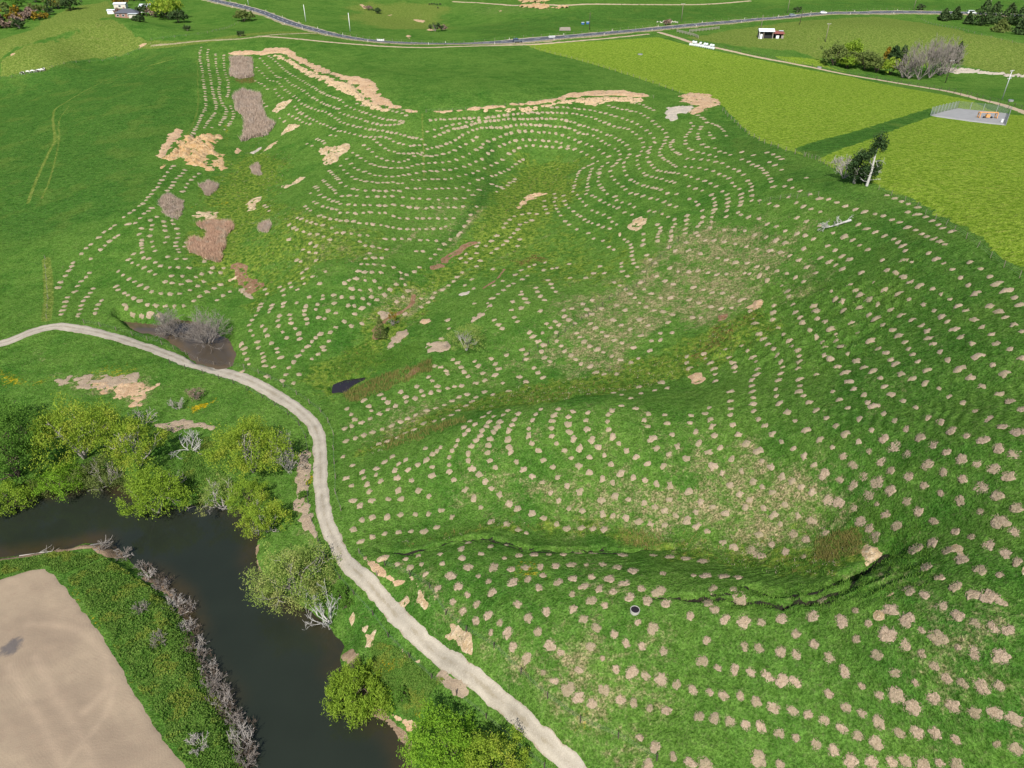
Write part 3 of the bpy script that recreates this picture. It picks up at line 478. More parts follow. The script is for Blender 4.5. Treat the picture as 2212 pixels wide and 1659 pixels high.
slip(M_CLAYO, SL((400, 205), (480, 190), (520, 210), (580, 190), (650, 190), (740, 175), (800, 195), (770, 260), (700, 290), (640, 250), (740, 360), (820, 420), (760, 440), (640, 400), (660, 480), (690, 540), (620, 565), (520, 510), (420, 490), (350, 430), (260, 470), (200, 520), (160, 550), (230, 420), (300, 330)), .55, .8, .5, .35, "clay_slip", 1.8)
slip(M_CLAYO, SL((660, 450), (760, 430), (830, 520), (770, 550), (700, 500)), .2, .7, .5)
slip(M_CLAY, SL((1740, 330), (1850, 300), (1960, 280), (2050, 285), (2030, 330), (1950, 430), (1880, 470), (1820, 500), (1760, 490), (1770, 420), (1730, 380)), .35, .6, .4, .25)
slip(M_CLAY, SL((1430, 100), (1510, 70), (1530, 110), (1470, 160), (1400, 180), (1340, 220), (1350, 180)), .25, .5, .4); slip(M_CLAY, SL((1240, 290), (1330, 250), (1300, 290), (1240, 330), (1150, 385), (1180, 350)), .2, .4, .4); slip(M_SCREE, SL((1030, 380), (1160, 310), (1170, 325), (1090, 385)), .15, .3, .4)
slip(M_CLAY, SL((1340, 700), (1450, 680), (1540, 610), (1600, 610), (1520, 670), (1440, 710), (1380, 725)), .2, .5, .4); slip(M_CLAY, SL((1000, 880), (1090, 820), (1200, 805), (1120, 880), (1080, 940), (1020, 950)), .25, .8, .4); slip(M_CLAY, SL((480, 990), (600, 950), (680, 930), (750, 960), (740, 1000), (650, 1030), (560, 1010)), .25, .9, .4); slip(M_CUT, SL((890, 350), (930, 320), (960, 350), (930, 385), (890, 385)), .3, .4, .4)
slip(M_CLAY, RG(0, 0, [(1780, 690), (1850, 650), (1915, 640), (1900, 670), (1830, 720), (1800, 745), (1760, 725)]), .25, .5, .4)
def W2(*p): return RG(830, 470, p)
slip(M_CLAY, W2((1870, 215), (1900, 170), (1960, 160), (2005, 175), (1980, 235), (1930, 250), (1870, 240)), .25, .4, .3); slip(M_CLAY, W2((1810, 265), (1830, 250), (1830, 290), (1810, 285)), .1, .2, .3); slip(M_CUT, W2((1150, 100), (1170, 60), (1215, 20), (1260, 0), (1360, 5), (1260, 40), (1210, 80), (1160, 110)), .3, .6, .3, .2, "gully_scar")
for ln, w in (([(1530, 480), (1560, 500), (1580, 560), (1650, 600), (1670, 620), (1620, 640)], 1.5),): sheet("gully_scar", spline(gxy(RG(0, 470, ln)), 4), M_GULLY, half=w, edge=.8, res=.35, lift=.1, slope=.3, rough=.3)
slip(M_CLAY, RG(0, 470, [(1470, 570), (1560, 530), (1570, 550), (1490, 580)]), .2, .4, .3); slip(M_CLAY, RG(0, 470, [(1600, 590), (1630, 590), (1640, 640), (1620, 645)]), .2, .3, .3); slip(M_DRY, RG(0, 470, [(1540, 620), (1600, 630), (1650, 700), (1600, 680)]), .2, .6, .35, name="dead_grass")
for ln, w in ((W2((870, 330), (820, 345), (760, 390), (690, 430), (680, 450)), .9), (W2((660, 475), (610, 490)), .9), (W2((1070, 500), (1010, 570), (930, 625)), .3), (W2((480, 670), (470, 720), (430, 755), (360, 795), (300, 830), (250, 870), (235, 930)), .35), (W2((235, 900), (250, 880), (240, 945)), .8), (W2((500, 1150), (450, 1190)), .7)):
    sheet("gully_scar", spline(gxy(ln), 4), M_GULLY, half=w, edge=.35, res=.3, lift=.08, slope=.3, rough=.15)
slip(M_CUT, RG(1670, 470, [(400, 750), (460, 705), (520, 700), (515, 745), (450, 770)]), .35, .4, .3, .25); slip(M_CUT, RG(1670, 470, [(20, 1195), (80, 1165), (130, 1180), (145, 1220), (110, 1250), (60, 1240)]), .3, .3, .3, .25); slip(M_GULLY, RG(1670, 470, [(230, 800), (290, 785), (280, 820), (210, 850)]), .2, .4, .3)
slip(M_CLAY, RG(1670, 940, [(1140, 1080), (1160, 1040), (1220, 1030), (1290, 1060), (1300, 1085), (1250, 1130), (1200, 1150), (1160, 1120)]), .5, .22, .18, .35)
slip(M_CLAY, RG(1670, 1405, [(1225, 170), (1240, 145), (1320, 120), (1370, 95), (1420, 70), (1440, 85), (1380, 120), (1300, 160), (1250, 190)]), .12, .5, .2, .1); slip(M_CLAY, RG(1670, 1405, [(1230, 220), (1290, 240), (1300, 280), (1250, 270)]), .1, .5, .2, .1)
slip(M_CLAY, RG(1670, 940, [(1750, 1040), (1850, 1120), (1850, 1160), (1790, 1150)]), .1, .6, .2, .08); slip(M_CLAY, RG(1670, 940, [(2195, 1180), (2240, 1150), (2240, 1240), (2210, 1225)]), .1, .2, .2, .1)
def T2(*p): return [((700 + x * .22604) / 1.13020, (1330 + y * .22604) / 1.13020) for x, y in p]
slip(M_CLAY, T2((1265, 345), (1360, 335), (1420, 400), (1460, 500), (1480, 580), (1530, 640), (1520, 700), (1480, 720), (1440, 670), (1400, 610), (1410, 500), (1380, 420), (1330, 360)), .35, .25, .2, .22); slip(M_CLAY, T2((1750, 840), (1830, 890), (1950, 950), (2000, 1010), (2010, 1130), (2030, 1240), (1950, 1190), (1900, 1120), (1830, 1060), (1700, 980), (1780, 960)), .4, .3, .2, .25)
slip(M_CUT, T2((820, 110), (900, 200), (1000, 260), (1150, 350), (1260, 400), (1180, 410), (1050, 350), (900, 250)), .1, .5, .25, .1, "bare_bank"); slip(M_CLAY, T2((980, 140), (1060, 110), (1110, 110), (1070, 160), (1000, 170)), .12, .4, .25, .1)
slip(M_CLAY, T2((660, 790), (720, 730), (750, 800), (700, 840)), .25, .3, .2); slip(M_CLAY, T2((780, 890), (830, 850), (870, 880), (860, 960), (900, 980), (960, 930), (930, 1000), (950, 1090), (880, 1120), (850, 1100), (860, 1010), (800, 940)), .3, .3, .2); slip(M_CLAY, T2((1215, 1140), (1250, 1100), (1270, 1180), (1310, 1220), (1260, 1220)), .2, .3, .2); slip(M_CLAY, T2((1370, 1240), (1450, 1220), (1480, 1270), (1400, 1300)), .2, .3, .2)
slip(M_CLAY, T2((1230, 600), (1300, 570), (1330, 610), (1260, 660)), .15, .7, .2, .1); slip(M_CLAY, T2((1420, 740), (1450, 760), (1460, 790), (1410, 760)), .12, .3, .2, .1)
slip(M_CUT, RG(830, 1405, [(330, 880), (400, 890), (480, 940), (510, 980), (450, 970), (380, 920)]), .1, .4, .25, .08, "river_beach")
slip(M_DRY, RG(830, 1405, [(600, 640), (680, 620), (760, 680), (840, 760), (900, 830), (840, 800), (740, 770), (620, 680)]), .12, .6, .25, .1, "dead_grass"); slip(M_DRY, [(640, 985), (668, 955), (670, 1010), (668, 1100), (690, 1180), (660, 1150), (636, 1090), (640, 1030)], .15, .6, .25, .1, "dead_grass")
slip(M_DRY, RG(0, 940, [(990, 255), (1100, 240), (1200, 225), (1330, 240), (1420, 265), (1380, 290), (1250, 280), (1130, 310), (1060, 280)]), .15, .5, .3, .12, "dead_grass"); slip(M_CUT, RG(0, 940, [(620, 0), (900, -30), (1020, 0), (960, 60), (930, 110), (860, 140), (880, 100), (760, 80), (660, 40)]), .1, 1.4, .3, .1, "bare_bank"); slip(M_DRY, RG(0, 470, [(340, 1220), (480, 1190), (640, 1195), (900, 1185), (900, 1240), (700, 1290), (520, 1260)]), .1, 1.5, .35, .1, "dead_grass")
slip(M_SCREE, W2((765, 655), (845, 638), (830, 665), (780, 678)), .12, .4, .3, .12, "gravel_patch"); slip(M_DRY, W2((250, 780), (330, 760), (340, 800), (280, 840), (250, 820)), .2, .6, .3, name="dead_grass"); slip(M_DRY, W2((360, 930), (440, 880), (440, 930), (360, 980), (300, 1040), (290, 1010)), .15, .8, .3, name="dead_grass"); slip(M_CUT, W2((510, 830), (600, 810), (590, 840), (520, 865)), .1, .8, .3, name="dead_grass"); slip(M_DRY, W2((590, 980), (700, 970), (720, 1010), (620, 1040), (540, 1060)), .12, .8, .3, name="dead_grass"); slip(M_DRY, W2((840, 840), (930, 780), (960, 720), (990, 720), (940, 800), (860, 850)), .12, .8, .3, name="dead_grass")
slip(M_CUT, SL((2300, -80), (2301, -80), (2300, -79)), 0, 0, .5) if False else None
sheet("river_beach", gxy([(100, 1068), (160, 1050), (225, 1032), (232, 1040), (160, 1060), (110, 1076)]), M_MUD, res=.4, lift=.1, slope=.3, edge=.4); sheet("river_beach", gxy([(425, 1086), (470, 1078), (512, 1082), (514, 1096), (470, 1090), (430, 1096)]), M_MUD, res=.3, lift=.12, slope=.3, edge=.4); sheet("river_beach", gxy([(545, 1170), (556, 1165), (552, 1200), (575, 1258), (565, 1250), (545, 1205)]), M_MUD, res=.3, lift=.12, slope=.3, edge=.4)
sheet("river_beach", gxy([(205, 1166), (245, 1160), (268, 1178), (268, 1196), (230, 1200), (205, 1185)]), M_MUD, res=.3, lift=.5, slope=.3, edge=.5, rough=.15); sheet("river_beach", gxy([(0, 1196), (60, 1190), (150, 1176), (200, 1172), (205, 1182), (150, 1190), (60, 1204), (0, 1210)]), M_MUD, res=.3, lift=.12, slope=.3, edge=.3)
sheet("river_beach", gxy([(735, 1400), (760, 1390), (800, 1500), (860, 1560), (890, 1600), (892, 1680), (878, 1640), (850, 1575), (800, 1552)]), M_MUD, res=.35, lift=.12, slope=.25, edge=.4); sheet("river_beach", gxy([(310, 1225), (345, 1240), (395, 1285), (412, 1320), (395, 1325), (360, 1280), (300, 1240)]), M_MUD, res=.3, lift=.25, slope=.3, edge=.6, rough=.2)
slip(M_CLAYO, Z2((1160, 35), (1280, 25), (1370, 35), (1350, 65), (1270, 62), (1190, 48)), .5, 3, 1.4, .6); slip(M_CLAYO, Z2((1150, 0), (1300, -8), (1370, 0), (1340, 14), (1180, 16)), .5, 3, 1.4, .6); slip(M_CLAYO, Z2((1380, 50), (1500, 32), (1490, 52), (1400, 62)), .4, 4, 1.4, .5); slip(M_CUT, Z2((430, 235), (465, 235), (450, 255)), .3, 1, 1.0, .4)
for q in (Z2((120, 30), (150, 28), (180, 55), (160, 62)), Z2((470, 122), (550, 135), (550, 150), (490, 140)), Z2((560, 195), (620, 195), (600, 205)), Z2((310, 100), (340, 95), (330, 108)), Z2((1030, 68), (1060, 70), (1050, 80)), Z1((70, 350), (100, 340), (110, 355), (80, 365)), Z1((900, 295), (960, 275), (940, 300), (910, 315))): slip(M_CUT, q, .3, 1.2, 1.0, .4)
slip(M_SCREE, RG(1670, 0, [(1700, 435), (1800, 440), (1920, 455), (2050, 470), (2300, 492), (2300, 505), (2050, 490), (1880, 478), (1760, 482), (1700, 470)]), .3, 2.0, .9, .35, "stream_bank")

M_CRACK_SHADE = earth_material("crack_soil_shade", (.014, .015, .010), (.022, .020, .012), (.04, .036, .020), 1.5, .5)  # dark topsoil taken near black, so the crack shadow is painted in
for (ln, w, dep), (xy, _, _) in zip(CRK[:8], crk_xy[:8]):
    sheet("ground_crack_shade", spline(xy, 3), M_CRACK_SHADE, res=.14, lift=.12, slope=.6, half=.10 + .16 * w, edge=.10, escale=.7)  # strips along the cracks, shade put into their colour
# ------------------------------------------------------------------ sprayed planting spots, surveyed one by one (tile origin in the photo; x y pairs) and row by row (n along a line)
SPOTS = {
(830, 940): """155 100 262 62 285 88 312 112 188 135 363 135 312 160 205 167 258 188 75 190 45 153 95 225 197 218 140 245 75 267 30 283 428 78 432 108 488 87 543 68 592 50 530 38 645 37 500 10 395 45 700 22 745 10 790 5 635 8
490 195 565 165 622 150 678 130 730 103 775 78 828 60 885 80 860 108 820 135 768 165 725 195 672 222 615 235 545 250 440 218 395 240 337 265 275 287 213 307 155 327 100 347 40 365 482 290 425 312 372 342 310 365 253 383 940 45 995 62 1095 40
20 465 80 523 290 500 340 465 235 545 145 565 235 585 155 605 40 605 75 655 265 625 175 645 190 693 205 752 85 752 130 785 315 742 397 742 357 555 372 602 443 552 465 620 505 520 560 487 600 533 597 590 427 487 380 512 600 450 630 428 655 405 555 412 710 470 710 520 710 565 740 617 730 428 755 395 765 360 810 318 835 293 805 275 845 235 880 255 908 330 885 362 855 398 833 447 833 495 858 545 905 585 925 297 950 268 970 238 930 207 970 180 1000 205 1020 275 998 307 978 352 965 393 960 442 975 492 1010 537 1043 237 1062 195 1090 165 1120 262 1100 298 1090 355 1100 407 1110 442 1148 498 1133 225 1160 185 1228 285 1228 328 1248 383 1290 428 1252 230 1273 190 1308 157 1323 490 1385 535 1415 602 1475 658 1193 550 1250 595 1315 635 1370 703 1378 235 1392 197 1420 157 1375 283 1378 333 1410 380 1460 427 1505 478 1555 525 1622 575 1485 208 1485 255 1493 303 1520 350 1560 412 1622 470 1515 172 1613 178 1600 228 1608 290 1637 357 1682 402 1720 458 1763 515 1770 165 1745 192 1738 237 1748 290 1773 335 1812 383 1862 428 1925 470 2000 512 2103 530 1832 135 1925 152 2008 187 1980 227 2003 270 2030 347 2060 412 2140 450 2128 250 2160 322 2195 400 2113 195
1780 52 1832 65 1892 85 1960 55 2047 35 2130 18 1945 12 380 685 510 687 578 725 815 682 985 672 1040 715 945 630 870 740 915 798 660 815 728 860 575 840 490 842 393 845 308 860 210 862 142 878 85 942 135 1018 212 987 292 967 382 957 462 953 547 952 630 925 980 890 1085 905 1100 775 1155 805 1250 835 1325 865 1160 942 1212 962 1410 905 1475 935 1570 930 1645 935 1715 940 1488 805 1575 820 1422 752 1560 693 1700 755 1790 722 1708 838 1775 852 1860 865 1942 890 2022 905 2113 912 1875 745 1980 768 2047 795 2110 822 2185 853 1705 612 1775 640 1825 575 1908 605 1985 620 2060 645 2147 655 2145 745
835 1025 978 1050 918 1098 790 1065 650 1100 510 1108 793 1125 665 1160 530 1165 428 1132 372 1165 455 1188 833 1187 715 1228 555 1232 1000 1187 1070 1127 1165 1110 1262 1103 1360 1103 1453 1103 1550 1095 1650 1090 1840 1105 2040 1110 2145 1120 1085 1040 1115 1200 1208 1188 1305 1185 1405 1178 1505 1170 1603 1167 1708 1168 1805 1185 1905 1208 2100 1228""",
(1670, 940): """440 5 600 22 755 5 965 45 1100 25 1300 10 1345 62 1420 105 1502 150 1655 25 1730 72 1805 120 1893 172 1935 12 2045 60 2120 105 2205 158 300 43 445 42 447 82 447 123 452 170 485 220 523 263 573 318 632 370 710 415 778 467 300 105 303 155 297 197 320 260 358 322 407 380 482 428 508 495 568 535 602 70 622 115 667 178 725 232 790 293 882 355 965 407 1035 467 1100 522 745 42 773 72 812 110 862 162 927 215 990 265 1050 317 1135 370 1205 433 1283 500 1345 557 1010 95 1065 150 1140 220 1217 298 1298 350 1370 402 1452 452 1168 65 1197 112 1232 132 1303 183 1370 232 1452 285 1533 340 1620 390 1707 437 1805 482 1910 518 2015 550 2110 595 1580 212 1665 242 1738 297 1842 328 1945 358 2045 412 2145 455 1980 222 2075 270 2175 305 165 147 135 187 172 223 183 268 200 328 238 407 310 482 375 562 450 630 505 665 45 197 38 245 75 303 95 378 158 438 185 530 248 575 298 650 360 712 425 750 15 480 30 695 105 762 183 795 270 835 78 828 18 880 85 918 147 952 395 800 515 805 580 850 625 905 740 850 830 885 915 955 657 780 570 700 635 597 700 628 760 665 832 697 910 580 1015 617 1098 655 845 520 1170 597 1258 637 1460 597 1585 520 1687 568 1810 617 1932 668 2035 722 1343 685 1205 715 1255 775 1450 760 1670 705 1795 755 1930 825 2050 892 1525 825 1625 887 1765 955 1868 990 1980 1045 2085 1100 1615 1025 1715 1080 1805 1135 1925 1205 1570 1187 1500 1072 940 750 1005 765 1105 800 1150 890 710 970 795 1005 490 975 570 1038 660 1083 775 1118 435 1078 495 1112 320 1055 250 1027 122 1148 15 1130 62 1240 145 1240 260 1240 1205 935 1385 915 2160 800 2155 955 2165 1155 2060 1235 1655 1245 1245 990 1310 845 1560 655""",
(830, 1405): """635 83 770 72 830 127 733 172 890 187 800 233 885 297 965 260 1040 307 990 110 967 40 900 5 720 3 1125 45 1223 25 1293 78 1155 187 1225 277 1343 235 1287 367 1090 372 982 373 1125 465 1365 455 1437 503 1215 540 1322 632 1395 688 1483 742 1550 797 1640 838 1420 45 1515 20 1635 10 1587 72 1510 122 1518 218 1635 165 1723 195 1692 87 1778 105 1848 52 1750 20 1960 85 2075 105 1585 285 1668 340 1785 385 1862 443 1965 462 2105 495 1937 305 2035 345 1628 465 1708 540 1795 610 1898 632 1988 655 2093 680 2190 712 1555 615 1718 745 1825 810 1910 830 2015 865 2122 880 1950 1055 2050 1118 2168 1180 2005 1235 1885 142 2000 165 2120 180 1320 0""",
(1670, 1405): """140 3 260 5 352 12 322 90 190 92 155 178 362 150 395 182 905 157 1115 232 200 225 265 288 388 305 503 307 632 282 835 267 1025 298 1200 312 1448 290 1342 222 1562 130 1465 97 1660 15 1760 80 1880 125 1972 143 2062 162 1678 203 1778 260 1898 318 2013 338 2103 355 40 265 148 423 727 382 845 448 1120 415 1322 382 1543 357 1653 407 1440 453 1783 467 1890 505 1985 523 2063 527 1545 508 1252 520 393 462 485 478 628 497 732 518 947 535 118 560 220 600 330 612 437 628 540 657 637 685 730 692 1045 627 1372 635 1628 592 1708 670 1810 703 1622 800 55 745 165 762 255 782 367 782 468 820 583 860 705 885 807 905 912 945 1025 995 1130 1045 1250 1090 1400 1025 1515 1022 1635 1027 1768 1070 2035 1097 940 770 1055 860 1155 897 1265 955 1155 722 1270 780 1380 780 1505 700 1510 780 1490 858 1748 850 1890 895 2025 895 2150 935 2050 720 1940 725 98 920 200 930 300 952 400 975 498 985 622 1028 727 1057 858 1097 975 1140 1085 1210 1220 1215 1350 1215 1440 1210 1555 1230 1662 1220 1775 1230 485 1195 625 1230 40 1220 140 1240 2160 1130""",
(1670, 470): """35 42 75 60 92 80 118 118 122 160 112 195 90 220 78 262 92 280 20 150 15 178 15 205 8 238 8 265 15 325 178 15 192 40 200 65 200 85 198 110 190 130 180 160 178 190 168 228 280 12 285 40 285 65 283 92 278 118 275 158 370 10 372 35 370 60 365 82 350 130 370 145 420 160 487 170 540 205 600 222 655 250 735 268 785 282 840 302 440 20 440 52 490 52 555 72 600 88 680 30 730 65 775 90 825 107 885 127 820 12 880 38 940 45 995 65 1050 90 1117 110 1175 125 1240 140 1298 152 1355 177 1405 195 1452 225 1505 245 1545 270 1580 287 1625 300 1663 318 1695 338 735 165 795 188 880 217 1135 207 1187 235 1245 258 1303 283 1363 303 1392 325 1420 347 1440 378 1042 285 1098 308 1140 345 1195 372 970 265 932 350 980 378 1028 415 1078 435 775 367 600 310 655 327 535 290 458 275 395 250 330 243 262 243 195 312 137 312 262 322 332 335 405 353 472 368 557 378 625 390 685 412 750 440 795 485 860 522 885 425 945 450 987 472 1028 497 28 378 105 398 220 428 275 440 335 455 410 460 475 482 540 490 602 512 665 527 725 550 775 582 30 515 88 510 155 522 215 533 275 530 395 525 425 530 490 543 540 568 637 602 675 640 683 678 60 618 125 632 182 650 250 655 312 682 375 697 35 697 98 717 175 743 240 755 310 752 55 812 108 812
1320 18 1370 38 1412 58 1460 75 1518 97 1455 128 1515 143 1572 160 1613 185 1655 210 1685 232 1740 253 1590 395 1638 430 1690 462 1740 502 1800 552 1850 600 1895 653 1860 455 1925 497 1990 545 2038 592 2095 635 2150 682 2190 727 1485 452 1430 440 1290 440 1320 505 1370 522 1430 548 1473 582 1530 605 1612 630 1672 657 1725 698 1782 735 1830 770 1885 825 1940 872 1995 925 2035 978 2120 1020 2200 1080 1150 520 1230 588 1298 630 1385 657 1463 698 1557 732 1625 768 1675 805 1710 842 1755 890 1800 940 1868 980 1985 740 2042 775 2088 812 2145 857 2200 905 1080 600 1110 635 1140 668 1200 693 1258 730 1347 765 1410 797 1480 827 1545 865 1580 903 1615 985 1662 1037 1715 1087 1790 1143 1855 1205 1915 1060 2010 1120 2085 1175 1590 948 955 645 980 690 1020 725 1035 765 1140 743 1200 795 1240 828 1295 862 1350 897 1393 930 1435 975 1457 1018 1485 1053 1520 1103 1575 1155 840 735 850 775 868 820 915 850 950 885 985 925 990 965 1020 1005 1065 1047 1118 1097 750 815 768 850 812 895 860 935 900 975 1085 850 1135 905 1208 963 1265 1013 1310 1047 1340 1090 1372 1115 1408 1180 1482 1210 1570 1235 915 1005 910 1055 945 1088 995 1130 1045 1170 1170 1135 1228 1160 1275 1207 1070 1230 710 725 725 780 585 735 580 780 580 822 610 880 645 920 685 960 707 1003 740 1035 748 1065 750 1103 738 1145 485 920 512 950 543 985 578 1018 612 1052 630 1103 637 1138 627 1177 615 1220 410 1030 445 1070 467 1100 478 1147 470 1185 440 1220 375 995 267 1025 293 1063 312 1103 325 1135 333 1167 170 1107 193 1147 203 1183 203 1225 128 1050 138 1075 20 1065 18 1107 35 1143 460 850 450 820 430 770 860 1183 750 1215""",
(830, 470): """130 320 165 345 212 350 258 360 303 370 193 395 497 382 540 382 620 403 650 370 168 430 222 425 272 425 590 430 140 465 178 467 222 467 285 475 350 487 120 510 160 517 208 518 267 520 518 487 485 515 395 520 435 535 400 560 60 570 105 560 165 572 225 575 30 590 367 597 425 600 78 625 130 635 200 635 260 620 327 632 290 667 240 697 150 690 205 680 80 683 12 680 55 735 95 738 145 752 190 725 97 790 28 840 143 853 75 868 370 710 410 680 445 640 530 745 528 690 600 685 620 652 668 632 707 605 740 578 762 550 795 520 575 715 820 400 890 395 850 430 820 455 912 443 888 480 785 430 950 347 905 327 985 315 1020 280 1065 228 1080 200 1105 177 1135 155 1185 143 1230 135 1280 140 890 350 985 393 1020 365 1060 340 1085 315 1110 293 1132 265 1158 240 1170 208 1210 195 1250 180 1170 305 1155 348
1330 55 1330 90 1340 110 1350 135 1395 10 1400 35 1395 60 1400 85 1410 105 1420 125 1435 150 1465 185 1490 210 1540 240 1615 265 1455 20 1460 55 1470 80 1490 100 1520 122 1545 145 1565 155 1590 175 1615 190 1640 200 1680 210 1710 225 1755 235 1650 300 1710 315 1750 355 1780 372 1545 15 1560 40 1580 60 1600 85 1640 117 1675 130 1715 145 1750 165 1770 190 1800 208 1600 10 1640 20 1660 30 1690 50 1720 65 1750 80 1780 92 1810 100 1740 10 1790 25 1800 50 1835 65 1885 75 1915 95 1850 130 1900 145 2010 120 2045 125 1890 5 1930 10 1970 22 2020 38 2065 45 2110 60 2145 80 2185 92 2130 5 2190 10 2095 140 2135 158 2175 175 2065 208 2085 230 2085 250 2070 270 2065 290 2068 315 2180 205 2165 225 2155 250 2155 285 2150 310 1975 270 1975 310 1970 340 1850 305 1870 320 1890 340 1895 360 1900 385 1900 410 1905 437 1910 460 1935 485 1975 515 2060 545 2115 575 2168 597 1995 408 2020 437 2050 460 2140 355 2180 380 2145 492 2200 515
1830 460 1830 483 1838 512 1870 545 1955 585 1980 630 2025 658 2087 685 2150 685 1690 480 1650 525 1600 555 1497 555 1720 525 1785 585 1820 605 1860 630 1888 660 1918 685 1950 718 1992 745 2045 767 2102 775 2165 795 1490 465 1335 455 1265 470 1230 483 1180 505 1140 535 1325 505 1380 495 1410 490 1185 565 1220 542 1130 592 1097 607 1060 575 1065 635 1030 660 990 688 910 790 870 830 1000 605 875 722 995 498 857 565 812 603 870 625 1355 570 1372 595 1382 620 1405 645 1275 620 1285 645 1305 675 1330 700 1182 645 1180 663 1203 690 1220 715 1125 710 1115 765 1180 750 1305 770 1003 830 1030 860 1055 885 1135 812 1155 840 1345 853 1370 880 1403 838 1425 860 1455 765 1460 805 1490 828 1510 755 1580 725 1605 760 1640 700 1605 800 1635 790 1530 850 1630 853 1660 880 1705 908 1735 933 1785 960 1835 978 1780 830 1830 862 1888 890 1958 930 1800 735 1855 765 1948 827 2007 865 1700 755 2135 845 2085 915 2160 912 2085 960 2025 965 1233 910 1255 937 1317 913 1290 968 1408 910 1410 967 1540 915 1560 940 1590 970 1625 1000 1440 998 1325 993 1185 1022 1213 1050 1310 1035 1210 1085 1462 1033 1500 1060 1535 1085 1675 1020 1712 1040 1768 1065 1823 1090 1890 1105 1940 1080 1910 1010 2015 1030 1330 1075 1365 1100 1568 1115 1628 1130 1665 1170 1718 1183 1800 1180 1262 1142 1288 1172 1320 1205 1210 1230 1168 1200 1060 1240 1010 1188 930 1175 942 1222 985 1080 1010 1115 1033 1147 1083 1058 877 1098 900 1128 765 1108 788 1137 808 1168 833 1197 655 1137 690 1160 700 1180 735 1087 615 1128 575 1200 600 1225 885 1240 700 830 708 885 660 950 575 985 425 790 2090 1235 718 305 770 275 785 260 810 220 838 187 850 145 890 92""",
(0, 470): """985 10 965 30 950 50 930 72 905 87 873 115 845 133 805 160 988 100 967 120 937 137 912 167 1020 158 978 180 990 212 985 240 975 282 745 215 720 235 678 257 643 292 590 338 560 362 530 398 880 198 835 205 770 280 745 293 712 317 682 345 652 372 590 432 920 233 905 272 920 330 925 310 920 345 925 362 925 388 870 400 835 437 860 457 898 472 938 488 975 512 1008 533 988 320 995 352 1010 380 1090 290 1075 325 1075 248 1072 217 1065 188 1120 182 1128 205 1150 235 1160 268 1155 295 1145 325 1145 348 1160 370 1165 388 1215 325 1200 352 935 425 967 430 1010 455 1045 477 1105 487 1160 487 1230 490 1092 418 1150 432 1207 432 1330 447 1385 490 1455 492 1115 542 1188 545 1275 550 1315 530 1370 520 1435 522 1075 580 1120 588 1180 597 1230 575 1325 578 1287 608 770 513 800 537 840 563 875 580 912 603 953 620 987 645 1047 657 1108 660 1170 657 1237 635 755 610 768 633 808 655 832 668 870 687 908 705 960 730 1013 735 1075 738 1133 738 1195 737 1262 705 1300 675 1347 645 1393 623 1435 598 1413 700 1450 670 1495 645 808 730 820 752 853 773 912 787 973 795 1037 800 475 457 467 480 450 507 425 542 395 583 377 618 582 522 560 550 527 577 505 608 488 645 605 625 587 653 565 680 543 705 530 735 525 760 513 790 440 682 427 710 420 740 407 767 397 793 660 703 640 728 628 757 618 785 505 805
2080 150 2110 160 2150 172 2190 175 2025 195 2055 205 2100 212 2160 230 1910 230 1930 242 1975 255 2015 270 2065 272 2105 287 2145 307 2190 262 1880 210 1880 305 1935 165 1960 172 1995 185 1985 90 2000 105 2020 118 2040 60 2060 70 2100 90 2130 97 2160 105 2190 110 2020 5 2080 15 2110 30 2140 45 2165 55 2195 60 2185 5 2020 330 2055 348 1970 372 2010 388 2055 393 1930 440 1955 450 2055 443 1995 497 1965 522 2118 515 1970 558 2035 547 1885 590 1895 615 1980 593 2080 592 1820 615 1840 635 1845 668 1935 632 1725 630 1735 660 1700 725 1770 732 1845 720 1930 717 2010 680 2100 670 2170 667 1692 747 1762 755 1840 742 1680 767 1750 778 1818 802 1885 793 1990 740 1980 768 1980 795 2065 728 2055 760 2100 692 2175 720 1665 800 1640 830 1620 862 1705 868 1725 895 1738 930 1808 833 1812 868 1838 907 1865 945 1890 822 1892 850 1920 885 1945 918 1950 952 1995 822 1998 852 2072 812 2112 820 2185 783 2135 770 2085 920 2055 945 2030 970 2000 1003 1970 1028 1940 1062 1910 1102 1880 1140 1860 1185 1835 1225 1675 972 1680 1010 1705 1047 1715 1070 1715 1097 1723 1128 1630 898 1645 930 1567 988 1583 1017 1590 1047 1605 1085 1620 1117 1575 1165 1778 1135 1735 1197 1828 1073 1805 1040 1800 1015 1765 980 2100 1005 2110 1025 2150 910 2185 877 2140 965 2070 1052 2030 1082 1910 1240 1945 1183 1720 85 1735 95 1750 120""",
(1670, 0): """90 750 115 765 130 775 150 797 185 805 210 815 230 825 245 840 260 853 275 883 45 800 60 820 45 840 35 860 20 875 10 890 8 915 10 935 30 965 50 975 90 990 125 998 165 1008 205 1020 110 825 105 840 90 870 90 890 95 905 120 940 150 957 165 862 170 880 190 900 200 965 230 985 265 995 300 1008 375 990 540 993 580 1005 610 1020 635 1035 20 1033 62 1035 112 1037 158 1043 205 1053 248 1062 285 1085 325 1100 357 1113 385 1137 375 1038 420 1052 445 1070 475 1080 500 1095 515 1108 530 1125 545 1142 560 1163 567 1182 582 1215 652 1212 705 1222 755 1243 8 1085 48 1088 100 1093 145 1103 190 1113 228 1132 262 1145 290 1160 313 1190 330 1212 360 1230 10 1140 45 1152 90 1165 133 1178 172 1193 208 1213 250 1245 30 1212 75 1227 118 1240 415 1175 430 1195 440 1215 435 1240 690 1170 795 1158 635 1105 590 1075 555 1055 450 1010""",
(0, 0): "1380 830 1463 843 1295 1130 1265 1150 1245 1170 1220 1195 1210 1220 1190 1245 2150 880 2185 885 1820 770 1850 790"}
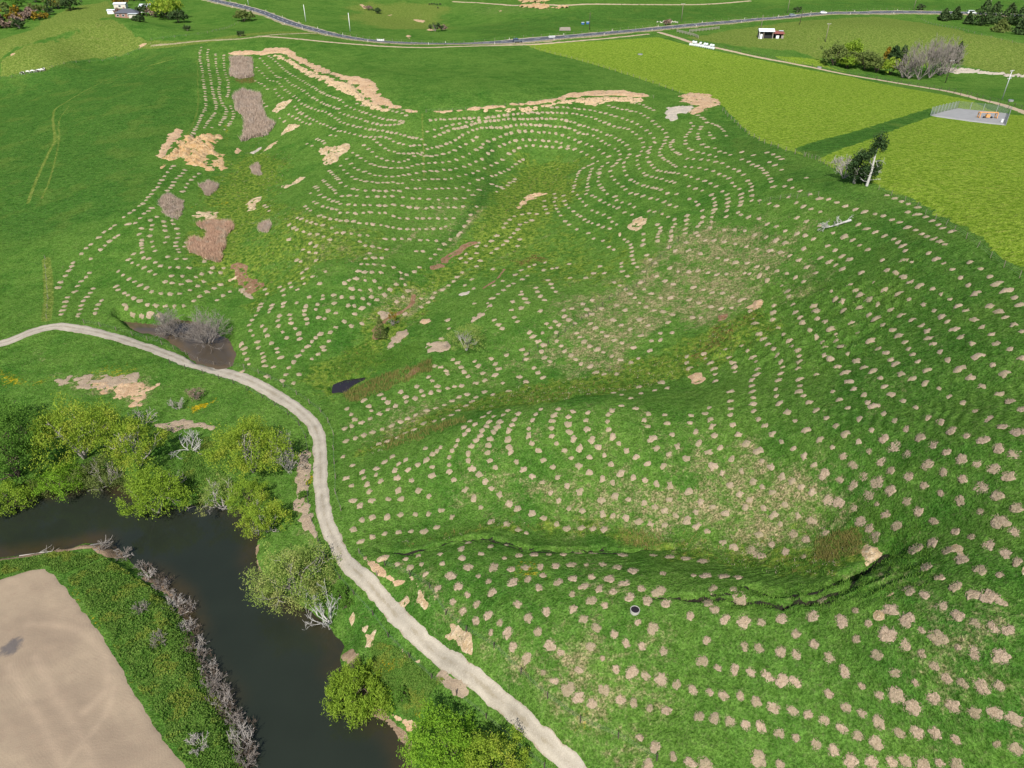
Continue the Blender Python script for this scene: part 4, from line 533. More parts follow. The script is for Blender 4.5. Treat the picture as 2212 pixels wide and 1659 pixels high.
ROWS = {
(830, 0): """17:1750 690 1800 705 1880 720 1960 740 2010 770 2060 815 2110 850 2130 885 2110 915|8:1880 650 1950 675 2040 715|24:1380 700 1460 698 1580 712 1650 720 1740 740 1800 760 1870 785 1920 800 1970 830 2020 870 2045 900 2040 930 2000 985
60:590 780 730 775 850 770 960 762 1080 748 1200 738 1330 732 1450 735 1550 745 1640 765 1730 800 1800 825 1870 840 1920 870 1960 910 1975 950 1950 1000 1930 1040 1945 1090 1990 1140 2040 1155 2090 1165 2180 1190|10:570 855 660 830 760 805 870 790 950 768
58:620 885 740 840 800 830 900 800 1000 785 1100 775 1200 775 1300 772 1400 775 1480 785 1560 810 1650 840 1720 870 1790 895 1850 930 1885 970 1880 1010 1850 1060 1850 1110 1880 1160 1950 1200 2030 1220 2090 1235
52:570 970 660 948 740 915 800 880 860 850 960 830 1060 830 1110 818 1200 810 1300 815 1390 822 1500 835 1560 865 1640 880 1700 915 1750 945 1800 975 1825 1010 1810 1050 1770 1090 1760 1130 1800 1185 1860 1230|10:550 1015 620 1010 690 995 760 970 850 920 890 895|22:930 940 1000 905 1080 875 1170 855 1290 858 1380 865 1450 880 1520 905 1580 930 1660 960 1720 1000 1750 1020|10:540 1065 620 1060 680 1055 740 1045 800 1020 860 990 920 960|15:960 1000 1030 960 1080 935 1140 920 1190 910 1290 912 1370 920 1440 930 1520 970
18:980 1075 1040 1050 1090 1010 1150 970 1210 950 1300 950 1400 960 1500 965 1560 985 1640 1020 1680 1050|12:460 1135 530 1120 590 1112 640 1112 690 1105 740 1100 820 1080 880 1055 925 1035|9:990 1145 1050 1125 1100 1100 1150 1065 1190 1040|12:470 1170 520 1170 620 1165 680 1165 730 1160 800 1140 880 1120 940 1095|6:990 1200 1060 1220 1100 1190 1140 1165|4:1020 1245 1080 1215 1130 1180|12:440 1225 500 1225 590 1230 650 1228 700 1225 750 1225 800 1215 860 1185 930 1160|2:840 1240 905 1235
12:110 675 180 690 260 705 330 720 400 735 430 750|17:0 650 50 690 110 715 180 740 260 770 330 780 420 790|16:0 735 70 755 150 780 230 805 320 815 410 800|20:0 795 80 815 150 835 230 845 300 855 380 870 460 890 530 905|18:0 850 80 870 150 890 220 890 290 890 350 920 430 945 500 945 550 940|12:220 905 250 935 310 975 380 995 450 1000 540 995|14:150 945 200 980 250 1025 310 1045 380 1053 440 1042 510 1010 600 1015|15:80 990 130 1025 180 1055 240 1080 310 1090 370 1095 430 1090 490 1075 540 1065|13:40 1035 90 1085 150 1115 230 1140 300 1148 370 1145 450 1135|14:0 1080 50 1130 100 1165 170 1180 250 1188 340 1187 410 1190|10:0 1190 40 1215 70 1225 150 1240 250 1240 390 1240
8:2170 910 2150 945 2170 980 2210 1005|11:2110 935 2080 980 2090 1020 2130 1050 2190 1085|14:2050 930 2010 985 2000 1030 2030 1075 2070 1110 2140 1120 2200 1130|6:1690 1130 1680 1170 1690 1210 1720 1240|8:1640 1100 1620 1150 1610 1200 1610 1240|8:1560 1110 1530 1180 1520 1245|5:1740 1060 1700 1090 1680 1120|4:1640 1065 1580 1100 1565 1110""",
(830, 470): """16:0 25 60 18 120 22 200 28 290 25 390 30 450 38 540 42 600 42 650 45 700 38 790 38 870 15|17:0 75 60 78 140 85 220 82 290 85 370 80 410 88 460 98 520 100 570 100 620 97 680 97 730 97 800 90|16:0 130 50 130 110 133 190 130 260 133 310 132 355 157 400 165 450 168 490 167 540 168 590 168 645 167 690 170 740 165|17:0 185 40 185 90 188 130 198 180 205 230 210 270 212 320 225 360 230 400 235 445 238 500 238 545 238 595 235 645 238 690 220|4:20 262 75 265 130 280 180 280|8:295 303 347 305 403 300 453 303 517 310 568 308 630 315 680 335""",
(0, 0): """40:1312 310 1300 350 1303 400 1315 450 1322 520 1335 600 1340 680 1320 740 1290 800 1265 850 1250 880|36:1353 325 1348 370 1358 430 1370 500 1382 580 1395 640 1410 690 1395 740 1360 785 1330 830|32:1400 350 1405 400 1412 460 1430 530 1425 590 1440 660 1470 710 1465 760 1430 810|18:1455 360 1458 420 1468 480 1485 540 1490 590 1475 630|9:1500 690 1520 740 1510 780 1485 820
30:1750 365 1790 395 1830 435 1880 475 1930 505 1990 540 2050 575 2100 605 2150 625 2200 640|30:1690 380 1730 420 1770 465 1800 500 1850 510 1900 550 1960 580 2020 625 2080 660 2150 690 2210 710|28:1670 440 1710 480 1760 525 1810 535 1860 590 1910 620 1950 660 2000 690 2060 715 2120 730 2200 780|5:1660 525 1700 545 1740 575|4:1790 580 1810 620 1840 640|3:1700 660 1730 690|14:1920 690 1950 730 2000 760 2060 790 2120 815 2200 850|7:1880 745 1930 770 1980 800 2020 810|4:2060 905 2090 915 2110 930|2:1990 935 2030 950|6:2140 1110 2170 1140 2205 1170|7:2100 1170 2140 1210 2180 1240|3:2050 1210 2075 1240|8:1130 1080 1100 1105 1080 1135 1060 1165 1040 1185 1020 1225 1000 1240|8:1205 1105 1175 1140 1140 1175 1120 1215 1090 1240""",}
spots = []
for (ox, oy), s in SPOTS.items():
    a = np.array(s.split(), float).reshape(-1, 2); spots.append(np.array(RG(ox, oy, a)))
for (ox, oy), s in ROWS.items():
    for row in s.replace("\n", "|").split("|"):
        n, q = row.split(":"); a = spline(np.array(q.split(), float).reshape(-1, 2), 6); n = int(n)
        L = np.r_[0, np.cumsum(np.hypot(*np.diff(a, axis=0).T))]; t = np.linspace(0, L[-1], n) + rng.normal(0, .10 * L[-1] / n, n)
        b = np.c_[np.interp(t, L, a[:, 0]), np.interp(t, L, a[:, 1])] + rng.normal(0, 1.6, (n, 2)); spots.append(np.array(RG(ox, oy, b)))
spots = np.vstack(spots); SP3, SPT = ray(spots); order = np.argsort(SPT); SP3 = SP3[order]; SPT = SPT[order]
keep = []                                     # where two tiles overlap, keep one
for i in range(len(SP3)):
    if all((SP3[i, 0] - SP3[j, 0]) ** 2 + (SP3[i, 1] - SP3[j, 1]) ** 2 > .55 for j in keep[-40:]): keep.append(i)
SP3 = SP3[keep]; SPT = SPT[keep]; SPN = normal(SP3[:, 0], SP3[:, 1], .8)
def dead_grass_material():
    t = NT("sprayed_dead_grass"); oi = t.n.new('ShaderNodeObjectInfo'); gi = t.n.new('ShaderNodeNewGeometry')
    n1 = t.noise(2.2, 5, .7, vec=gi.outputs['Position']); n2 = t.noise(11, 5, .75, vec=gi.outputs['Position'], dist=.4)
    c = t.mix(t.step(n1, .3, .7), (.320, .240, .165), (.445, .340, .245)); c = t.mix(t.step(n2, .5, .72, 0, .75), c, (.54, .42, .31)); c = t.mix(t.step(n2, .46, .34, 0, .9), c, (.125, .10, .055)); n3 = t.noise(4.2, 5, .7, vec=gi.outputs['Position'], seed=4); c = t.mix(t.step(n3, .50, .38, 0, .65), c, (.175, .145, .085))
    c = t.mix(1.0, c, t.mix(t.noise(.22, 3, vec=gi.outputs['Position']), (.82, .84, .86), (1.16, 1.13, 1.1)), 'MULTIPLY')
    rnd = t.math('ADD', t.math('MULTIPLY', oi.outputs['Random'], .6), t.math('MULTIPLY', gi.outputs['Random Per Island'], .4)); c = t.mix(t.step(rnd, .35, .95, 0, .55), c, (.215, .190, .105)); c = t.mix(t.math('MULTIPLY', t.step(n3, .55, .66), t.step(rnd, .25, .8, .1, .8)), c, (.070, .120, .026))
    t.bump(t.math('ADD', n1, n2), .8, .12); return t.col(c)
M_SPOT = dead_grass_material()
def patch_shape(rs, rings, segs, straws):
    th = np.linspace(0, 2 * np.pi, segs, endpoint=False); v = [(0, 0, .07)]; f3 = []
    asp = rs.uniform(.72, 1.0); ph = rs.uniform(0, 6.28, 4); sq = rs.uniform(0, .16)
    rad = 1 + .12 * np.sin(2 * th + ph[0]) + .10 * np.sin(3 * th + ph[1]) + .08 * np.sin(5 * th + ph[2]) + sq * np.cos(4 * th + ph[3]) + rs.normal(0, .06, segs)
    for k in range(1, rings + 1):
        q = k / rings; hh = .05 * (1 - q ** 3) + rs.normal(0, .03, segs) * (q < 1) - .10 * (q == 1)
        rr = rad * q * (.85 if False else 1)
        v += list(zip(np.cos(th) * rr, np.sin(th) * rr * asp, hh))
    for j in range(segs): f3.append((0, 1 + j, 1 + (j + 1) % segs))
    for k in range(rings - 1):
        for j in range(segs):
            a = 1 + k * segs + j; b = 1 + k * segs + (j + 1) % segs; c = b + segs; d = a + segs; f3 += [(a, d, c), (a, c, b)]
    for _ in range(straws):
        a = rs.uniform(0, 6.28); r0 = rs.uniform(.25, 1.0) ** .6 * 1.12; x, y = math.cos(a) * r0, math.sin(a) * r0 * asp; b = rs.uniform(0, 6.28); l = rs.uniform(.10, .30); w = .03; i = len(v)
        z = .06 if r0 < .9 else .0
        v += [(x - w * math.sin(b), y + w * math.cos(b), z), (x + w * math.sin(b), y - w * math.cos(b), z), (x + l * math.cos(b), y + l * math.sin(b), z + rs.uniform(.0, .13))]; f3.append((i, i + 1, i + 2))
    return np.array(v, float), np.array(f3)
def frame(n, spin):
    zx = Vector(n).normalized(); a = Vector((math.cos(spin), math.sin(spin), 0)); a = (a - zx * a.dot(zx)).normalized(); b = zx.cross(a)
    return Matrix((a, b, zx)).transposed()
rs_ = np.random.RandomState(5)
variants = [np_mesh("grass_patch", *patch_shape(rs_, 6, 30, 110), M_SPOT, True) for _ in range(16)]
ZONES = [(gxy(q), t) for q, t in (
 ([(800, 1150), (1050, 1150), (1400, 1195), (1500, 1300), (1330, 1345), (1200, 1320), (900, 1340)], "on the near spur below the dark crack"),
 ([(860, 1300), (1200, 1320), (1420, 1340), (1420, 1440), (1300, 1520), (1100, 1460)], "just above the pale clay banks"),
 ([(1420, 1290), (1700, 1310), (1800, 1340), (1740, 1480), (1480, 1430), (1420, 1380)], "right of the round trough"),
 ([(1280, 1430), (1740, 1470), (1640, 1560), (1600, 1700), (1200, 1700)], "in bottom rows beside the track"),
 ([(1740, 1330), (2300, 1330), (2300, 1520), (1740, 1520)], "on the right slope below the scarp"),
 ([(1600, 1500), (2300, 1500), (2300, 1750), (1560, 1750)], "in the bottom right corner rows"),
 ([(1850, 1000), (2300, 1000), (2300, 1340), (1900, 1340), (1960, 1220)], "on the steep right slope beside the scarp"),
 ([(1500, 1000), (1850, 1000), (1930, 1180), (1780, 1260), (1500, 1230)], "in the dry hollow above the rush clump"))]
ZONES.append((None, "on the middle spurs of the hillside"))
def patch_zone(p):
    for k, (pl, t) in enumerate(ZONES[:-1]):
        if sd_poly(pl, np.array([p[0]]), np.array([p[1]]))[0] < 0: return k
    return len(ZONES) - 1
NBIG = min(298, len(SP3))
for i in range(NBIG):
    o = obj("grass_patch", variants[i % 16]); s = float(np.clip(rs_.normal(.98, .18), .55, 1.4)) * float(np.clip(.46 + .0018 * SPT[i], .5, .80))
    o.matrix_world = Matrix.Translation(Vector(SP3[i]) + Vector((0, 0, .03))) @ frame(SPN[i], rs_.uniform(0, 6.28)).to_4x4() @ Matrix.Diagonal((s, s, 1, 1))
    zi = patch_zone(SP3[i]); sz = s / float(np.clip(.46 + .0018 * SPT[i], .5, .80)); ad = "small " if sz < .86 else ("large " if sz > 1.12 else ""); tag(o, ad + "tan patch of sprayed dead grass " + ZONES[zi][1], "grass patch", ad + "sprayed patches " + ZONES[zi][1])
far_shapes = [patch_shape(rs_, 2, 10, 0) for _ in range(12)]; vv = []; ff = []; n0 = 0
for i in range(NBIG, len(SP3)):
    v, f = far_shapes[i % 12]; s = rs_.uniform(.80, 1.20) * float(np.clip(.52 + .0018 * SPT[i], .6, .98))
    M = np.array(frame(SPN[i], rs_.uniform(0, 6.28))); vv.append((v * [s, s, 1.6]) @ M.T + SP3[i] + [0, 0, .05]); ff.append(f + n0); n0 += len(v)
tag(obj("distant_grass_patches", np_mesh("distant_grass_patches", np.vstack(vv), np.vstack(ff), M_SPOT, True)), "rows of small tan sprayed patches curving round the farther bowl and spurs", "grass patches", None, "stuff")

# ------------------------------------------------------------------ plants
def leaf_material(name, a, b, c=None, trans=.35):
    t = NT(name); g = t.n.new('ShaderNodeNewGeometry'); n = t.noise(.55, 3)
    col = t.mix(t.math('ADD', t.math('MULTIPLY', g.outputs['Random Per Island'], .6), t.math('MULTIPLY', t.step(n, .3, .7), .4)), a, b)
    if c: col = t.mix(t.step(t.noise(.32, 3, seed=3), .52, .62, 0, .7), col, c)
    d = t.n.new('ShaderNodeBsdfDiffuse'); tr = t.n.new('ShaderNodeBsdfTranslucent'); mx = t.n.new('ShaderNodeMixShader'); mx.inputs[0].default_value = trans
    t.l.new(col, d.inputs[0]); t.l.new(col, tr.inputs[0]); t.l.new(d.outputs[0], mx.inputs[1]); t.l.new(tr.outputs[0], mx.inputs[2]); t.l.new(mx.outputs[0], t.out.inputs[0]); return t.m
L_YEL = leaf_material("willow_leaf_yellow_green", (.165, .270, .024), (.330, .430, .055), (.390, .420, .060), .4); L_MID = leaf_material("willow_leaf_green", (.160, .280, .024), (.310, .420, .055), None, .4); L_DK = leaf_material("leaf_dark_green", (.070, .165, .022), (.150, .275, .045), None, .35)
L_GREY = leaf_material("leaf_grey_green", (.165, .255, .045), (.320, .400, .100), (.37, .36, .13), .35); L_BR = leaf_material("leaf_bright_green", (.125, .280, .020), (.260, .420, .045), None, .4); L_PINE = leaf_material("conifer_needles", (0.021, 0.047, 0.016), (0.058, 0.098, 0.034), None, .1); L_OLIVE = leaf_material("leaf_olive", (0.096, 0.144, 0.035), (0.208, 0.248, 0.072)); L_SHRUB = leaf_material("shrub_leaf_dark", (0.033, 0.068, 0.022), (0.083, 0.120, 0.045), None, .15)
L_PINK = leaf_material("twig_brown", (0.165, 0.112, 0.083), (0.285, 0.203, 0.158), None, .05); L_GORSE = leaf_material("gorse_leaf", (0.098, 0.091, 0.028), (0.336, 0.210, 0.014), None, .1); L_WEED = leaf_material("weed_leaf", (.065, .160, .022), (.200, .310, .062), (.250, .290, .050), .4); L_STRAW = leaf_material("dry_reed", (0.300, 0.225, 0.173), (0.570, 0.450, 0.352), (0.435, 0.360, 0.300), .15); L_STRAWP = leaf_material("dry_reed_pink", (0.392, 0.239, 0.160), (0.609, 0.420, 0.297), (0.478, 0.392, 0.290), .15); L_RUSH = leaf_material("rush", (0.090, 0.120, 0.028), (0.260, 0.210, 0.070), None, .1)
W_BARK = simple("bark_brown", (.11, .085, .065), .9, .1, .3, 6); W_GREY = simple("bark_grey", (.30, .27, .235), .9, .1, .25, 6); W_WHITE = simple("bleached_wood", (.43, .41, .385), .8, .15, .15, 6); W_TWIG = simple("grey_twigs", (.235, .205, .18), .9, .1, .3, 6); W_PALE = simple("pale_twigs", (.37, .335, .30), .9, .1, .25, 6)
def tubes(segs, sides=4):
    if not segs: return np.zeros((0, 3)), np.zeros((0, 4), int)
    a = np.array([s[0] for s in segs], float); b = np.array([s[1] for s in segs], float); r0 = np.array([s[2] for s in segs]); r1 = np.array([s[3] for s in segs])
    d = b - a; d /= np.linalg.norm(d, axis=1)[:, None] + 1e-9; ref = np.where(np.abs(d[:, 2:]) > .9, [[1., 0, 0]], [[0, 0, 1.]]); u = np.cross(d, ref); u /= np.linalg.norm(u, axis=1)[:, None] + 1e-9; w = np.cross(d, u)
    th = np.arange(sides) * 2 * np.pi / sides; ring = np.cos(th)[None, :, None] * u[:, None] + np.sin(th)[None, :, None] * w[:, None]
    v = np.concatenate([a[:, None] + ring * r0[:, None, None], b[:, None] + ring * r1[:, None, None]], 1).reshape(-1, 3)
    base = (np.arange(len(segs)) * 2 * sides)[:, None]; k = np.arange(sides); f = np.stack([base + k, base + (k + 1) % sides, base + sides + (k + 1) % sides, base + sides + k], -1).reshape(-1, 4)
    return v, f
def branching(rs, p, d, length, r, depth, segs, tips, spread=.6, up=.15, kids=(2, 4), droop=0.0, shrink=(.58, .8), minr=.012):
    n = 3; q = Vector(p); d = Vector(d).normalized()
    pts = [q.copy()]
    for k in range(n):
        d = (d + Vector(rs.normal(0, .13, 3)) + Vector((0, 0, up * .3 - droop * .3))).normalized(); q2 = q + d * (length / n); ra = r * (1 - .35 * k / n); rb = r * (1 - .35 * (k + 1) / n)
        segs.append((tuple(q), tuple(q2), max(ra, minr), max(rb, minr))); q = q2; pts.append(q.copy())
    if depth == 0: tips.append(tuple(q)); tips.append(tuple(pts[1])); return
    for k in range(rs.randint(kids[0], kids[1] + 1)):
        start = pts[rs.randint(1, n + 1)] if k else pts[-1]; nd = (d + Vector(rs.normal(0, spread, 3)) + Vector((0, 0, up - droop))).normalized()
        branching(rs, start, nd, length * rs.uniform(*shrink), r * .58, depth - 1, segs, tips, spread, up, kids, droop, shrink, minr)
def leaf_quads(rs, c, size, elong=1.6, upright=0.0):
    n = len(c); a = rs.normal(0, 1, (n, 3)); a[:, 2] += upright * 1.3; a /= np.linalg.norm(a, axis=1)[:, None]
    nn = rs.normal(0, .75, (n, 3)) + [0, 0, .9]; b = np.cross(a, nn); b /= np.linalg.norm(b, axis=1)[:, None] + 1e-9
    s = (size * rs.uniform(.6, 1.35, n))[:, None]; a = a * s * elong * .5; b = b * s * .5
    v = np.stack([c - a, c + b * .8 - a * .1, c + a, c - b * .8 - a * .1], 1).reshape(-1, 3); f = np.arange(4 * n).reshape(-1, 4); return v, f
def crown_points(rs, R_, H, base, clumps, per, cl=.2, hollow=.55, flat=0.0):
    # clump centres over an irregular dome, leaves gathered round each
    d = rs.normal(0, 1, (clumps, 3)); d[:, 2] = np.abs(d[:, 2]) * 1.0 - .25; d /= np.linalg.norm(d, axis=1)[:, None]
    lob = 1 + .22 * np.sin(d[:, 0] * 5 + rs.uniform(0, 6)) * np.sin(d[:, 1] * 5 + rs.uniform(0, 6)) + .16 * np.sin(np.arctan2(d[:, 1], d[:, 0]) * 3 + rs.uniform(0, 6)) + .12 * rs.normal(0, 1, clumps)
    rad = (hollow + (1 - hollow) * rs.uniform(0, 1, clumps) ** .5) * lob
    c = d * rad[:, None] * [R_, R_, H * .5] + [0, 0, base + H * .42]; c[:, 2] = np.maximum(c[:, 2], base * .6)
    sc = rs.uniform(.6, 1.35, clumps) * cl * R_; L = rs.normal(0, .5, (clumps, per, 3)) * sc[:, None, None] * [1, 1, .8]; return (c[:, None] + L).reshape(-1, 3)
def tree(name, label, u, v, R_, H, leaf, bark=W_BARK, seed=0, clumps=120, per=45, size=.22, base=.12, elong=1.7, upright=.25, hollow=.5, cl=.2, weep=0, bare=0, group=None, cat="tree", lean=(0, 0), shape=(1, 1)):
    rs = np.random.RandomState(seed); p = P(u, v); root = empty(name, p - Vector((0, 0, .08))); tag(root, label, cat, group)
    segs = []; tips = []; k = 4 if H > 4 else 5
    for i in range(k):
        a = i * 6.283 / k + rs.uniform(-.5, .5); dd = Vector((math.cos(a) * .6 + lean[0], math.sin(a) * .6 + lean[1], 1)); branching(rs, (0, 0, 0), dd, H * .36, .035 * R_ + .04, 3 if bare == 0 else 4, segs, tips, .55, .25, (2, 3), minr=.014)
    vv, f = tubes(segs); obj("trunk", np_mesh("trunk", vv, f, bark, True), root)
    if leaf is not None:
        c = crown_points(rs, R_, H * .95, H * base, clumps, per, cl, hollow); c[:, 0] = c[:, 0] * shape[0] + lean[0] * c[:, 2]; c[:, 1] = c[:, 1] * shape[1] + lean[1] * c[:, 2]
        if weep:
            drop = rs.uniform(0, 1, len(c)) ** 1.5 * H * weep; c[:, 2] = np.maximum(c[:, 2] - drop * (np.hypot(c[:, 0], c[:, 1]) / R_), .1)
        if size < .4: c = np.vstack([c, (c + rs.normal(0, size * .9, c.shape))[: int(len(c) * .55)]]); size = size * .70
        vv, f = leaf_quads(rs, c, size, elong, upright); obj("crown", np_mesh("crown", vv, f, leaf), root)
    return root
WIL = "willows along the river"
tree("broadleaf_tree", "large dark green tree cut by the left edge of the photo above the river", 40, 1030, 6.6, 12.0, L_DK, seed=1, clumps=210, per=52, size=.27, cl=.19, group=WIL)
tree("broadleaf_tree", "dark green tree behind the large one at the left edge beside the bare flat", -25, 960, 5.5, 10.5, L_DK, seed=2, clumps=150, per=45, size=.27, group=WIL)
tree("willow", "light green low willow at the left edge overhanging the river", 15, 1082, 3.4, 5.0, L_MID, seed=3, clumps=90, per=40, size=.22, group=WIL)
tree("willow", "tall yellow willow right of the dark tree in the river grove", 182, 990, 6.8, 10.5, L_YEL, W_GREY, seed=4, cl=.175, clumps=190, per=48, size=.24, upright=.8, elong=2.2, group=WIL, hollow=.45)
tree("willow", "bright green low willow on the bank in front of the tall yellow one", 135, 1050, 3.6, 5.4, L_BR, seed=5, clumps=90, per=44, size=.21, group=WIL)
tree("willow", "sparse olive willow on the bank between the bright green and the outermost one", 225, 1030, 4.4, 5.6, L_OLIVE, W_GREY, seed=6, clumps=90, per=38, size=.2, bare=1, group=WIL)
tree("willow", "yellow green willow behind the big one that leans over the river bend", 305, 1005, 4.9, 8.6, L_YEL, W_GREY, seed=7, cl=.175, clumps=130, per=44, size=.22, upright=.8, elong=2.1, group=WIL)
tree("willow", "big rounded willow overhanging the inside of the river bend", 338, 1088, 4.3, 8.8, L_MID, W_GREY, seed=8, cl=.175, clumps=170, per=48, size=.21, upright=.7, elong=2.2, base=.05, group=WIL)
tree("willow", "broad upright yellow green willow between the dead white branches and the track", 548, 1020, 6.0, 9.0, L_YEL, W_GREY, seed=9, cl=.175, clumps=190, per=46, size=.22, upright=.9, elong=2.3, bare=0, group=WIL, hollow=.45)
tree("willow", "thin grey twigged willow half in leaf left of the two small round ones", 478, 1082, 3.4, 6.2, L_GREY, W_PALE, seed=10, clumps=60, per=34, size=.17, bare=1, group=WIL)
tree("willow", "small round smooth crowned green willow right on the river corner", 537, 1092, 2.9, 5.4, L_MID, seed=11, clumps=110, per=46, size=.16, cl=.16, hollow=.75, group=WIL)
tree("willow", "small yellow willow with pale bare centre right of the smooth round one", 577, 1146, 3.5, 5.8, L_YEL, W_PALE, seed=12, cl=.175, clumps=110, per=42, size=.19, upright=.7, elong=2, bare=1, group=WIL)
tree("willow", "large pale olive willow with grey limbs between the river and the track", 640, 1285, 5.1, 8.2, L_GREY, W_GREY, seed=13, clumps=180, per=50, size=.19, upright=.5, elong=2.1, bare=1, group=WIL, base=.04)
tree("willow", "weeping lime green willow standing over the water near the bottom", 770, 1503, 3.5, 5.4, L_MID, seed=14, clumps=200, per=52, size=.17, elong=3.4, upright=1.2, weep=.35, group=WIL, base=.02, cl=.15)
tree("broadleaf_tree", "bright green tree at the bottom edge left of its yellower twin", 960, 1655, 3.7, 7.0, L_BR, seed=15, clumps=170, per=50, size=.2, upright=.2, group=WIL, cl=.175)
tree("broadleaf_tree", "yellow green tree at the bottom edge beside the gravel track", 1066, 1690, 3.4, 6.4, L_YEL, seed=16, clumps=160, per=50, size=.18, upright=.2, group=WIL, cl=.175)
tree("bush", "lone round half leafless bush on the valley floor among the sprayed patches", 1008, 757, 3.6, 5.2, L_GREY, W_PALE, seed=17, clumps=150, per=22, size=.16, hollow=.7, bare=1, cat="bush", cl=.16)
def spire(name, label, u, v, R_, H, leaf, seed, cat="tree", group=None, n=2600, size=.2, power=.8, bark=W_BARK, skirt=.08, ragged=.2):
    rs = np.random.RandomState(seed); root = empty(name, P(u, v) - Vector((0, 0, .08))); tag(root, label, cat, group)
    vv, f = tubes([((0, 0, 0), (0, 0, H * .55), .05 * R_ + .05, .04), ((0, 0, H * .55), (0, 0, H * .97), .04, .012)], 6); obj("trunk", np_mesh("trunk", vv, f, bark, True), root)
    t = rs.uniform(0, 1, n) ** 1.35; a = rs.uniform(0, 6.283, n); lob = 1 + ragged * np.sin(a * 3 + 7 * t + seed) + ragged * .7 * np.sin(t * 34 + a); r = R_ * np.minimum(1, (1 - t) ** power * 1.05) * (t * 9 + .35).clip(0, 1) * lob * rs.uniform(.45, 1, n) ** .5
    c = np.c_[np.cos(a) * r, np.sin(a) * r, H * (skirt + t * (1 - skirt))]; vv, f = leaf_quads(rs, c, size, 1.8, .2); obj("crown", np_mesh("crown", vv, f, leaf), root); return root
spire("conifer", "small pointed green conifer beside the brown gully stream", 823, 731, 1.35, 5.3, L_OLIVE, 21, n=2200, size=.16, power=.7)
tree("bush", "small orange topped bush right of the pointed conifer", 850, 703, 1.0, 2.6, L_GORSE, W_TWIG, seed=22, clumps=40, per=16, size=.15, cat="bush", base=.4)
def bare_tree(name, label, u, v, H, mat, seed, depth=4, stems=4, lean=(0, 0), flat=1.0, r=.07, group=None, cat="bare tree", spread=.5, up=.2, minr=.012, kids=(2, 4)):
    rs = np.random.RandomState(seed); root = empty(name, P(u, v) - Vector((0, 0, .08))); tag(root, label, cat, group); segs = []; tips = []
    for i in range(stems):
        a = i * 6.283 / stems + rs.uniform(-.5, .5); dd = Vector((math.cos(a) * .8 + lean[0], math.sin(a) * .8 + lean[1], flat)); s0 = len(segs); branching(rs, (math.cos(a) * .15, math.sin(a) * .15, 0), dd, H * .36, r, depth, segs, tips, spread, up * flat, kids, minr=minr)
    vv, f = tubes(segs[:], 3); k = max(1, len(segs) // stems)
    if depth <= 3:
        a, b = tubes(segs, 4); obj("stems", np_mesh("stems", a, b, mat, True), root); return root
    big = [s for s in segs if s[2] > r * .5]; small = [s for s in segs if s[2] <= r * .5]
    a, b = tubes(big, 5); obj("trunk", np_mesh("trunk", a, b, mat, True), root)
    if small: a, b = tubes(small, 3); obj("branches", np_mesh("branches", a, b, mat, True), root)
    return root
bare_tree("bare_willow", "grey leafless willow thicket in the pond, left one of the two", 372, 724, 7.0, W_TWIG, 31, 4, 12, group="leafless willows in the pond", spread=.62, r=.06, minr=.022)
bare_tree("bare_willow", "larger grey leafless willow thicket on the pond edge right of the other", 450, 738, 9.2, W_TWIG, 32, 4, 14, group="leafless willows in the pond", spread=.62, r=.07, minr=.022)
bare_tree("dead_tree", "bleached white dead tree leaning over the river bank", 712, 1330, 6.0, W_WHITE, 33, 4, 6, lean=(-.45, .05), r=.10, spread=.42, minr=.020, kids=(2, 3), cat="dead tree")
bare_tree("bare_tree", "pale leafless tree at the track bend right of the broad yellow willow", 628, 1012, 7.0, W_PALE, 34, 4, 5, lean=(-.1, .1), r=.09, spread=.45, minr=.018)
bare_tree("dead_tree", "white dead branching tree lying low by the dry grass strip near the river grove", 412, 972, 4.6, W_WHITE, 35, 3, 6, flat=.55, r=.09, minr=.022, spread=.45, cat="dead tree")
bare_tree("dead_tree", "grey dead branches in the shade behind the yellow willows", 312, 915, 3.8, W_PALE, 36, 3, 5, flat=.6, r=.07, minr=.02, cat="dead tree")
bare_tree("bare_bush", "small grey leafless bush on the river flat below the dry bare ground", 385, 884, 2.6, W_PALE, 37, 3, 7, r=.04, minr=.018, cat="bush")
tree("bush", "brownish twiggy bush on the flat below the track", 425, 862, 1.5, 2.4, L_PINK, W_TWIG, seed=38, clumps=50, per=20, size=.14, cat="bush")
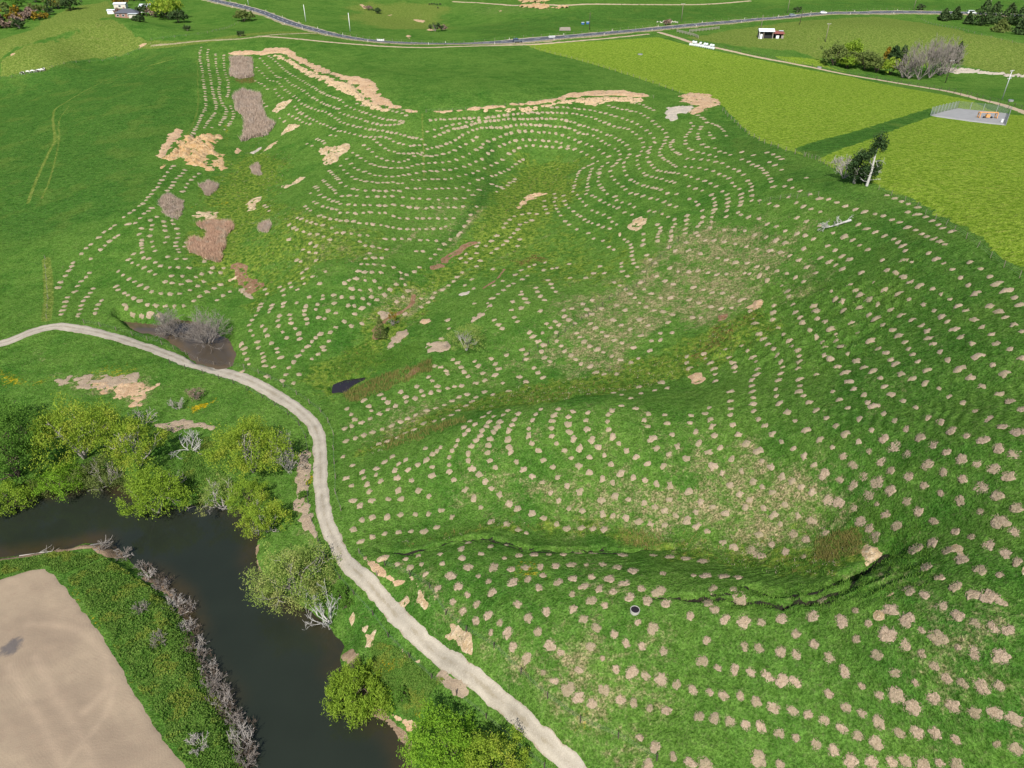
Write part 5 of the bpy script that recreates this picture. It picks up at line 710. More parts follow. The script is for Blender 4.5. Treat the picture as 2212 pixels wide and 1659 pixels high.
# the half dead macrocarpas on the ridge fence
def macro():
    rs = np.random.RandomState(40)
    a = empty("macrocarpa", P(1872, 402)); tag(a, "tall half dead macrocarpa with white bare trunk at the ridge fence", "tree", "dark conifers at the ridge fence")
    s = [((0, 0, 0), (.15, 0, 3), .30, .24), ((.15, 0, 3), (.1, .2, 6.5), .24, .17), ((.1, .2, 6.5), (.2, .2, 10), .17, .07)]; t_ = []
    for z, dx, dy in ((2, -1, .3), (2.6, 1, -.2), (3.4, .8, .5), (4.2, -.8, -.3), (1.2, 1.2, .2), (.8, -1, -.4), (5.5, -.9, .2), (5, .8, -.5)): branching(rs, (.04 * z, 0, z), (dx, dy, .35), 1.2, .055, 2, s, t_, .5, .05, (2, 3), minr=.02)
    v, f = tubes(s, 5); obj("trunk", np_mesh("trunk", v, f, W_WHITE, True), a)
    blobs = [((.3, .2, 9.3), 1.5, 1.7), ((.0, .3, 8.2), 1.2, 1.1), ((1.1, 0, 8.0), .9, 1.2), ((-.7, .2, 6.8), .8, .9), ((-1.3, .2, 5.8), .8, .9), ((1.2, .1, 4), .9, 1.2), ((.8, .3, 2.6), 1.1, 1.2), ((-1.0, .2, 3.2), 1.0, 1.3)]
    def cloud(bl, n): 
        return np.vstack([rs.normal(0, .42, (n, 3)) * [r, r, h] + c for c, r, h in bl])
    v, f = leaf_quads(rs, cloud(blobs, 420), .24, 1.8, .2); obj("crown", np_mesh("crown", v, f, L_PINE), a)
    b = empty("macrocarpa", P(1845, 396)); tag(b, "wide dark macrocarpa clump left of the white trunk", "tree", "dark conifers at the ridge fence")
    s = [((0, 0, 0), (-.3, .2, 3), .35, .25), ((-.3, .2, 3), (-.2, .2, 6.3), .25, .08)]; 
    for k in range(8): branching(rs, (0, 0, .5 + .5 * k), (rs.uniform(-1, 1), rs.uniform(-1, 1), .5), 1.6, .10, 2, s, t_, .5, .1, (2, 3), minr=.03)
    v, f = tubes(s, 5); obj("trunk", np_mesh("trunk", v, f, W_GREY, True), b)
    v, f = leaf_quads(rs, cloud([((0, 0, 2.2), 2.3, 1.9), ((1.3, 0, 1.8), 1.9, 1.7), ((-.4, .2, 4.6), 1.5, 1.6), ((.3, .1, 5.8), 1.0, 1.0), ((1.8, -.5, 3.0), 1.3, 1.3), ((-1.2, 0, 3.2), 1.1, 1.4)], 520), .26, 1.8, .2); obj("crown", np_mesh("crown", v, f, L_PINE), b)
    bare_tree("dead_tree", "grey dead branches sprawling left of the dark macrocarpa", 1822, 385, 5.2, W_PALE, 41, 4, 7, lean=(-.1, 0), r=.10, minr=.03, cat="dead tree", spread=.55)
macro()
# the fallen dead tree on the right slope
def log_tree():
    rs = np.random.RandomState(44); p = P(1778, 498); q = P(1838, 479); root = empty("fallen_tree", p); tag(root, "white fallen dead tree lying on the right green slope", "fallen tree")
    d = q - p; L = d.length; dn = d.normalized(); s = []; t_ = []; 
    for k in range(6): s.append((tuple(dn * L * (.25 + .125 * k) + Vector((0, 0, .35))), tuple(dn * L * (.375 + .125 * k) + Vector((0, 0, .35))), .10 + .025 * k, .125 + .025 * k))
    v, f = tubes(s, 7); obj("trunk", np_mesh("trunk", v, f, W_WHITE, True), root); s = []
    for k in range(9):
        b = dn * L * (.18 + .08 * k) + Vector((0, 0, .35)); branching(rs, tuple(b), tuple(-dn * .5 + Vector((rs.normal(0, .5), rs.normal(0, .5), .8))), L * .16, .055, 2, s, t_, .5, .1, (2, 3), minr=.022)
    for k in range(4): branching(rs, tuple(dn * L * .25 + Vector((0, 0, .35))), tuple(-dn + Vector((rs.normal(0, .5), rs.normal(0, .5), .35))), L * .2, .07, 3, s, t_, .5, .1, (2, 3), minr=.022)
    v, f = tubes(s, 4); obj("branches", np_mesh("branches", v, f, W_WHITE, True), root)
log_tree()
# grey brushwood and bare shrubs down the left bank of the river
for i, (u, v, H, m, lab) in enumerate([(262, 1190, 2.0, W_TWIG, "grey brush at the point where the river turns, beside the washed up logs"), (222, 1182, 1.8, W_TWIG, "dark twiggy bush left of the washed up logs"), (345, 1262, 2.2, W_TWIG, "grey brushwood at the top of the eroded left bank"), (378, 1300, 2.4, W_PALE, "pale dead brush on the eroded left bank"), (402, 1352, 2.0, W_PALE, "pale brush overhanging the water below the eroded bank"), (462, 1474, 2.6, W_TWIG, "upper grey leafless bush halfway down the left bank"), (478, 1510, 2.6, W_TWIG, "second grey leafless bush halfway down the left bank"), (505, 1550, 2.2, W_TWIG, "grey bush beside the pale log on the left bank"), (522, 1595, 3.0, W_PALE, "large pale leafless bush low on the left bank"), (530, 1635, 2.8, W_TWIG, "lowest grey leafless bush on the left bank at the bottom edge"), (345, 1385, 2.0, W_TWIG, "grey bush among the green weeds inland of the left bank"), (305, 1320, 1.8, W_TWIG, "small grey bush in the weeds near the tilled field"), (432, 1612, 2.0, W_PALE, "thin pale bush in the weeds near the bottom of the left bank")]):
    bare_tree("bare_bush", lab, u, v, H, m, 50 + i, 3, 9, r=.04, minr=.016, group="leafless bushes on the left bank", cat="bush", spread=.55, flat=.8)
for i, (a, b, r, lab) in enumerate([((195, 1178), (232, 1158), .13, "grey drift log on the mud point at the river bend"), ((205, 1190), (245, 1180), .10, "second drift log on the mud point, nearer the field"), ((262, 1192), (282, 1183), .14, "short pale log end sticking out by the river bend"), ((40, 1197), (108, 1186), .09, "long pale log lying along the far left bank"), ((385, 1318), (418, 1302), .10, "pale log slanting into the water at the eroded bank"), ((486, 1530), (508, 1552), .08, "thin pale log at the foot of the left bank")]):
    p, q = P(*a), P(*b); rs = np.random.RandomState(80 + i); d = q - p; root = empty("drift_log", p); tag(root, lab, "log", "drift logs on the left bank"); s = []; t_ = []
    for k in range(4): s.append((tuple(d * (k / 4) + Vector((0, 0, .2 + .03 * k))), tuple(d * ((k + 1) / 4) + Vector((0, 0, .23 + .03 * k))), r * (1 - .14 * k), r * (.86 - .14 * k)))
    v, f = tubes(s, 6); obj("trunk", np_mesh("trunk", v, f, W_PALE, True), root); s = []
    for k in range(5): branching(rs, tuple(d * rs.uniform(.4, 1) + Vector((0, 0, .25))), tuple(d.normalized() + Vector(rs.normal(0, .6, 3))), d.length * .28, r * .5, 1, s, t_, .5, .1, (1, 2), minr=.02)
    v, f = tubes(s, 4); obj("branches", np_mesh("branches", v, f, W_PALE, True), root)
# small plants by the track
for u, v, H, lab in ((738, 1290, 1.9, "spiky flax like shrub on the left verge of the track"), (748, 1312, 1.6, "second dark shrub just below the spiky one beside the track"), (872, 1512, 1.5, "dark green bush at the edge of the pale dead grass above the bottom trees"), (655, 1075, 1.3, "small dark bush in the dead grass strip left of the track")):
    tree("bush", lab, u, v, H * .5, H, L_DK, seed=int(u), clumps=26, per=30, size=.15, cat="bush", group="small dark bushes along the track", upright=.9, elong=2.6)
# far vegetation
FARW = "willows in the hollow by the farm track"
for i, (u, v, R_, H, lf, lab) in enumerate([(1800, 141, 6.0, 9, L_OLIVE, "leftmost olive willow in the hollow below the farm track"), (1838, 132, 5.2, 9, L_MID, "taller green willow at the back of the hollow"), (1830, 147, 4.5, 6, L_MID, "low green willow at the front of the hollow"), (1868, 150, 6.2, 8, L_OLIVE, "brownish olive willow in the middle of the hollow"), (1893, 156, 4.6, 6.5, L_OLIVE, "dull olive willow left of the bright round one"), (1922, 162, 4.2, 7, L_YEL, "bright yellow green round willow at the right of the hollow")]):
    tree("willow", lab, u, v, R_, H, lf, seed=90 + i, clumps=80, per=26, size=.6, group=FARW, upright=.5)
spire("conifer", "dark upright conifer behind the hollow willows", 1927, 142, 3.6, 9, L_PINE, 101, size=.8, n=900, power=.5); spire("conifer", "rust coloured narrow conifer left of the dark one", 1912, 139, 2.2, 8, L_GORSE, 102, size=.7, n=600, power=.6); spire("conifer", "dark ragged conifer right of the dark upright one", 1944, 143, 2.6, 9.5, L_SHRUB, 103, size=.7, n=600, power=.5)
spire("conifer", "lone slim conifer right of the bare grey poplars", 2064, 137, 2.3, 10, L_SHRUB, 104, size=.7, n=700, power=.8, ragged=.35)
for i, (u, v, H, n) in enumerate([(1962, 170, 12, 6), (1985, 172, 17, 6), (2008, 168, 19, 7), (2030, 163, 18, 6), (1950, 168, 9, 6), (2042, 160, 15, 5)]):
    bare_tree("bare_poplar", ["small grey leafless tree left of the tall bare poplars", "tall grey leafless poplar, left of the bare stand", "tallest grey leafless poplar in the middle of the stand", "tall grey leafless poplar, right of the stand", "dark leafless tree at the left foot of the stand", "shorter leafless poplar at the right end of the stand"][i], u, v, H, W_TWIG, 110 + i, 4, n, r=.22, minr=.055, spread=.42, up=.35, group="bare poplars above the stream")
for i, (u, v, R_, H, lab) in enumerate([(2038, 44, 4, 7, "leftmost dark pine beside the road at the far right"), (2063, 42, 3.6, 7.5, "second dark pine beside the road at the far right"), (2090, 52, 2.6, 7, "small dark pine between the pair and the tall clump"), (2118, 55, 6.5, 15, "tallest dark pine in the far right clump"), (2142, 52, 6.0, 13, "dark pine behind the tallest one in the far right clump"), (2175, 50, 6, 12, "dark pine at the right of the far clump"), (2205, 55, 6, 13, "dark pine cut by the right edge beside the road"), (2160, 70, 5, 7, "low olive pine in front of the far right clump"), (2205, 75, 5, 8, "low pine at the right edge in front of the clump")]):
    spire("pine_tree", lab, u, v, R_, H, L_SHRUB if i != 7 else L_OLIVE, 120 + i, group="pines by the far road", n=900, size=.95, power=.75, ragged=.3)
SCR = "scrub in the top left gully"
for i in range(40):
    u = rng.uniform(-25, 128); v = rng.uniform(0, 66) * (1 - max(0, (u - 40)) / 150); lf = [L_PINK, L_OLIVE, L_SHRUB, L_GORSE, L_DK, L_PINK, L_OLIVE][i % 7]
    tree("scrub_bush", ["brown twiggy scrub bush", "olive scrub bush", "dark green scrub bush", "rusty gorse scrub bush", "leafy green scrub bush", "pinkish brown scrub bush", "dull olive scrub bush"][i % 7] + (" high in the gully" if v < 22 else " low in the gully") + (" at the photo's top left corner" if u < 40 else " beside the olive ridge"), u, v, rng.uniform(2.6, 5.0), rng.uniform(3, 6), lf, W_TWIG, seed=150 + i, clumps=30, per=16, size=.9, group=SCR, cat="bush")
tree("broadleaf_tree", "dark round tree at the right end of the top left scrub", 152, 22, 5.5, 8, L_SHRUB, seed=191, clumps=60, per=22, size=.8)
tree("willow", "yellow green willow on the house lawn", 366, 42, 9, 13, L_YEL, seed=192, clumps=90, per=26, size=.9, upright=1)
tree("bush", "dark round bush right of the house willow", 386, 49, 5.0, 7, L_SHRUB, seed=193, clumps=60, per=20, size=.8, cat="bush"); tree("bush", "lone rounded shrub in the paddock below the road", 528, 46, 5.0, 6, L_OLIVE, seed=194, clumps=60, per=20, size=.8, cat="bush")
for i, (u, v, R_, H, lf, lab) in enumerate([(316, 34, 5, 6.5, L_SHRUB, "dark garden tree right of the grey roofed house"), (338, 37, 5, 7, L_PINK, "brown garden tree in front of the white roofed shed"), (352, 38, 4, 5, L_SHRUB, "low dark garden bush near the house willow"), (258, 33, 2.5, 4, L_PINK, "brown bush left of the house"), (290, 2, 8, 11, L_DK, "tall green tree behind the house"), (262, 12, 5, 5, L_GORSE, "orange brown hedge bush behind the house"), (298, 45, 3, 2.5, L_SHRUB, "clipped bush on the lawn edge before the house")]): tree("bush" if H < 6 else "broadleaf_tree", lab, u, v, R_, H, lf, seed=200 + i, clumps=50, per=20, size=.8, cat="bush" if H < 6 else "tree", group="garden trees round the house")
for i, (u, v, R_, H, lab) in enumerate([(797, 22, 2.5, 3, "upper dark bush in the eroded gully beyond the road"), (815, 29, 3, 3.5, "second dark bush in the eroded gully beyond the road"), (940, 68, 4.5, 4.5, "brown bush clump in the hollow just beyond the road"), (1440, 54, 2.2, 3, "dark bush left of the sheep beside the road"), (1722, 26, 2.6, 3.5, "small bush on the road bank above the silver car"), (1988, 22, 2.5, 3.5, "left bush on the bank beyond the white van"), (955, 66, 3, 3, "smaller brown bush right of the clump in the hollow"), (405, 66, 2, 2.5, "dark bush on the house paddock fence line"), (520, 78, 2, 2.4, "dark bush on the lower paddock fence line")]): tree("bush", lab, u, v, R_, H, L_SHRUB if i % 3 else L_PINK, W_TWIG, seed=230 + i, clumps=30, per=16, size=.6, cat="bush")

# ------------------------------------------------------------------ ground cover nobody could count
def blades(rs, poly, n, h, w, name, mat, label, lean=.35, tuft=6, spread=.25):
    pl = gxy(poly) if not isinstance(poly, np.ndarray) else poly; x0, y0 = pl.min(0); x1, y1 = pl.max(0); k = int(n * 2.5); x = rs.uniform(x0, x1, k); y = rs.uniform(y0, y1, k); ok = sd_poly(pl, x, y) + .5 * fbm(x / 1.5, y / 1.5, 5, 2) < 0; x, y = x[ok][:n], y[ok][:n]
    x = np.repeat(x, tuft) + rs.normal(0, spread, len(x) * tuft); y = np.repeat(y, tuft) + rs.normal(0, spread, len(y) * tuft); z = height(x, y) - .03; a = rs.uniform(0, 6.283, len(x)); hh = h * rs.uniform(.5, 1.25, len(x)); l = rs.normal(0, lean, (len(x), 2)) * hh[:, None]
    p = np.c_[x, y, z]; dx = np.c_[np.cos(a), np.sin(a), a * 0] * w; top = p + np.c_[l, hh]; v = np.stack([p - dx, p + dx, top], 1).reshape(-1, 3); return tag(obj(name, np_mesh(name, v, np.arange(len(v)).reshape(-1, 3), mat)), label, None, None, 'stuff')
rs9 = np.random.RandomState(9)
blades(rs9, Z1((1495, 375), (1560, 370), (1640, 380), (1640, 440), (1645, 500), (1560, 515), (1500, 495)), 1300, 1.5, .10, "reeds", L_STRAW, "grey brown dead reeds in the upper bed below the cut bench")
blades(rs9, Z1((1520, 620), (1590, 590), (1690, 615), (1700, 700), (1730, 770), (1790, 810), (1740, 880), (1640, 900), (1570, 920), (1590, 850), (1590, 770), (1540, 720)), 3200, 1.6, .10, "reeds", L_STRAW, "long bed of grey brown dead reeds in the gully head")
blades(rs9, RG(0, 470, [(1280, 210), (1390, 190), (1500, 200), (1515, 240), (1460, 300), (1460, 360), (1430, 400), (1430, 455), (1340, 430), (1240, 390), (1240, 320), (1270, 300), (1330, 330), (1360, 260)]), 3000, 1.3, .08, "reeds", L_STRAWP, "pinkish dead reed bed in the lower gully")
for q, nn, lab in ((SL((560, 700), (640, 660), (720, 690), (720, 730), (640, 800), (620, 790)), 500, "small grey reed patch below the clay slip"), (SL((1060, 520), (1120, 480), (1140, 520), (1150, 600), (1080, 580)), 350, "small brown reed patch in the middle of the gully head"), (RG(0, 470, [(1690, 210), (1740, 195), (1760, 220), (1740, 260), (1690, 255)]), 320, "small reed clump on the spur right of the reed bed")): blades(rs9, q, nn, 1.0, .07, "reeds", L_STRAW, lab)
blades(rs9, RG(0, 470, [(1030, 60), (1090, 0), (1120, 20), (1190, 60), (1180, 140), (1150, 180), (1080, 150)]), 900, .7, .06, "dead_grass", L_STRAW, "grey dead grass on the spur beside the gully")
blades(rs9, [(1765, 1160), (1850, 1148), (1858, 1195), (1790, 1218), (1760, 1205)], 420, .5, .03, "rushes", L_RUSH, "brown green rush clump left of the pale clay scarp")
blades(rs9, [(1340, 1148), (1430, 1150), (1430, 1185), (1350, 1178)], 120, .6, .04, "rushes", L_RUSH, "rush clumps in the gully behind the cracked crest")
blades(rs9, [(830, 950), (1000, 900), (1010, 912), (940, 935), (830, 975)], 150, .7, .05, "rushes", L_RUSH, "dark rush tufts along the stream line near the track")
blades(rs9, [(740, 850), (800, 820), (900, 790), (930, 775), (935, 800), (850, 835), (760, 870)], 500, .7, .05, "rushes", L_RUSH, "brown rushes lining the small dark pool")
def weeds(poly, n, size, h, name, mat, label, seed):
    rs = np.random.RandomState(seed); pl = gxy(poly); x0, y0 = pl.min(0); x1, y1 = pl.max(0); x = rs.uniform(x0, x1, n * 3); y = rs.uniform(y0, y1, n * 3); ok = sd_poly(pl, x, y) + .5 * fbm(x / 2, y / 2, 5, 2) < 0; x, y = x[ok][:n], y[ok][:n]
    hh = h * np.clip(.45 + .8 * fbm(x / 1.6, y / 1.6, 19, 3), 0.02, 1.4); c = np.c_[x, y, height(x, y) + hh * rs.uniform(.2, 1, len(x)) ** .5]; v, f = leaf_quads(rs, c, size, 1.3, 0); return tag(obj(name, np_mesh(name, v, f, mat)), label, None, None, 'stuff')
weeds([(140, 1248), (232, 1208), (292, 1245), (345, 1285), (392, 1330), (412, 1380), (430, 1432), (456, 1484), (492, 1536), (520, 1600), (540, 1680), (425, 1690), (352, 1570), (290, 1470), (230, 1360), (180, 1300)], 30000, .19, .7, "bank_weeds", L_WEED, "rank leafy weeds between the tilled field and the river", 3)
weeds([(0, 1215), (100, 1198), (200, 1192), (235, 1205), (140, 1240), (100, 1222), (0, 1245)], 6000, .18, .5, "bank_weeds", L_WEED, "low weeds along the top edge of the tilled field", 4)
weeds([(715, 790), (760, 750), (800, 760), (870, 750), (900, 735), (915, 765), (870, 795), (800, 800), (745, 818), (700, 830)], 7000, .17, .35, "wetland_weeds", L_DK, "rank green growth in the boggy ground above the dark pool", 5)
weeds([(800, 1380), (860, 1400), (960, 1470), (930, 1500), (920, 1540), (880, 1550), (850, 1500), (800, 1440)], 9000, .15, .35, "bank_weeds", L_WEED, "green weeds on the right bank between the willow and the track", 6)
weeds([(390, 960), (500, 930), (480, 1020), (520, 1060), (430, 1085), (380, 1060), (390, 1000)], 6000, .2, .5, "bank_weeds", L_WEED, "green undergrowth between the river grove trees", 7)
weeds([(30, 1040), (240, 1000), (300, 1040), (310, 1075), (235, 1030), (150, 1048), (60, 1062)], 6000, .22, 1.2, "bank_undergrowth", L_OLIVE, "olive undergrowth at the water line under the grove", 8)

# mixed tussock, rush and dead stalk standing in the gullies
GUL2 = [(1120, 335), (1250, 345), (1240, 420), (1150, 480), (1040, 560), (930, 680), (820, 800), (740, 840), (720, 800), (800, 690), (930, 580), (1060, 480)]; GUL3 = [(1650, 655), (1690, 700), (1560, 775), (1400, 835), (1200, 868), (1000, 888), (800, 985), (745, 980), (900, 900), (1150, 832), (1400, 775), (1560, 705)]
GUL4 = [(1760, 1145), (1870, 1170), (1800, 1245), (1600, 1225), (1400, 1185), (1200, 1148), (1050, 1148), (880, 1182), (870, 1165), (1040, 1130), (1250, 1128), (1500, 1155)]; GUL1 = [(560, 290), (640, 340), (600, 430), (560, 540), (600, 600), (560, 680), (500, 620), (430, 560), (410, 470), (440, 400), (500, 350)]; SPUR = [(600, 440), (760, 480), (850, 540), (800, 560), (640, 620), (560, 560)]
for gi_, (gp, nn) in enumerate(((GUL1, 900), (SPUR, 500), (GUL2, 1300), (GUL3, 1100), (GUL4, 900))):
    wd = ["head gully beside the reed beds", "spur below the orange slip", "middle gully above the dark pool", "gully under the dry spur", "gully behind the dark crack"][gi_]
    blades(rs9, gp, nn // 4, .40, .05, "tussocks", L_RUSH, "scattered brown rushes in the " + wd, .5, 7, .18); blades(rs9, gp, nn // 6, .22, .035, "dead_stalks", L_STRAW, "scattered pale dead stalks in the " + wd, .6, 7, .25); blades(rs9, gp, nn, .32, .06, "tussocks", L_DK, "rank green tussocks in the " + wd, .5, 7, .2)
blades(rs9, LUMPY, 1500, .30, .05, "tussocks", L_DK, "rank tussocks on the slumped terraces of the right slope", .5, 7, .2); blades(rs9, LUMPY2, 1300, .28, .045, "tussocks", L_DK, "rank tussocks along the big scarp", .5, 7, .2)

# low brush and snags in a band along the waterline of the left bank
bl = resample_px = spline(gxy([(282, 1208), (340, 1252), (388, 1295), (408, 1345), (425, 1400), (445, 1440), (470, 1492), (505, 1545), (528, 1602), (545, 1650)]), 8)
protos = []
for i in range(26):
    q = bl[int((i + .5) / 26 * (len(bl) - 1))] + rs9.normal(0, .45, 2)
    if len(protos) < 4:
        o = bare_tree("bare_bush", "low dark brush at the waterline of the eroded left bank", 400, 1340, 1.5 + .3 * len(protos), [W_TWIG, W_BARK, W_PALE, W_BARK][len(protos)], 300 + i, 3, 7, r=.045, minr=.018, group="waterline brush on the left bank", cat="bush", spread=.6, flat=.6); protos.append(o)
    else:
        src = protos[i % 4]; o = src.copy(); link(o)
        for ch in list(src.children): c_ = ch.copy(); link(c_, o)
    o.location = (q[0], q[1], Z(q[0], q[1]) - .05); o.rotation_euler = (0, 0, rs9.uniform(0, 6.28))
# ------------------------------------------------------------------ small made things
def box(cx, cy, cz, sx, sy, sz):
    x, y, z = sx / 2, sy / 2, sz / 2
    v = [(cx + a * x, cy + b * y, cz + c * z) for a in (-1, 1) for b in (-1, 1) for c in (-1, 1)]
    return v, [(0, 1, 3, 2), (4, 6, 7, 5), (0, 4, 5, 1), (2, 3, 7, 6), (0, 2, 6, 4), (1, 5, 7, 3)]
def cyl(p, q, r, n=10, r2=None):
    v, f = tubes([(p, q, r, r if r2 is None else r2)], n); v = [tuple(x) for x in v]; f = [tuple(x) for x in f]
    return v, f + [tuple(range(n))[::-1], tuple(range(n, 2 * n))]
def joinparts(ps):
    V = []; F = []
    for v, f in ps:
        k = len(V); V += list(v); F += [tuple(i + k for i in q) for q in f]
    return V, F
def part(name, ps, mat, parent=None, smooth_=False, bevel=0.0):
    V, F = joinparts(ps); me = bpy.data.meshes.new(name); me.from_pydata([tuple(map(float, v)) for v in V], [], [tuple(map(int, f)) for f in F]); me.materials.append(mat)
    if smooth_: me.polygons.foreach_set("use_smooth", [True] * len(me.polygons))
    me.update(); o = obj(name, me, parent)
    if bevel: m = o.modifiers.new("edge", 'BEVEL'); m.width = bevel; m.segments = 2; m.limit_method = 'ANGLE'
    return o
def copy_tree(o, parent=None):
    c = o.copy(); link(c); c.parent = parent
    for ch in list(o.children): copy_tree(ch, c)
    return c
M_POST = simple("weathered_post", (.20, .165, .13), .9, .1, .3, 5); M_POSTD = simple("dark_post", (.075, .06, .048), .9, .1, .3, 5); M_POSTW = simple("white_post", (.74, .73, .70), .7, .2, .1, 5); M_WIRE = simple("fence_wire", (.30, .30, .29), .5, .4, .1, 5, .6)
M_WHITE = simple("white_paint", (.72, .72, .70), .5, .3, .06, 4); M_ROOFG = simple("grey_roof_tiles", (.085, .09, .105), .7, .25, .25, 2); M_ROOFW = simple("white_iron_roof", (.66, .69, .73), .4, .4, .08, 2); M_ROOFR = simple("rusty_iron_roof", (.23, .075, .06), .75, .25, .35, 1.5); M_WALL = simple("cream_wall", (.55, .50, .43), .85, .2, .1, 2); M_BRICK = simple("brick_wall", (.30, .17, .13), .85, .15, .2, 3); M_SHADE = simple("shed_shade", (.03, .03, .032), .9, .1, .2, 2); M_GLASS = simple("window_glass", (.03, .04, .05), .08, .6, .1, 1)
M_TIMB = simple("old_timber", (.30, .26, .22), .9, .1, .3, 3); M_BALE = simple("white_bale_wrap", (.60, .63, .62), .35, .45, .06, 3); M_ORANGE = simple("orange_frame_paint", (.60, .30, .10), .6, .3, .25, 3); M_BLUE = simple("blue_plastic", (.05, .13, .33), .45, .4, .12, 2); M_TYRE = simple("tyre_rubber", (.02, .02, .02), .85, .2, .2, 5); M_CHROME = simple("lamp_lens", (.6, .62, .62), .25, .6, .05, 5); M_NET = simple("fence_net", (.22, .25, .24), .7, .2, .1, 3)
M_GALV = simple("galvanised_steel", (.42, .43, .43), .45, .4, .15, 3, .5)
# ---- fences: each a thing, each post a piece of it
def resample(line, step):
    s = np.r_[0, np.cumsum(np.hypot(*np.diff(line, axis=0).T))]; n = max(2, int(s[-1] / step) + 1); t = np.linspace(0, s[-1], n); return np.c_[np.interp(t, s, line[:, 0]), np.interp(t, s, line[:, 1])]
post_meshes = {}
def fence(line, label, step=4.0, h=1.15, r=.07, mat=M_POST, wires=3, group="fences round the paddocks", batten=False):
    q = resample(np.asarray(line), step); q = q + rng.normal(0, .12, q.shape); z = height(q[:, 0], q[:, 1]); root = empty("fence", (q[0, 0], q[0, 1], z[0])); tag(root, label, "fence", group)
    key = (h, r, mat.name)
    if key not in post_meshes: V, F = joinparts([cyl((0, 0, -.25), (0, 0, h), r, 6, r * .9)]); me = bpy.data.meshes.new("post"); me.from_pydata(V, [], [tuple(map(int, f)) for f in F]); me.materials.append(mat); post_meshes[key] = me
    for i in range(len(q)):
        o = obj("post", post_meshes[key], root, (q[i, 0] - q[0, 0], q[i, 1] - q[0, 1], z[i] - z[0])); o.rotation_euler = (rng.normal(0, .04), rng.normal(0, .04), rng.uniform(0, 6))
    s = []
    for k in range(wires):
        hh = h * (.92 - .27 * k)
        s += [((q[i, 0] - q[0, 0], q[i, 1] - q[0, 1], z[i] - z[0] + hh), (q[i + 1, 0] - q[0, 0], q[i + 1, 1] - q[0, 1], z[i + 1] - z[0] + hh), .006, .006) for i in range(len(q) - 1)]
    v, f = tubes(s, 3); obj("wires", np_mesh("wires", v, f, M_WIRE), root); return root
def offset(line, d):
    p = np.asarray(line); t = np.gradient(p, axis=0); t /= np.hypot(*t.T)[:, None]; return p + np.c_[-t[:, 1], t[:, 0]] * d
lt = offset(TRK, -2.1); rt = offset(TRK, 2.4); n_ = len(TRK)
fence(rt[int(n_ * .30):], "short dark post fence along the left verge of the gravel track by the river", 4.2, 1.05, .075, M_POSTD) if rt[40][0] < TRK[40][0] else fence(lt[int(n_ * .30):], "short dark post fence along the left verge of the gravel track by the river", 4.2, 1.05, .075, M_POSTD)
hill = lt if rt[40][0] < TRK[40][0] else rt
fence(hill[int(n_ * .18):int(n_ * .66)], "post and wire fence between the gravel track and the sprayed hillside", 4.0, 1.1, .07, M_POST)
fence(gxy(T2((790, 90), (900, 290), (960, 330))), "two post fence stub at the foot of the cracked crest by the track", 3.5, 1.0, .06, M_POST)
fence(spline(gxy([(835, 1222), (867, 1232), (928, 1270), (950, 1310), (985, 1355), (1055, 1390), (1078, 1408), (1128, 1462), (1170, 1500), (1240, 1548), (1330, 1590), (1420, 1640)]), 4), "fence climbing above the pale clay banks on the lowest hillside", 4.0, 1.1, .07, M_POSTD)
fence(spline(gxy([(1134, 97), (1250, 131), (1350, 161), (1440, 191), (1500, 212), (1555, 228)]), 4), "fence between the green paddock and the yellow pasture", 5, 1.1, .08)
fence(spline(gxy([(1560, 240), (1620, 293), (1690, 324), (1740, 338)]), 4), "ridge fence above the concentric rows on the yellow pasture edge", 4, 1.1, .08)
fence(spline(gxy([(1738, 337), (1775, 352), (1815, 372), (1842, 388)]), 4), "close set pale batten fence running up to the dark macrocarpas", 1.6, 1.1, .045, M_POST)
fence(spline(gxy([(1900, 410), (1985, 452), (2060, 500), (2130, 548), (2205, 600)]), 4), "ridge fence right of the macrocarpas beside the yellow pasture", 4, 1.05, .045)
fence(gxy([(1640, 441), (1680, 432), (1720, 428), (1768, 424)]), "short pale fence on the slope left of the macrocarpas", 2.0, 1.1, .045, M_POST)
fence(spline(gxy(W2((1985, 590), (1850, 650), (1700, 745), (1555, 850), (1470, 905), (1390, 968), (1300, 1008), (1180, 1105))), 4), "dark batten fence crossing the dry spur in the middle of the hillside", 2.2, 1.1, .055, M_POSTD)
fence(spline(gxy(W2((2200, 320), (2060, 450), (1985, 530))), 4), "upper stretch of the dark batten fence on the dry spur", 2.6, 1.1, .055, M_POSTD)
fence(spline(gxy(W2((2150, 60), (2090, 130), (2010, 170))), 4), "short batten fence above the pale clay patch on the right spur", 2.4, 1.1, .055, M_POSTD)
fence(spline(gxy(Z2((560, 735), (800, 722), (1000, 702), (1200, 680), (1450, 645), (1650, 622), (1850, 615), (2040, 640))), 4), "fence following the cut bench along the right half of the rim", 4.5, 1.1, .07)
fence(spline(gxy(Z1((1680, 345), (1830, 350), (2000, 435), (2212, 520), (2300, 560), (2350, 640), (2550, 715), (2680, 735))), 4), "fence following the cut bench along the left half of the rim", 4.5, 1.1, .07)
fence(spline(gxy(Z1((0, 512), (150, 492), (300, 455), (600, 405), (850, 350), (985, 290))), 4), "fence between the olive ridge and the dark green left paddock", 6, 1.1, .09)
fence(spline(gxy(Z1((985, 262), (1280, 228), (1400, 205), (1520, 165), (1640, 120))), 4), "fence below the house paddock joining the farm lane", 6, 1.1, .09)
fence(offset(ROAD, 7.2)[30:-4], "roadside fence along the lower side of the sealed road", 5.5, 1.1, .09, M_POST, 2); fence(offset(ROAD, -7.2)[30:-4], "roadside fence along the upper side of the sealed road", 5.5, 1.1, .09, M_POST, 2)
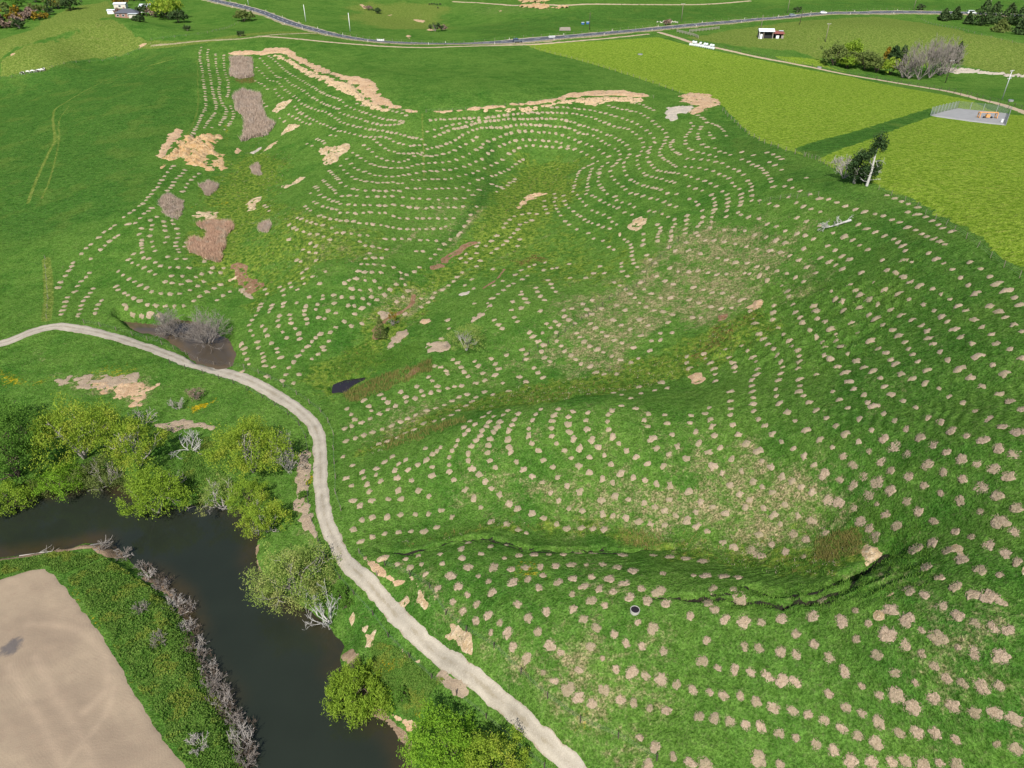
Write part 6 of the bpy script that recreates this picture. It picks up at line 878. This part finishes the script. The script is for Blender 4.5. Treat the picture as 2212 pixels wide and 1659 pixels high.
fence(offset(FT, 2.8)[8:], "fence along the upper edge of the farm track beside the yellow pasture", 4.5, 1.15, .09, M_POSTD); fence(offset(FT, -2.6)[40:-8], "fence along the lower edge of the farm track near the hollow", 6, 1.1, .09, M_POSTD)
fence(gxy([(98, 560), (104, 640), (102, 688)]), "faint paddock fence running down to the gravel track at the left", 5, 1.1, .07)
fence(spline(gxy([(1990, 42), (2080, 66), (2150, 84), (2240, 104)]), 4), "fence along the near foot of the far right pines", 6, 1.1, .09)
# plank rails of the stockyard by the farm track
def rails(line, label, h=1.5, step=2.4, group="timber stockyard rails"):
    q = resample(gxy(line), step); z = height(q[:, 0], q[:, 1]); o0 = Vector((q[0, 0], q[0, 1], z[0])); root = empty("rail_fence", o0); tag(root, label, "rail fence", group)
    for i in range(len(q)): part("post", [box(q[i, 0] - o0.x, q[i, 1] - o0.y, z[i] - o0.z + h / 2 - .1, .2, .2, h + .2)], M_TIMB, root)
    for k in range(3):
        v, f = tubes([((q[i, 0] - o0.x, q[i, 1] - o0.y, z[i] - o0.z + h * (.35 + .28 * k)), (q[i + 1, 0] - o0.x, q[i + 1, 1] - o0.y, z[i + 1] - o0.z + h * (.35 + .28 * k)), .11, .11) for i in range(len(q) - 1)], 4); obj("rail", np_mesh("rail", v, f, M_TIMB), root)
rails([(1489, 70), (1520, 67), (1553, 63)], "pale timber rail fence between the road and the farm track junction"); rails([(1462, 70), (1480, 74), (1500, 79), (1508, 83)], "grey timber rail fence beside the farm track left of the white bales")
# road marker posts
mk = None
for i, (off, lst) in enumerate(((4.9, "near"), (-4.9, "far"))):
    for j, p in enumerate(resample(offset(ROAD, off), 34)[2:-2]):
        if mk is None:
            mk = empty("marker_post", (0, 0, 0)); part("post", [box(0, 0, .45, .16, .10, 1.3)], M_POSTW, mk); part("reflector", [box(0, -.06, .85, .10, .03, .2)], M_ORANGE, mk); o = mk
        else: o = copy_tree(mk)
        o.location = (p[0], p[1], Z(p[0], p[1])); tag(o, "white road marker post on the near verge of the sealed road" if i == 0 else "white road marker post on the far verge of the sealed road", "marker post", "marker posts on the near verge" if i == 0 else "marker posts on the far verge")
# ---- power poles
def pole(u, v, H, label, mat=M_POST, arms=1, az=.3, lamp=False, lean=0):
    p = P(u, v); root = empty("power_pole", p, az); tag(root, label, "power pole", "power poles"); part("pole", [cyl((0, 0, -.5), (lean, 0, H), .19, 8, .13)], mat, root, True)
    for k in range(arms):
        z = H - .35 - 2.6 * k; part("crossarm", [box(lean * z / H, 0, z, 2.5, .14, .16)], M_TIMB if mat is not M_POSTW else M_GALV, root)
        for x in (-1.1, -.45, .45, 1.1): part("insulator", [cyl((x + lean * z / H, 0, z + .08), (x + lean * z / H, 0, z + .34), .07, 6, .05)], M_POSTW, root)
    return root
pole(660.7, 46.5, 9.5, "white concrete power pole beyond the road, second from the left", M_POSTW, 0); pole(756.6, 67.6, 9.5, "white concrete power pole beyond the road where it bends right", M_POSTW, 0); pole(537, 11.6, 9.5, "leftmost white concrete power pole beside the road", M_POSTW, 0)
pole(1471.5, 47, 10, "pole with pale crossarm just right of the sheep", M_POST, 1); pole(1273, 64.5, 9, "thin dark pole beside the two blue tubs", M_POSTD, 0); pole(1700.5, 29, 10, "pole with crossarm on the far bank above the silver car", M_POST, 1); pole(1973, 22, 10, "pole with crossarm beyond the road bend left of the pines", M_POST, 1); pole(1727, 53, 8, "dark leaning pole below the road near the white car", M_POSTD, 0, lean=.5)
pole(1782.5, 91, 9, "lone pole with small crossarm on the olive slope right of the red shed", M_POST, 1); pole(2134, 25, 9, "pole on the bank behind the white van", M_POST, 1); pole(2042, 179, 9.5, "dark pole with white crossarm by the bare poplars", M_POSTD, 1); pole(2163.8, 216.4, 10.5, "pale power pole with two crossarms above the fenced pad", M_GALV, 2, .5); pole(1643, 66, 8, "thin pole behind the red roofed shed", M_POST, 0)
# ---- house and sheds
def hip(name, L, W, h, rise, ov, mat):
    a, b = L / 2 + ov, W / 2 + ov; r = max(.3, a - b)
    return [(-a, -b, h), (a, -b, h), (a, b, h), (-a, b, h), (-r, 0, h + rise), (r, 0, h + rise)], [(0, 1, 5, 4), (1, 2, 5), (2, 3, 4, 5), (3, 0, 4), (0, 3, 2, 1)]
def gable(L, W, h, rise, ov):
    a, b = L / 2 + ov, W / 2 + ov; t = .12
    v = [(-a, -b, h), (a, -b, h), (a, 0, h + rise), (-a, 0, h + rise), (a, b, h), (-a, b, h)]; v2 = [(x, y, z + t) for x, y, z in v]
    return v + v2, [(6, 7, 8, 9), (9, 8, 10, 11), (0, 3, 2, 1), (3, 5, 4, 2), (0, 1, 7, 6), (5, 11, 10, 4), (0, 6, 9, 3), (3, 9, 11, 5), (1, 2, 8, 7), (2, 4, 10, 8)]
def house(u, v, az, L, W, h, rise, roofm, wallm, label, kind="hip", wins=4, name="house", cat="house"):
    root = empty(name, P(u, v), az); tag(root, label, cat); part("wall", [box(0, 0, h / 2 - .2, L, W, h + .4)], wallm, root)
    part("roof", [hip("roof", L, W, h, rise, .5, roofm) if kind == "hip" else gable(L, W, h, rise, .3)], roofm, root)
    for i in range(wins):
        x = -L / 2 + L * (i + .5) / wins; f = part("window", [box(x, -W / 2 - .02, 1.35, 1.7, .12, 1.3)], M_WHITE, root); g = part("pane", [box(x, -W / 2 - .07, 1.35, 1.45, .08, 1.05)], M_GLASS, f)
    return root
H1 = house(278, 36, .12, 14, 8.5, 2.6, 2.4, M_ROOFG, M_BRICK, "brick house with dark grey tiled hip roof on the hill at top left")
part("wing_wall", [box(5.0, -5.4, 1.1, 5, 3.2, 2.6)], M_WALL, H1); part("porch_roof", [box(5.2, -5.6, 2.55, 6, 4.0, .16)], M_ROOFW, H1); part("roof", [hip("r", 8, 6, 2.6, 2.0, .5, None)], M_ROOFG, H1).location = (-3, 5.5, 0); part("chimney", [box(-2, .6, 4.9, .8, .8, 1.6)], M_BRICK, H1)
house(322, 25, .15, 9.5, 8.0, 3.4, 1.3, M_ROOFW, M_WHITE, "white iron roofed shed right of the grey roofed house", "gable", 0, "shed", "shed"); house(262, 17, .12, 8, 5, 2.5, .9, M_ROOFW, M_WALL, "pale blue roofed outbuilding behind the house", "gable", 1, "shed", "shed"); house(243, 29, .1, 5, 4, 2.0, .5, M_ROOFW, M_WHITE, "small white garage left of the house", "gable", 0, "shed", "shed")
S1 = empty("hay_shed", P(1661, 82), -.12); tag(S1, "open hay shed with white and rusty red iron roof", "shed")
part("wall", [box(-2.2, 2.6, 1.6, 7.4, .15, 3.6), box(1.5, 0, 1.6, .15, 5.2, 3.4)], M_TIMB, S1); part("shade_block", [box(-2.0, .6, 1.4, 6.6, 3.8, 3.0)], M_SHADE, S1); r_ = part("roof", [gable(8, 5.6, 3.4, 1.2, .25)], M_ROOFW, S1); r_.location = (-2.1, 0, 0)  # near-black block fills the open bay as painted shade
part("post", [box(-5.9, -2.6, 1.6, .25, .25, 3.6)], M_WHITE, S1); part("post", [box(-3.6, -2.6, 1.6, .25, .25, 3.6)], M_TIMB, S1); part("post", [box(1.2, -2.6, 1.6, .25, .25, 3.6)], M_TIMB, S1); part("side_panel", [box(-4.8, -2.72, 1.0, 1.2, .08, 2.4)], M_WHITE, S1)
part("lean_to_roof", [([(1.2, -2.9, 2.5), (7.6, -2.9, 2.3), (7.6, 2.6, 3.2), (1.2, 2.6, 3.4), (1.2, -2.9, 2.62), (7.6, -2.9, 2.42), (7.6, 2.6, 3.32), (1.2, 2.6, 3.52)], [(0, 3, 2, 1), (4, 5, 6, 7), (0, 1, 5, 4), (1, 2, 6, 5), (2, 3, 7, 6), (3, 0, 4, 7)])], M_ROOFR, S1); part("lean_to_shade", [box(4.6, 1.2, 1.2, 5.6, 2.4, 2.5)], M_SHADE, S1); part("half_door", [box(4.0, -2.3, .8, 1.6, .1, 1.5)], M_WHITE, S1); part("half_door", [box(6.6, -2.3, .8, 1.2, .1, 1.5)], M_TIMB, S1); part("roof_sheet", [box(6.2, 1.6, 3.5, 2.4, 2.0, .1)], M_ROOFW, S1)  # the near-black block under the lean-to stands for its shade
# ---- white wrapped bales
bs = np.random.RandomState(3); bale = None; A_b = np.array(P(1491, 98)); B_b = np.array(P(1541, 107)); dv = (B_b - A_b)[:2]; dl = np.hypot(*dv); dv /= dl; nv = np.array([-dv[1], dv[0]])
places = [(k * dl / 11, 0, 0) for k in range(12)] + [(k * dl / 11 + .3, 1.45, 0) for k in range(1, 11)] + [(1.2, .7, 1.18), (2.6, .8, 1.18), (1.9, .1, 1.15)] + [(k * dl / 11 + .5, .75, 1.15) for k in (4, 6, 7, 9, 10)]
wordx = ["first", "second", "third", "fourth", "fifth", "sixth", "seventh", "eighth", "ninth", "tenth", "eleventh", "twelfth"]
for i, (s, t, z) in enumerate(places):
    if bale is None:
        th = [(.05, .46), (.10, .54), (.22, .57), (.98, .57), (1.1, .54), (1.15, .46)]; n = 14; V = [(r * math.cos(j * 6.283 / n), -.6 + a, 0.57 + r * math.sin(j * 6.283 / n)) for a, r in th for j in range(n)]
        F = [(k * n + j, k * n + (j + 1) % n, (k + 1) * n + (j + 1) % n, (k + 1) * n + j) for k in range(5) for j in range(n)] + [tuple(range(n))[::-1], tuple(range(5 * n, 6 * n))]
        bale = part("wrapped_bale", [(V, F)], M_BALE, None, True); o = bale
    else: o = bale.copy(); link(o)
    x, y = A_b[:2] + dv * s + nv * t; o.location = (x, y, Z(x, y) + z - .03); o.rotation_euler = (0, 0, math.atan2(dv[1], dv[0]) + bs.normal(0, .12))
    tag(o, ("white wrapped bale, %s from the left in the front row by the farm track" % wordx[i]) if i < 12 else (("white wrapped bale, %s from the left in the back row beside the farm track" % wordx[i - 12]) if i < 22 else ("white wrapped bale on top of the row, %s from the left of the upper layer" % wordx[i - 22])), "bale", "white wrapped bales by the farm track")
# ---- the round trough on the slope
def trough(u, v, r, h, label, mat, name="water_trough"):
    root = empty(name, P(u, v) + Vector((0, 0, .10))); tag(root, label, "trough"); n = 28; pr = [(r, -.5), (r, h), (r - .06, h), (r - .07, h - .06)]
    V = [(q * math.cos(j * 6.283 / n), q * math.sin(j * 6.283 / n), z) for q, z in pr for j in range(n)]; F = [(k * n + j, k * n + (j + 1) % n, (k + 1) * n + (j + 1) % n, (k + 1) * n + j) for k in range(3) for j in range(n)]
    part("rim", [(V, F)], mat, root, False); part("water", [([((r - .06) * math.cos(j * 6.283 / n), (r - .06) * math.sin(j * 6.283 / n), h - .05) for j in range(n)], [tuple(range(n))])], M_POOL, root); return root
trough(1371.5, 1320, .54, .20, "round pale concrete water trough with dark water on the green slope", simple("pale_concrete", (.36, .345, .31), .8, .2, .12, 4))
for u, v, lab in ((1259, 52.5, "left of two blue tubs beside the thin dark pole"), (1269.5, 51.5, "right of two blue tubs beside the thin dark pole")):
    root = empty("blue_tub", P(u, v)); tag(root, lab, "tub", "blue tubs beyond the road"); part("tub", [cyl((0, 0, -.1), (0, 0, 1.0), .85, 16, .95)], M_BLUE, root, False); part("rim", [cyl((0, 0, 1.0), (0, 0, 1.08), 1.0, 16)], M_ROOFW, root)
trough(1769.6, 147.5, 1.0, .6, "pale round trough beside the farm track left of the hollow willows", M_CONC); trough(2183, 219, .9, .5, "small pale trough at the foot of the two armed pole", M_CONC); trough(1383, 118, 1.2, .25, "low trough on a bare ring in the yellow pasture", M_CONC)
root = empty("loading_ramp", P(1220, 66.5)); tag(root, "grey plank loading race beyond the road left of the blue tubs", "loading race")
for k in range(5): part("plank", [box(0, -1.1, .35 + .32 * k, 6.4 - .25 * k, .08, .26)], M_TIMB, root)
for k in range(5): part("plank", [box(.3, 1.1, .35 + .32 * k, 6.4 - .25 * k, .08, .26)], M_TIMB, root)
for x in (-3, -1.5, 0, 1.5, 3): part("post", [box(x, -1.0, .9, .16, .16, 2.2)], M_TIMB, root)
part("deck", [box(0, 0, .5, 6, 2.0, .12)], M_TIMB, root)
for u, v, az, lab in ((822, 89.5, -.25, "white guard rail over the culvert on the left road bend"), (1192, 82, .35, "white guard rail beside the road right of the dark vehicle")):
    root = empty("guard_rail", P(u, v), az); tag(root, lab, "guard rail", "white culvert guard rails")
    for x in (-1.7, -.6, .6, 1.7): part("post", [box(x, 0, .5, .16, .16, 1.3)], M_WHITE, root)
    for z in (.45, .95): part("rail", [box(0, -.1, z, 3.8, .08, .26)], M_WHITE, root)
# ---- fenced pad and the orange frame on it
pc = gxy([(2010, 249), (2067, 235), (2180, 247), (2172, 271)]); zz_ = height(pc[:, 0], pc[:, 1]); pf = empty("pad_fence", (pc[0, 0], pc[0, 1], zz_[0])); tag(pf, "tall netting fence with pale posts round the concrete pad", "netting fence")
for a in range(4):
    if a == 3: rng_n = range(0, 0)
    A2, B2 = pc[a], pc[(a + 1) % 4]; L = np.hypot(*(B2 - A2)); n = max(2, int(L / 3.2))
    if a == 3: continue
    segs = []
    for k in range(n + 1):
        q = A2 + (B2 - A2) * k / n; z = Z(*q); part("post", [cyl((q[0] - pc[0, 0], q[1] - pc[0, 1], z - zz_[0] - .2), (q[0] - pc[0, 0], q[1] - pc[0, 1], z - zz_[0] + 2.6), .07, 6)], M_GALV, pf)
    for k in range(14):
        h0 = .15 + k * .18; segs.append(((A2[0] - pc[0, 0], A2[1] - pc[0, 1], Z(*A2) - zz_[0] + h0), (B2[0] - pc[0, 0], B2[1] - pc[0, 1], Z(*B2) - zz_[0] + h0), .018, .018))
    for k in range(int(L / .22)):
        q = A2 + (B2 - A2) * k / int(L / .22); z = Z(*A2) + (Z(*B2) - Z(*A2)) * k / int(L / .22) - zz_[0]; segs.append(((q[0] - pc[0, 0], q[1] - pc[0, 1], z), (q[0] - pc[0, 0], q[1] - pc[0, 1], z + 2.5), .015, .015))
    v, f = tubes(segs, 3); obj("netting", np_mesh("netting", v, f, M_NET), pf)
fr = empty("yard_frame", P(2131, 257) + Vector((0, 0, .3)), -.1); tag(fr, "orange steel handling frame standing on the concrete pad", "steel frame")
for x in (-2.6, 2.6): part("end_frame", [box(x, -.7, .8, .22, .22, 1.7), box(x, .7, .8, .22, .22, 1.7), box(x, 0, 1.6, .2, 1.6, .2), box(x, 0, .25, .2, 1.9, .2)], M_ORANGE, fr)
part("beam", [box(0, 0, 1.72, 5.6, .26, .26)], M_ORANGE, fr); part("crate", [box(0, -.1, .7, 1.1, .9, .9)], M_ORANGE, fr); part("hopper", [box(0, -.1, 1.25, .7, .7, .3)], M_TIMB, fr)
for x in (-1.2, 1.1): part("wheel", [cyl((x, -.5, .3), (x, -.3, .3), .32, 14)], M_TYRE, fr)
root = empty("white_drum", P(2163, 266) + Vector((0, 0, .3))); tag(root, "small white drum on the right corner of the concrete pad", "drum"); part("drum", [cyl((0, 0, 0), (0, 0, .8), .35, 14)], M_WHITE, root); part("lid", [cyl((0, 0, .8), (0, 0, .88), .38, 14)], M_WHITE, root)
# ---- vehicles
def loft(secs, n):
    V = [p for s in secs for p in s]; F = [(k * n + j, k * n + j + 1, (k + 1) * n + j + 1, (k + 1) * n + j) for k in range(len(secs) - 1) for j in range(n - 1)]
    return V, F + [tuple(range(n))[::-1], tuple(range((len(secs) - 1) * n, len(secs) * n))] + [(k * n, (k + 1) * n, (k + 1) * n + n - 1, k * n + n - 1) for k in range(len(secs) - 1)]
def car(u, v, az, L, W, Hh, paint, label, name="car", cat="car", van=False, stripe=None):
    p = P(u, v); root = empty(name, p + Vector((0, 0, .36)), az); tag(root, label, cat); w = W / 2
    prof = [(-.5, .42, .78), (-.47, .30, .92), (-.30, .26, 1.0), (-.05, .26, 1.02), (.2, .26, 1.02), (.40, .26, .96), (.48, .30, .84), (.5, .42, .70)] if not van else [(-.5, .35, 1.1), (-.48, .28, 1.2), (-.3, .26, 1.2), (0, .26, 1.2), (.3, .26, 1.15), (.42, .26, 1.05), (.48, .30, .95), (.5, .42, .75)]
    secs = [[(x * L, -w * (.97 if abs(x) < .46 else .9), z0), (x * L, -w * (1 if abs(x) < .46 else .92), (z0 + z1) / 2), (x * L, -w * .95 * (1 if abs(x) < .46 else .93), z1), (x * L, w * .95 * (1 if abs(x) < .46 else .93), z1), (x * L, w * (1 if abs(x) < .46 else .92), (z0 + z1) / 2), (x * L, w * (.97 if abs(x) < .46 else .9), z0)] for x, z0, z1 in prof]
    part("body", [loft(secs, 6)], paint, root)
    cab = [(-.46, .99, 1.0), (-.40, Hh - .06, .86), (-.1, Hh, .84), (.08, Hh - .03, .84), (.24, .99, .98)] if not van else [(-.49, 1.15, .98), (-.46, Hh, .9), (0, Hh + .03, .9), (.22, Hh, .9), (.40, 1.05, .96)]
    cs = []
    for x, z, k in cab: cs.append((x, z, k))
    V = []; 
    for x, z, k in cs: V += [(x * L, -w * k * .95, z), (x * L, w * k * .95, z)]
    n = len(cs); F = [(2 * i, 2 * i + 1, 2 * i + 3, 2 * i + 2) for i in range(n - 1)] + [tuple(range(0, 2 * n, 2)), tuple(range(2 * n - 1, 0, -2))]
    part("roof", [(V, F)], paint, root)
    for sgn in (-1, 1):
        x0, x1, x2, x3 = (cab[0][0] + .07, cab[1][0] + .05, cab[-2][0] - .01, cab[-1][0] - .06); zb, zt = cab[0][1] + .04, Hh - .12
        for a, b, c, d in ((x0, x1, (x1 + x2) / 2 - .01, (x0 + x3) / 2 - .01), ((x0 + x3) / 2 + .01, (x1 + x2) / 2 + .01, x2, x3)):
            y0, y1 = sgn * (w * .95 + .012), sgn * (w * .86 + .012); part("window", [([(a * L, y0, zb), (b * L, y1, zt), (c * L, y1, zt), (d * L, y0, zb)], [(0, 1, 2, 3) if sgn > 0 else (3, 2, 1, 0)])], M_GLASS, root)
    (xa, za, _), (xb, zb2, _) = cab[-2], cab[-1]; part("windscreen", [([(xa * L + .03, -w * .74, za - .05), (xa * L + .03, w * .74, za - .05), (xb * L - .02, w * .84, zb2 + .06), (xb * L - .02, -w * .84, zb2 + .06)], [(0, 1, 2, 3)])], M_GLASS, root).location = (.02, 0, .012)
    (xa, za, _), (xb, zb2, _) = cab[1], cab[0]; part("rear_window", [([(xa * L, -w * .72, za - .08), (xa * L, w * .72, za - .08), (xb * L, w * .8, zb2 + .08), (xb * L, -w * .8, zb2 + .08)], [(3, 2, 1, 0)])], M_GLASS, root).location = (-.03, 0, .01)
    for x in (-.31, .31):
        for y in (-1, 1):
            wh = part("wheel", [cyl((x * L, y * w * .98, .02), (x * L, y * w * .78, .02), .35, 16)], M_TYRE, root); part("rim", [cyl((x * L, y * (w * .98 + .012), .02), (x * L, y * w * .9, .02), .2, 10)], M_GALV, wh)
    for y in (-1, 1): part("headlight", [box(L * .49, y * w * .66, .68, .08, .35, .16)], M_CHROME, root); part("tail_light", [box(-L * .492, y * w * .7, .78, .06, .25, .22)], M_ROOFR, root)
    if stripe: part("stripe", [box(0, -w - .006, .62, L * .72, .02, .26), box(0, w + .006, .62, L * .72, .02, .26)], stripe, root); part("light_bar", [box(-.05 * L, 0, Hh + .06, .3, 1.1, .12)], M_BLUE, root)
    return root
P_NAVY = simple("navy_car_paint", (.018, .028, .06), .25, .5, .1, 2); P_SILV = simple("silver_car_paint", (.30, .33, .36), .3, .5, .1, 2, .3); P_WH = simple("white_car_paint", (.74, .75, .75), .3, .5, .05, 2)
car(1117, 92.5, .10, 4.8, 1.9, 1.78, P_NAVY, "dark blue four wheel drive with pale stripe parked beside the roadside fence", "four_wheel_drive", "car", False, P_SILV)
car(1711.5, 36.5, .25, 4.4, 1.78, 1.48, P_SILV, "dark silver car driving on the road near the right road bend"); car(1778, 30.6, .12, 4.4, 1.78, 1.46, P_WH, "white car driving on the road ahead of the silver one"); car(2098, 29.5, -.10, 5.2, 2.0, 2.15, P_WH, "white van on the road in front of the far right pines", "van", "van", True)
# ---- animals: one skinned body each
def beast(name, scale, mat, head_mat=None, grazing=True, woolly=False):
    hz = -.55 if grazing else .35
    J = [(0, 0, 0, .30), (.45, 0, .02, .31), (.75, 0, .10, .20), (1.05, 0, .10 + hz * .5, .13), (1.28, 0, .08 + hz, .10), (1.50, 0, hz - .02, .07), (-.5, 0, .03, .30), (-.85, 0, .06, .16), (-.93, 0, -.25, .04), (-.95, 0, -.62, .03)]
    E = [(0, 1), (1, 2), (2, 3), (3, 4), (4, 5), (0, 6), (6, 7), (7, 8), (8, 9)]
    for y in (-1, 1):
        k = len(J); J += [(.52, y * .17, -.30, .12), (.53, y * .18, -.58, .075), (.50, y * .18, -.98, .055)]; E += [(1, k), (k, k + 1), (k + 1, k + 2)]
        k = len(J); J += [(-.62, y * .18, -.28, .14), (-.56, y * .19, -.50, .085), (-.72, y * .19, -.66, .06), (-.68, y * .19, -.98, .05)]; E += [(6, k), (k, k + 1), (k + 1, k + 2), (k + 2, k + 3)]
        k = len(J); J += [(1.27, y * .17, .16 + hz, .03)]; E += [(4, k)]
    if woolly: J = [(x, y, z, r * (1.28 if r > .12 else 1.0)) for x, y, z, r in J]
    me = bpy.data.meshes.new(name); me.from_pydata([(x, y, z + 1.0) for x, y, z, r in J], E, []); o = obj(name, me); m = o.modifiers.new("skin", 'SKIN'); s = o.modifiers.new("sub", 'SUBSURF'); s.levels = s.render_levels = 1; m.use_smooth_shade = True
    for d, (x, y, z, r) in zip(me.skin_vertices[0].data, J): d.radius = (r, r)
    me.skin_vertices[0].data[0].use_root = True
    bpy.context.view_layer.update(); ev = o.evaluated_get(bpy.context.evaluated_depsgraph_get()); nm = bpy.data.meshes.new_from_object(ev); o.modifiers.clear(); o.data = nm; nm.materials.clear(); nm.materials.append(mat); nm.polygons.foreach_set("use_smooth", [True] * len(nm.polygons)); o.scale = (scale,) * 3; return o
tc_ = NT("cow_hide"); M_COW = tc_.col(tc_.mix(tc_.step(tc_.noise(1.6, 1, .3, seed=2), .52, .55), (.018, .016, .015), (.72, .69, .64))); M_BLK = simple("black_hide", (.016, .014, .013), .8, .2, .2, 2); M_WOOL = simple("sheep_wool", (.62, .57, .48), .95, .05, .12, 4)
cow = beast("cow", 1.0, M_COW); cowb = beast("cow", 1.0, M_BLK); shp = beast("sheep", .60, M_WOOL, None, True, True)
ordw = ["first", "second", "third", "fourth", "fifth", "sixth", "seventh", "eighth", "ninth", "tenth", "eleventh", "twelfth", "thirteenth", "fourteenth", "fifteenth", "sixteenth", "seventeenth", "eighteenth", "nineteenth", "twentieth", "twenty first", "twenty second"]
for i, (u, v) in enumerate([(49.8, 161), (61.4, 158.5), (71.4, 157), (79.7, 156), (85.7, 155.2), (91.3, 154.2), (95.6, 152.4)]):
    o = cow if i == 0 else cow.copy(); (link(o) if i else None); o.location = P(u, v); o.rotation_euler = (0, 0, rng.uniform(-.5, .5) + (0 if i % 3 else 3.1)); tag(o, "black and white cow at the left paddock fence, %s from the left in line" % ordw[i], "cow", "black and white cows by the left fence")
for i, (x, y) in enumerate([(583, 34), (598, 33), (613, 31), (630, 36), (637, 56), (652, 34)]):
    u, v = Z2((x, y))[0]; o = cowb if i == 0 else cowb.copy(); (link(o) if i else None); o.location = P(u, v); o.rotation_euler = (0, 0, rng.uniform(0, 6)); tag(o, "black cow on the green slope beyond the road, %s from the left" % ordw[i], "cow", "black cattle beyond the road")
sxy = sorted([(1810, 236), (1835, 236), (1848, 245), (1868, 238), (1878, 228), (1880, 246), (1892, 236), (1900, 224), (1902, 245), (1914, 234), (1925, 240), (1928, 226), (1938, 236), (1945, 244), (1952, 228), (1960, 236), (1978, 238), (1990, 236), (2003, 240), (2018, 241)])
for i, (x, y) in enumerate(sxy):
    u, v = (1180 + x * .23508) / 1.1302, y * .23508 / 1.1302; o = shp if i == 0 else shp.copy(); (link(o) if i else None); o.location = P(u, v); o.rotation_euler = (0, 0, rng.uniform(0, 6)); tag(o, "cream sheep in the roadside flock, %s from the left" % ordw[i], "sheep", "flock of sheep by the road")
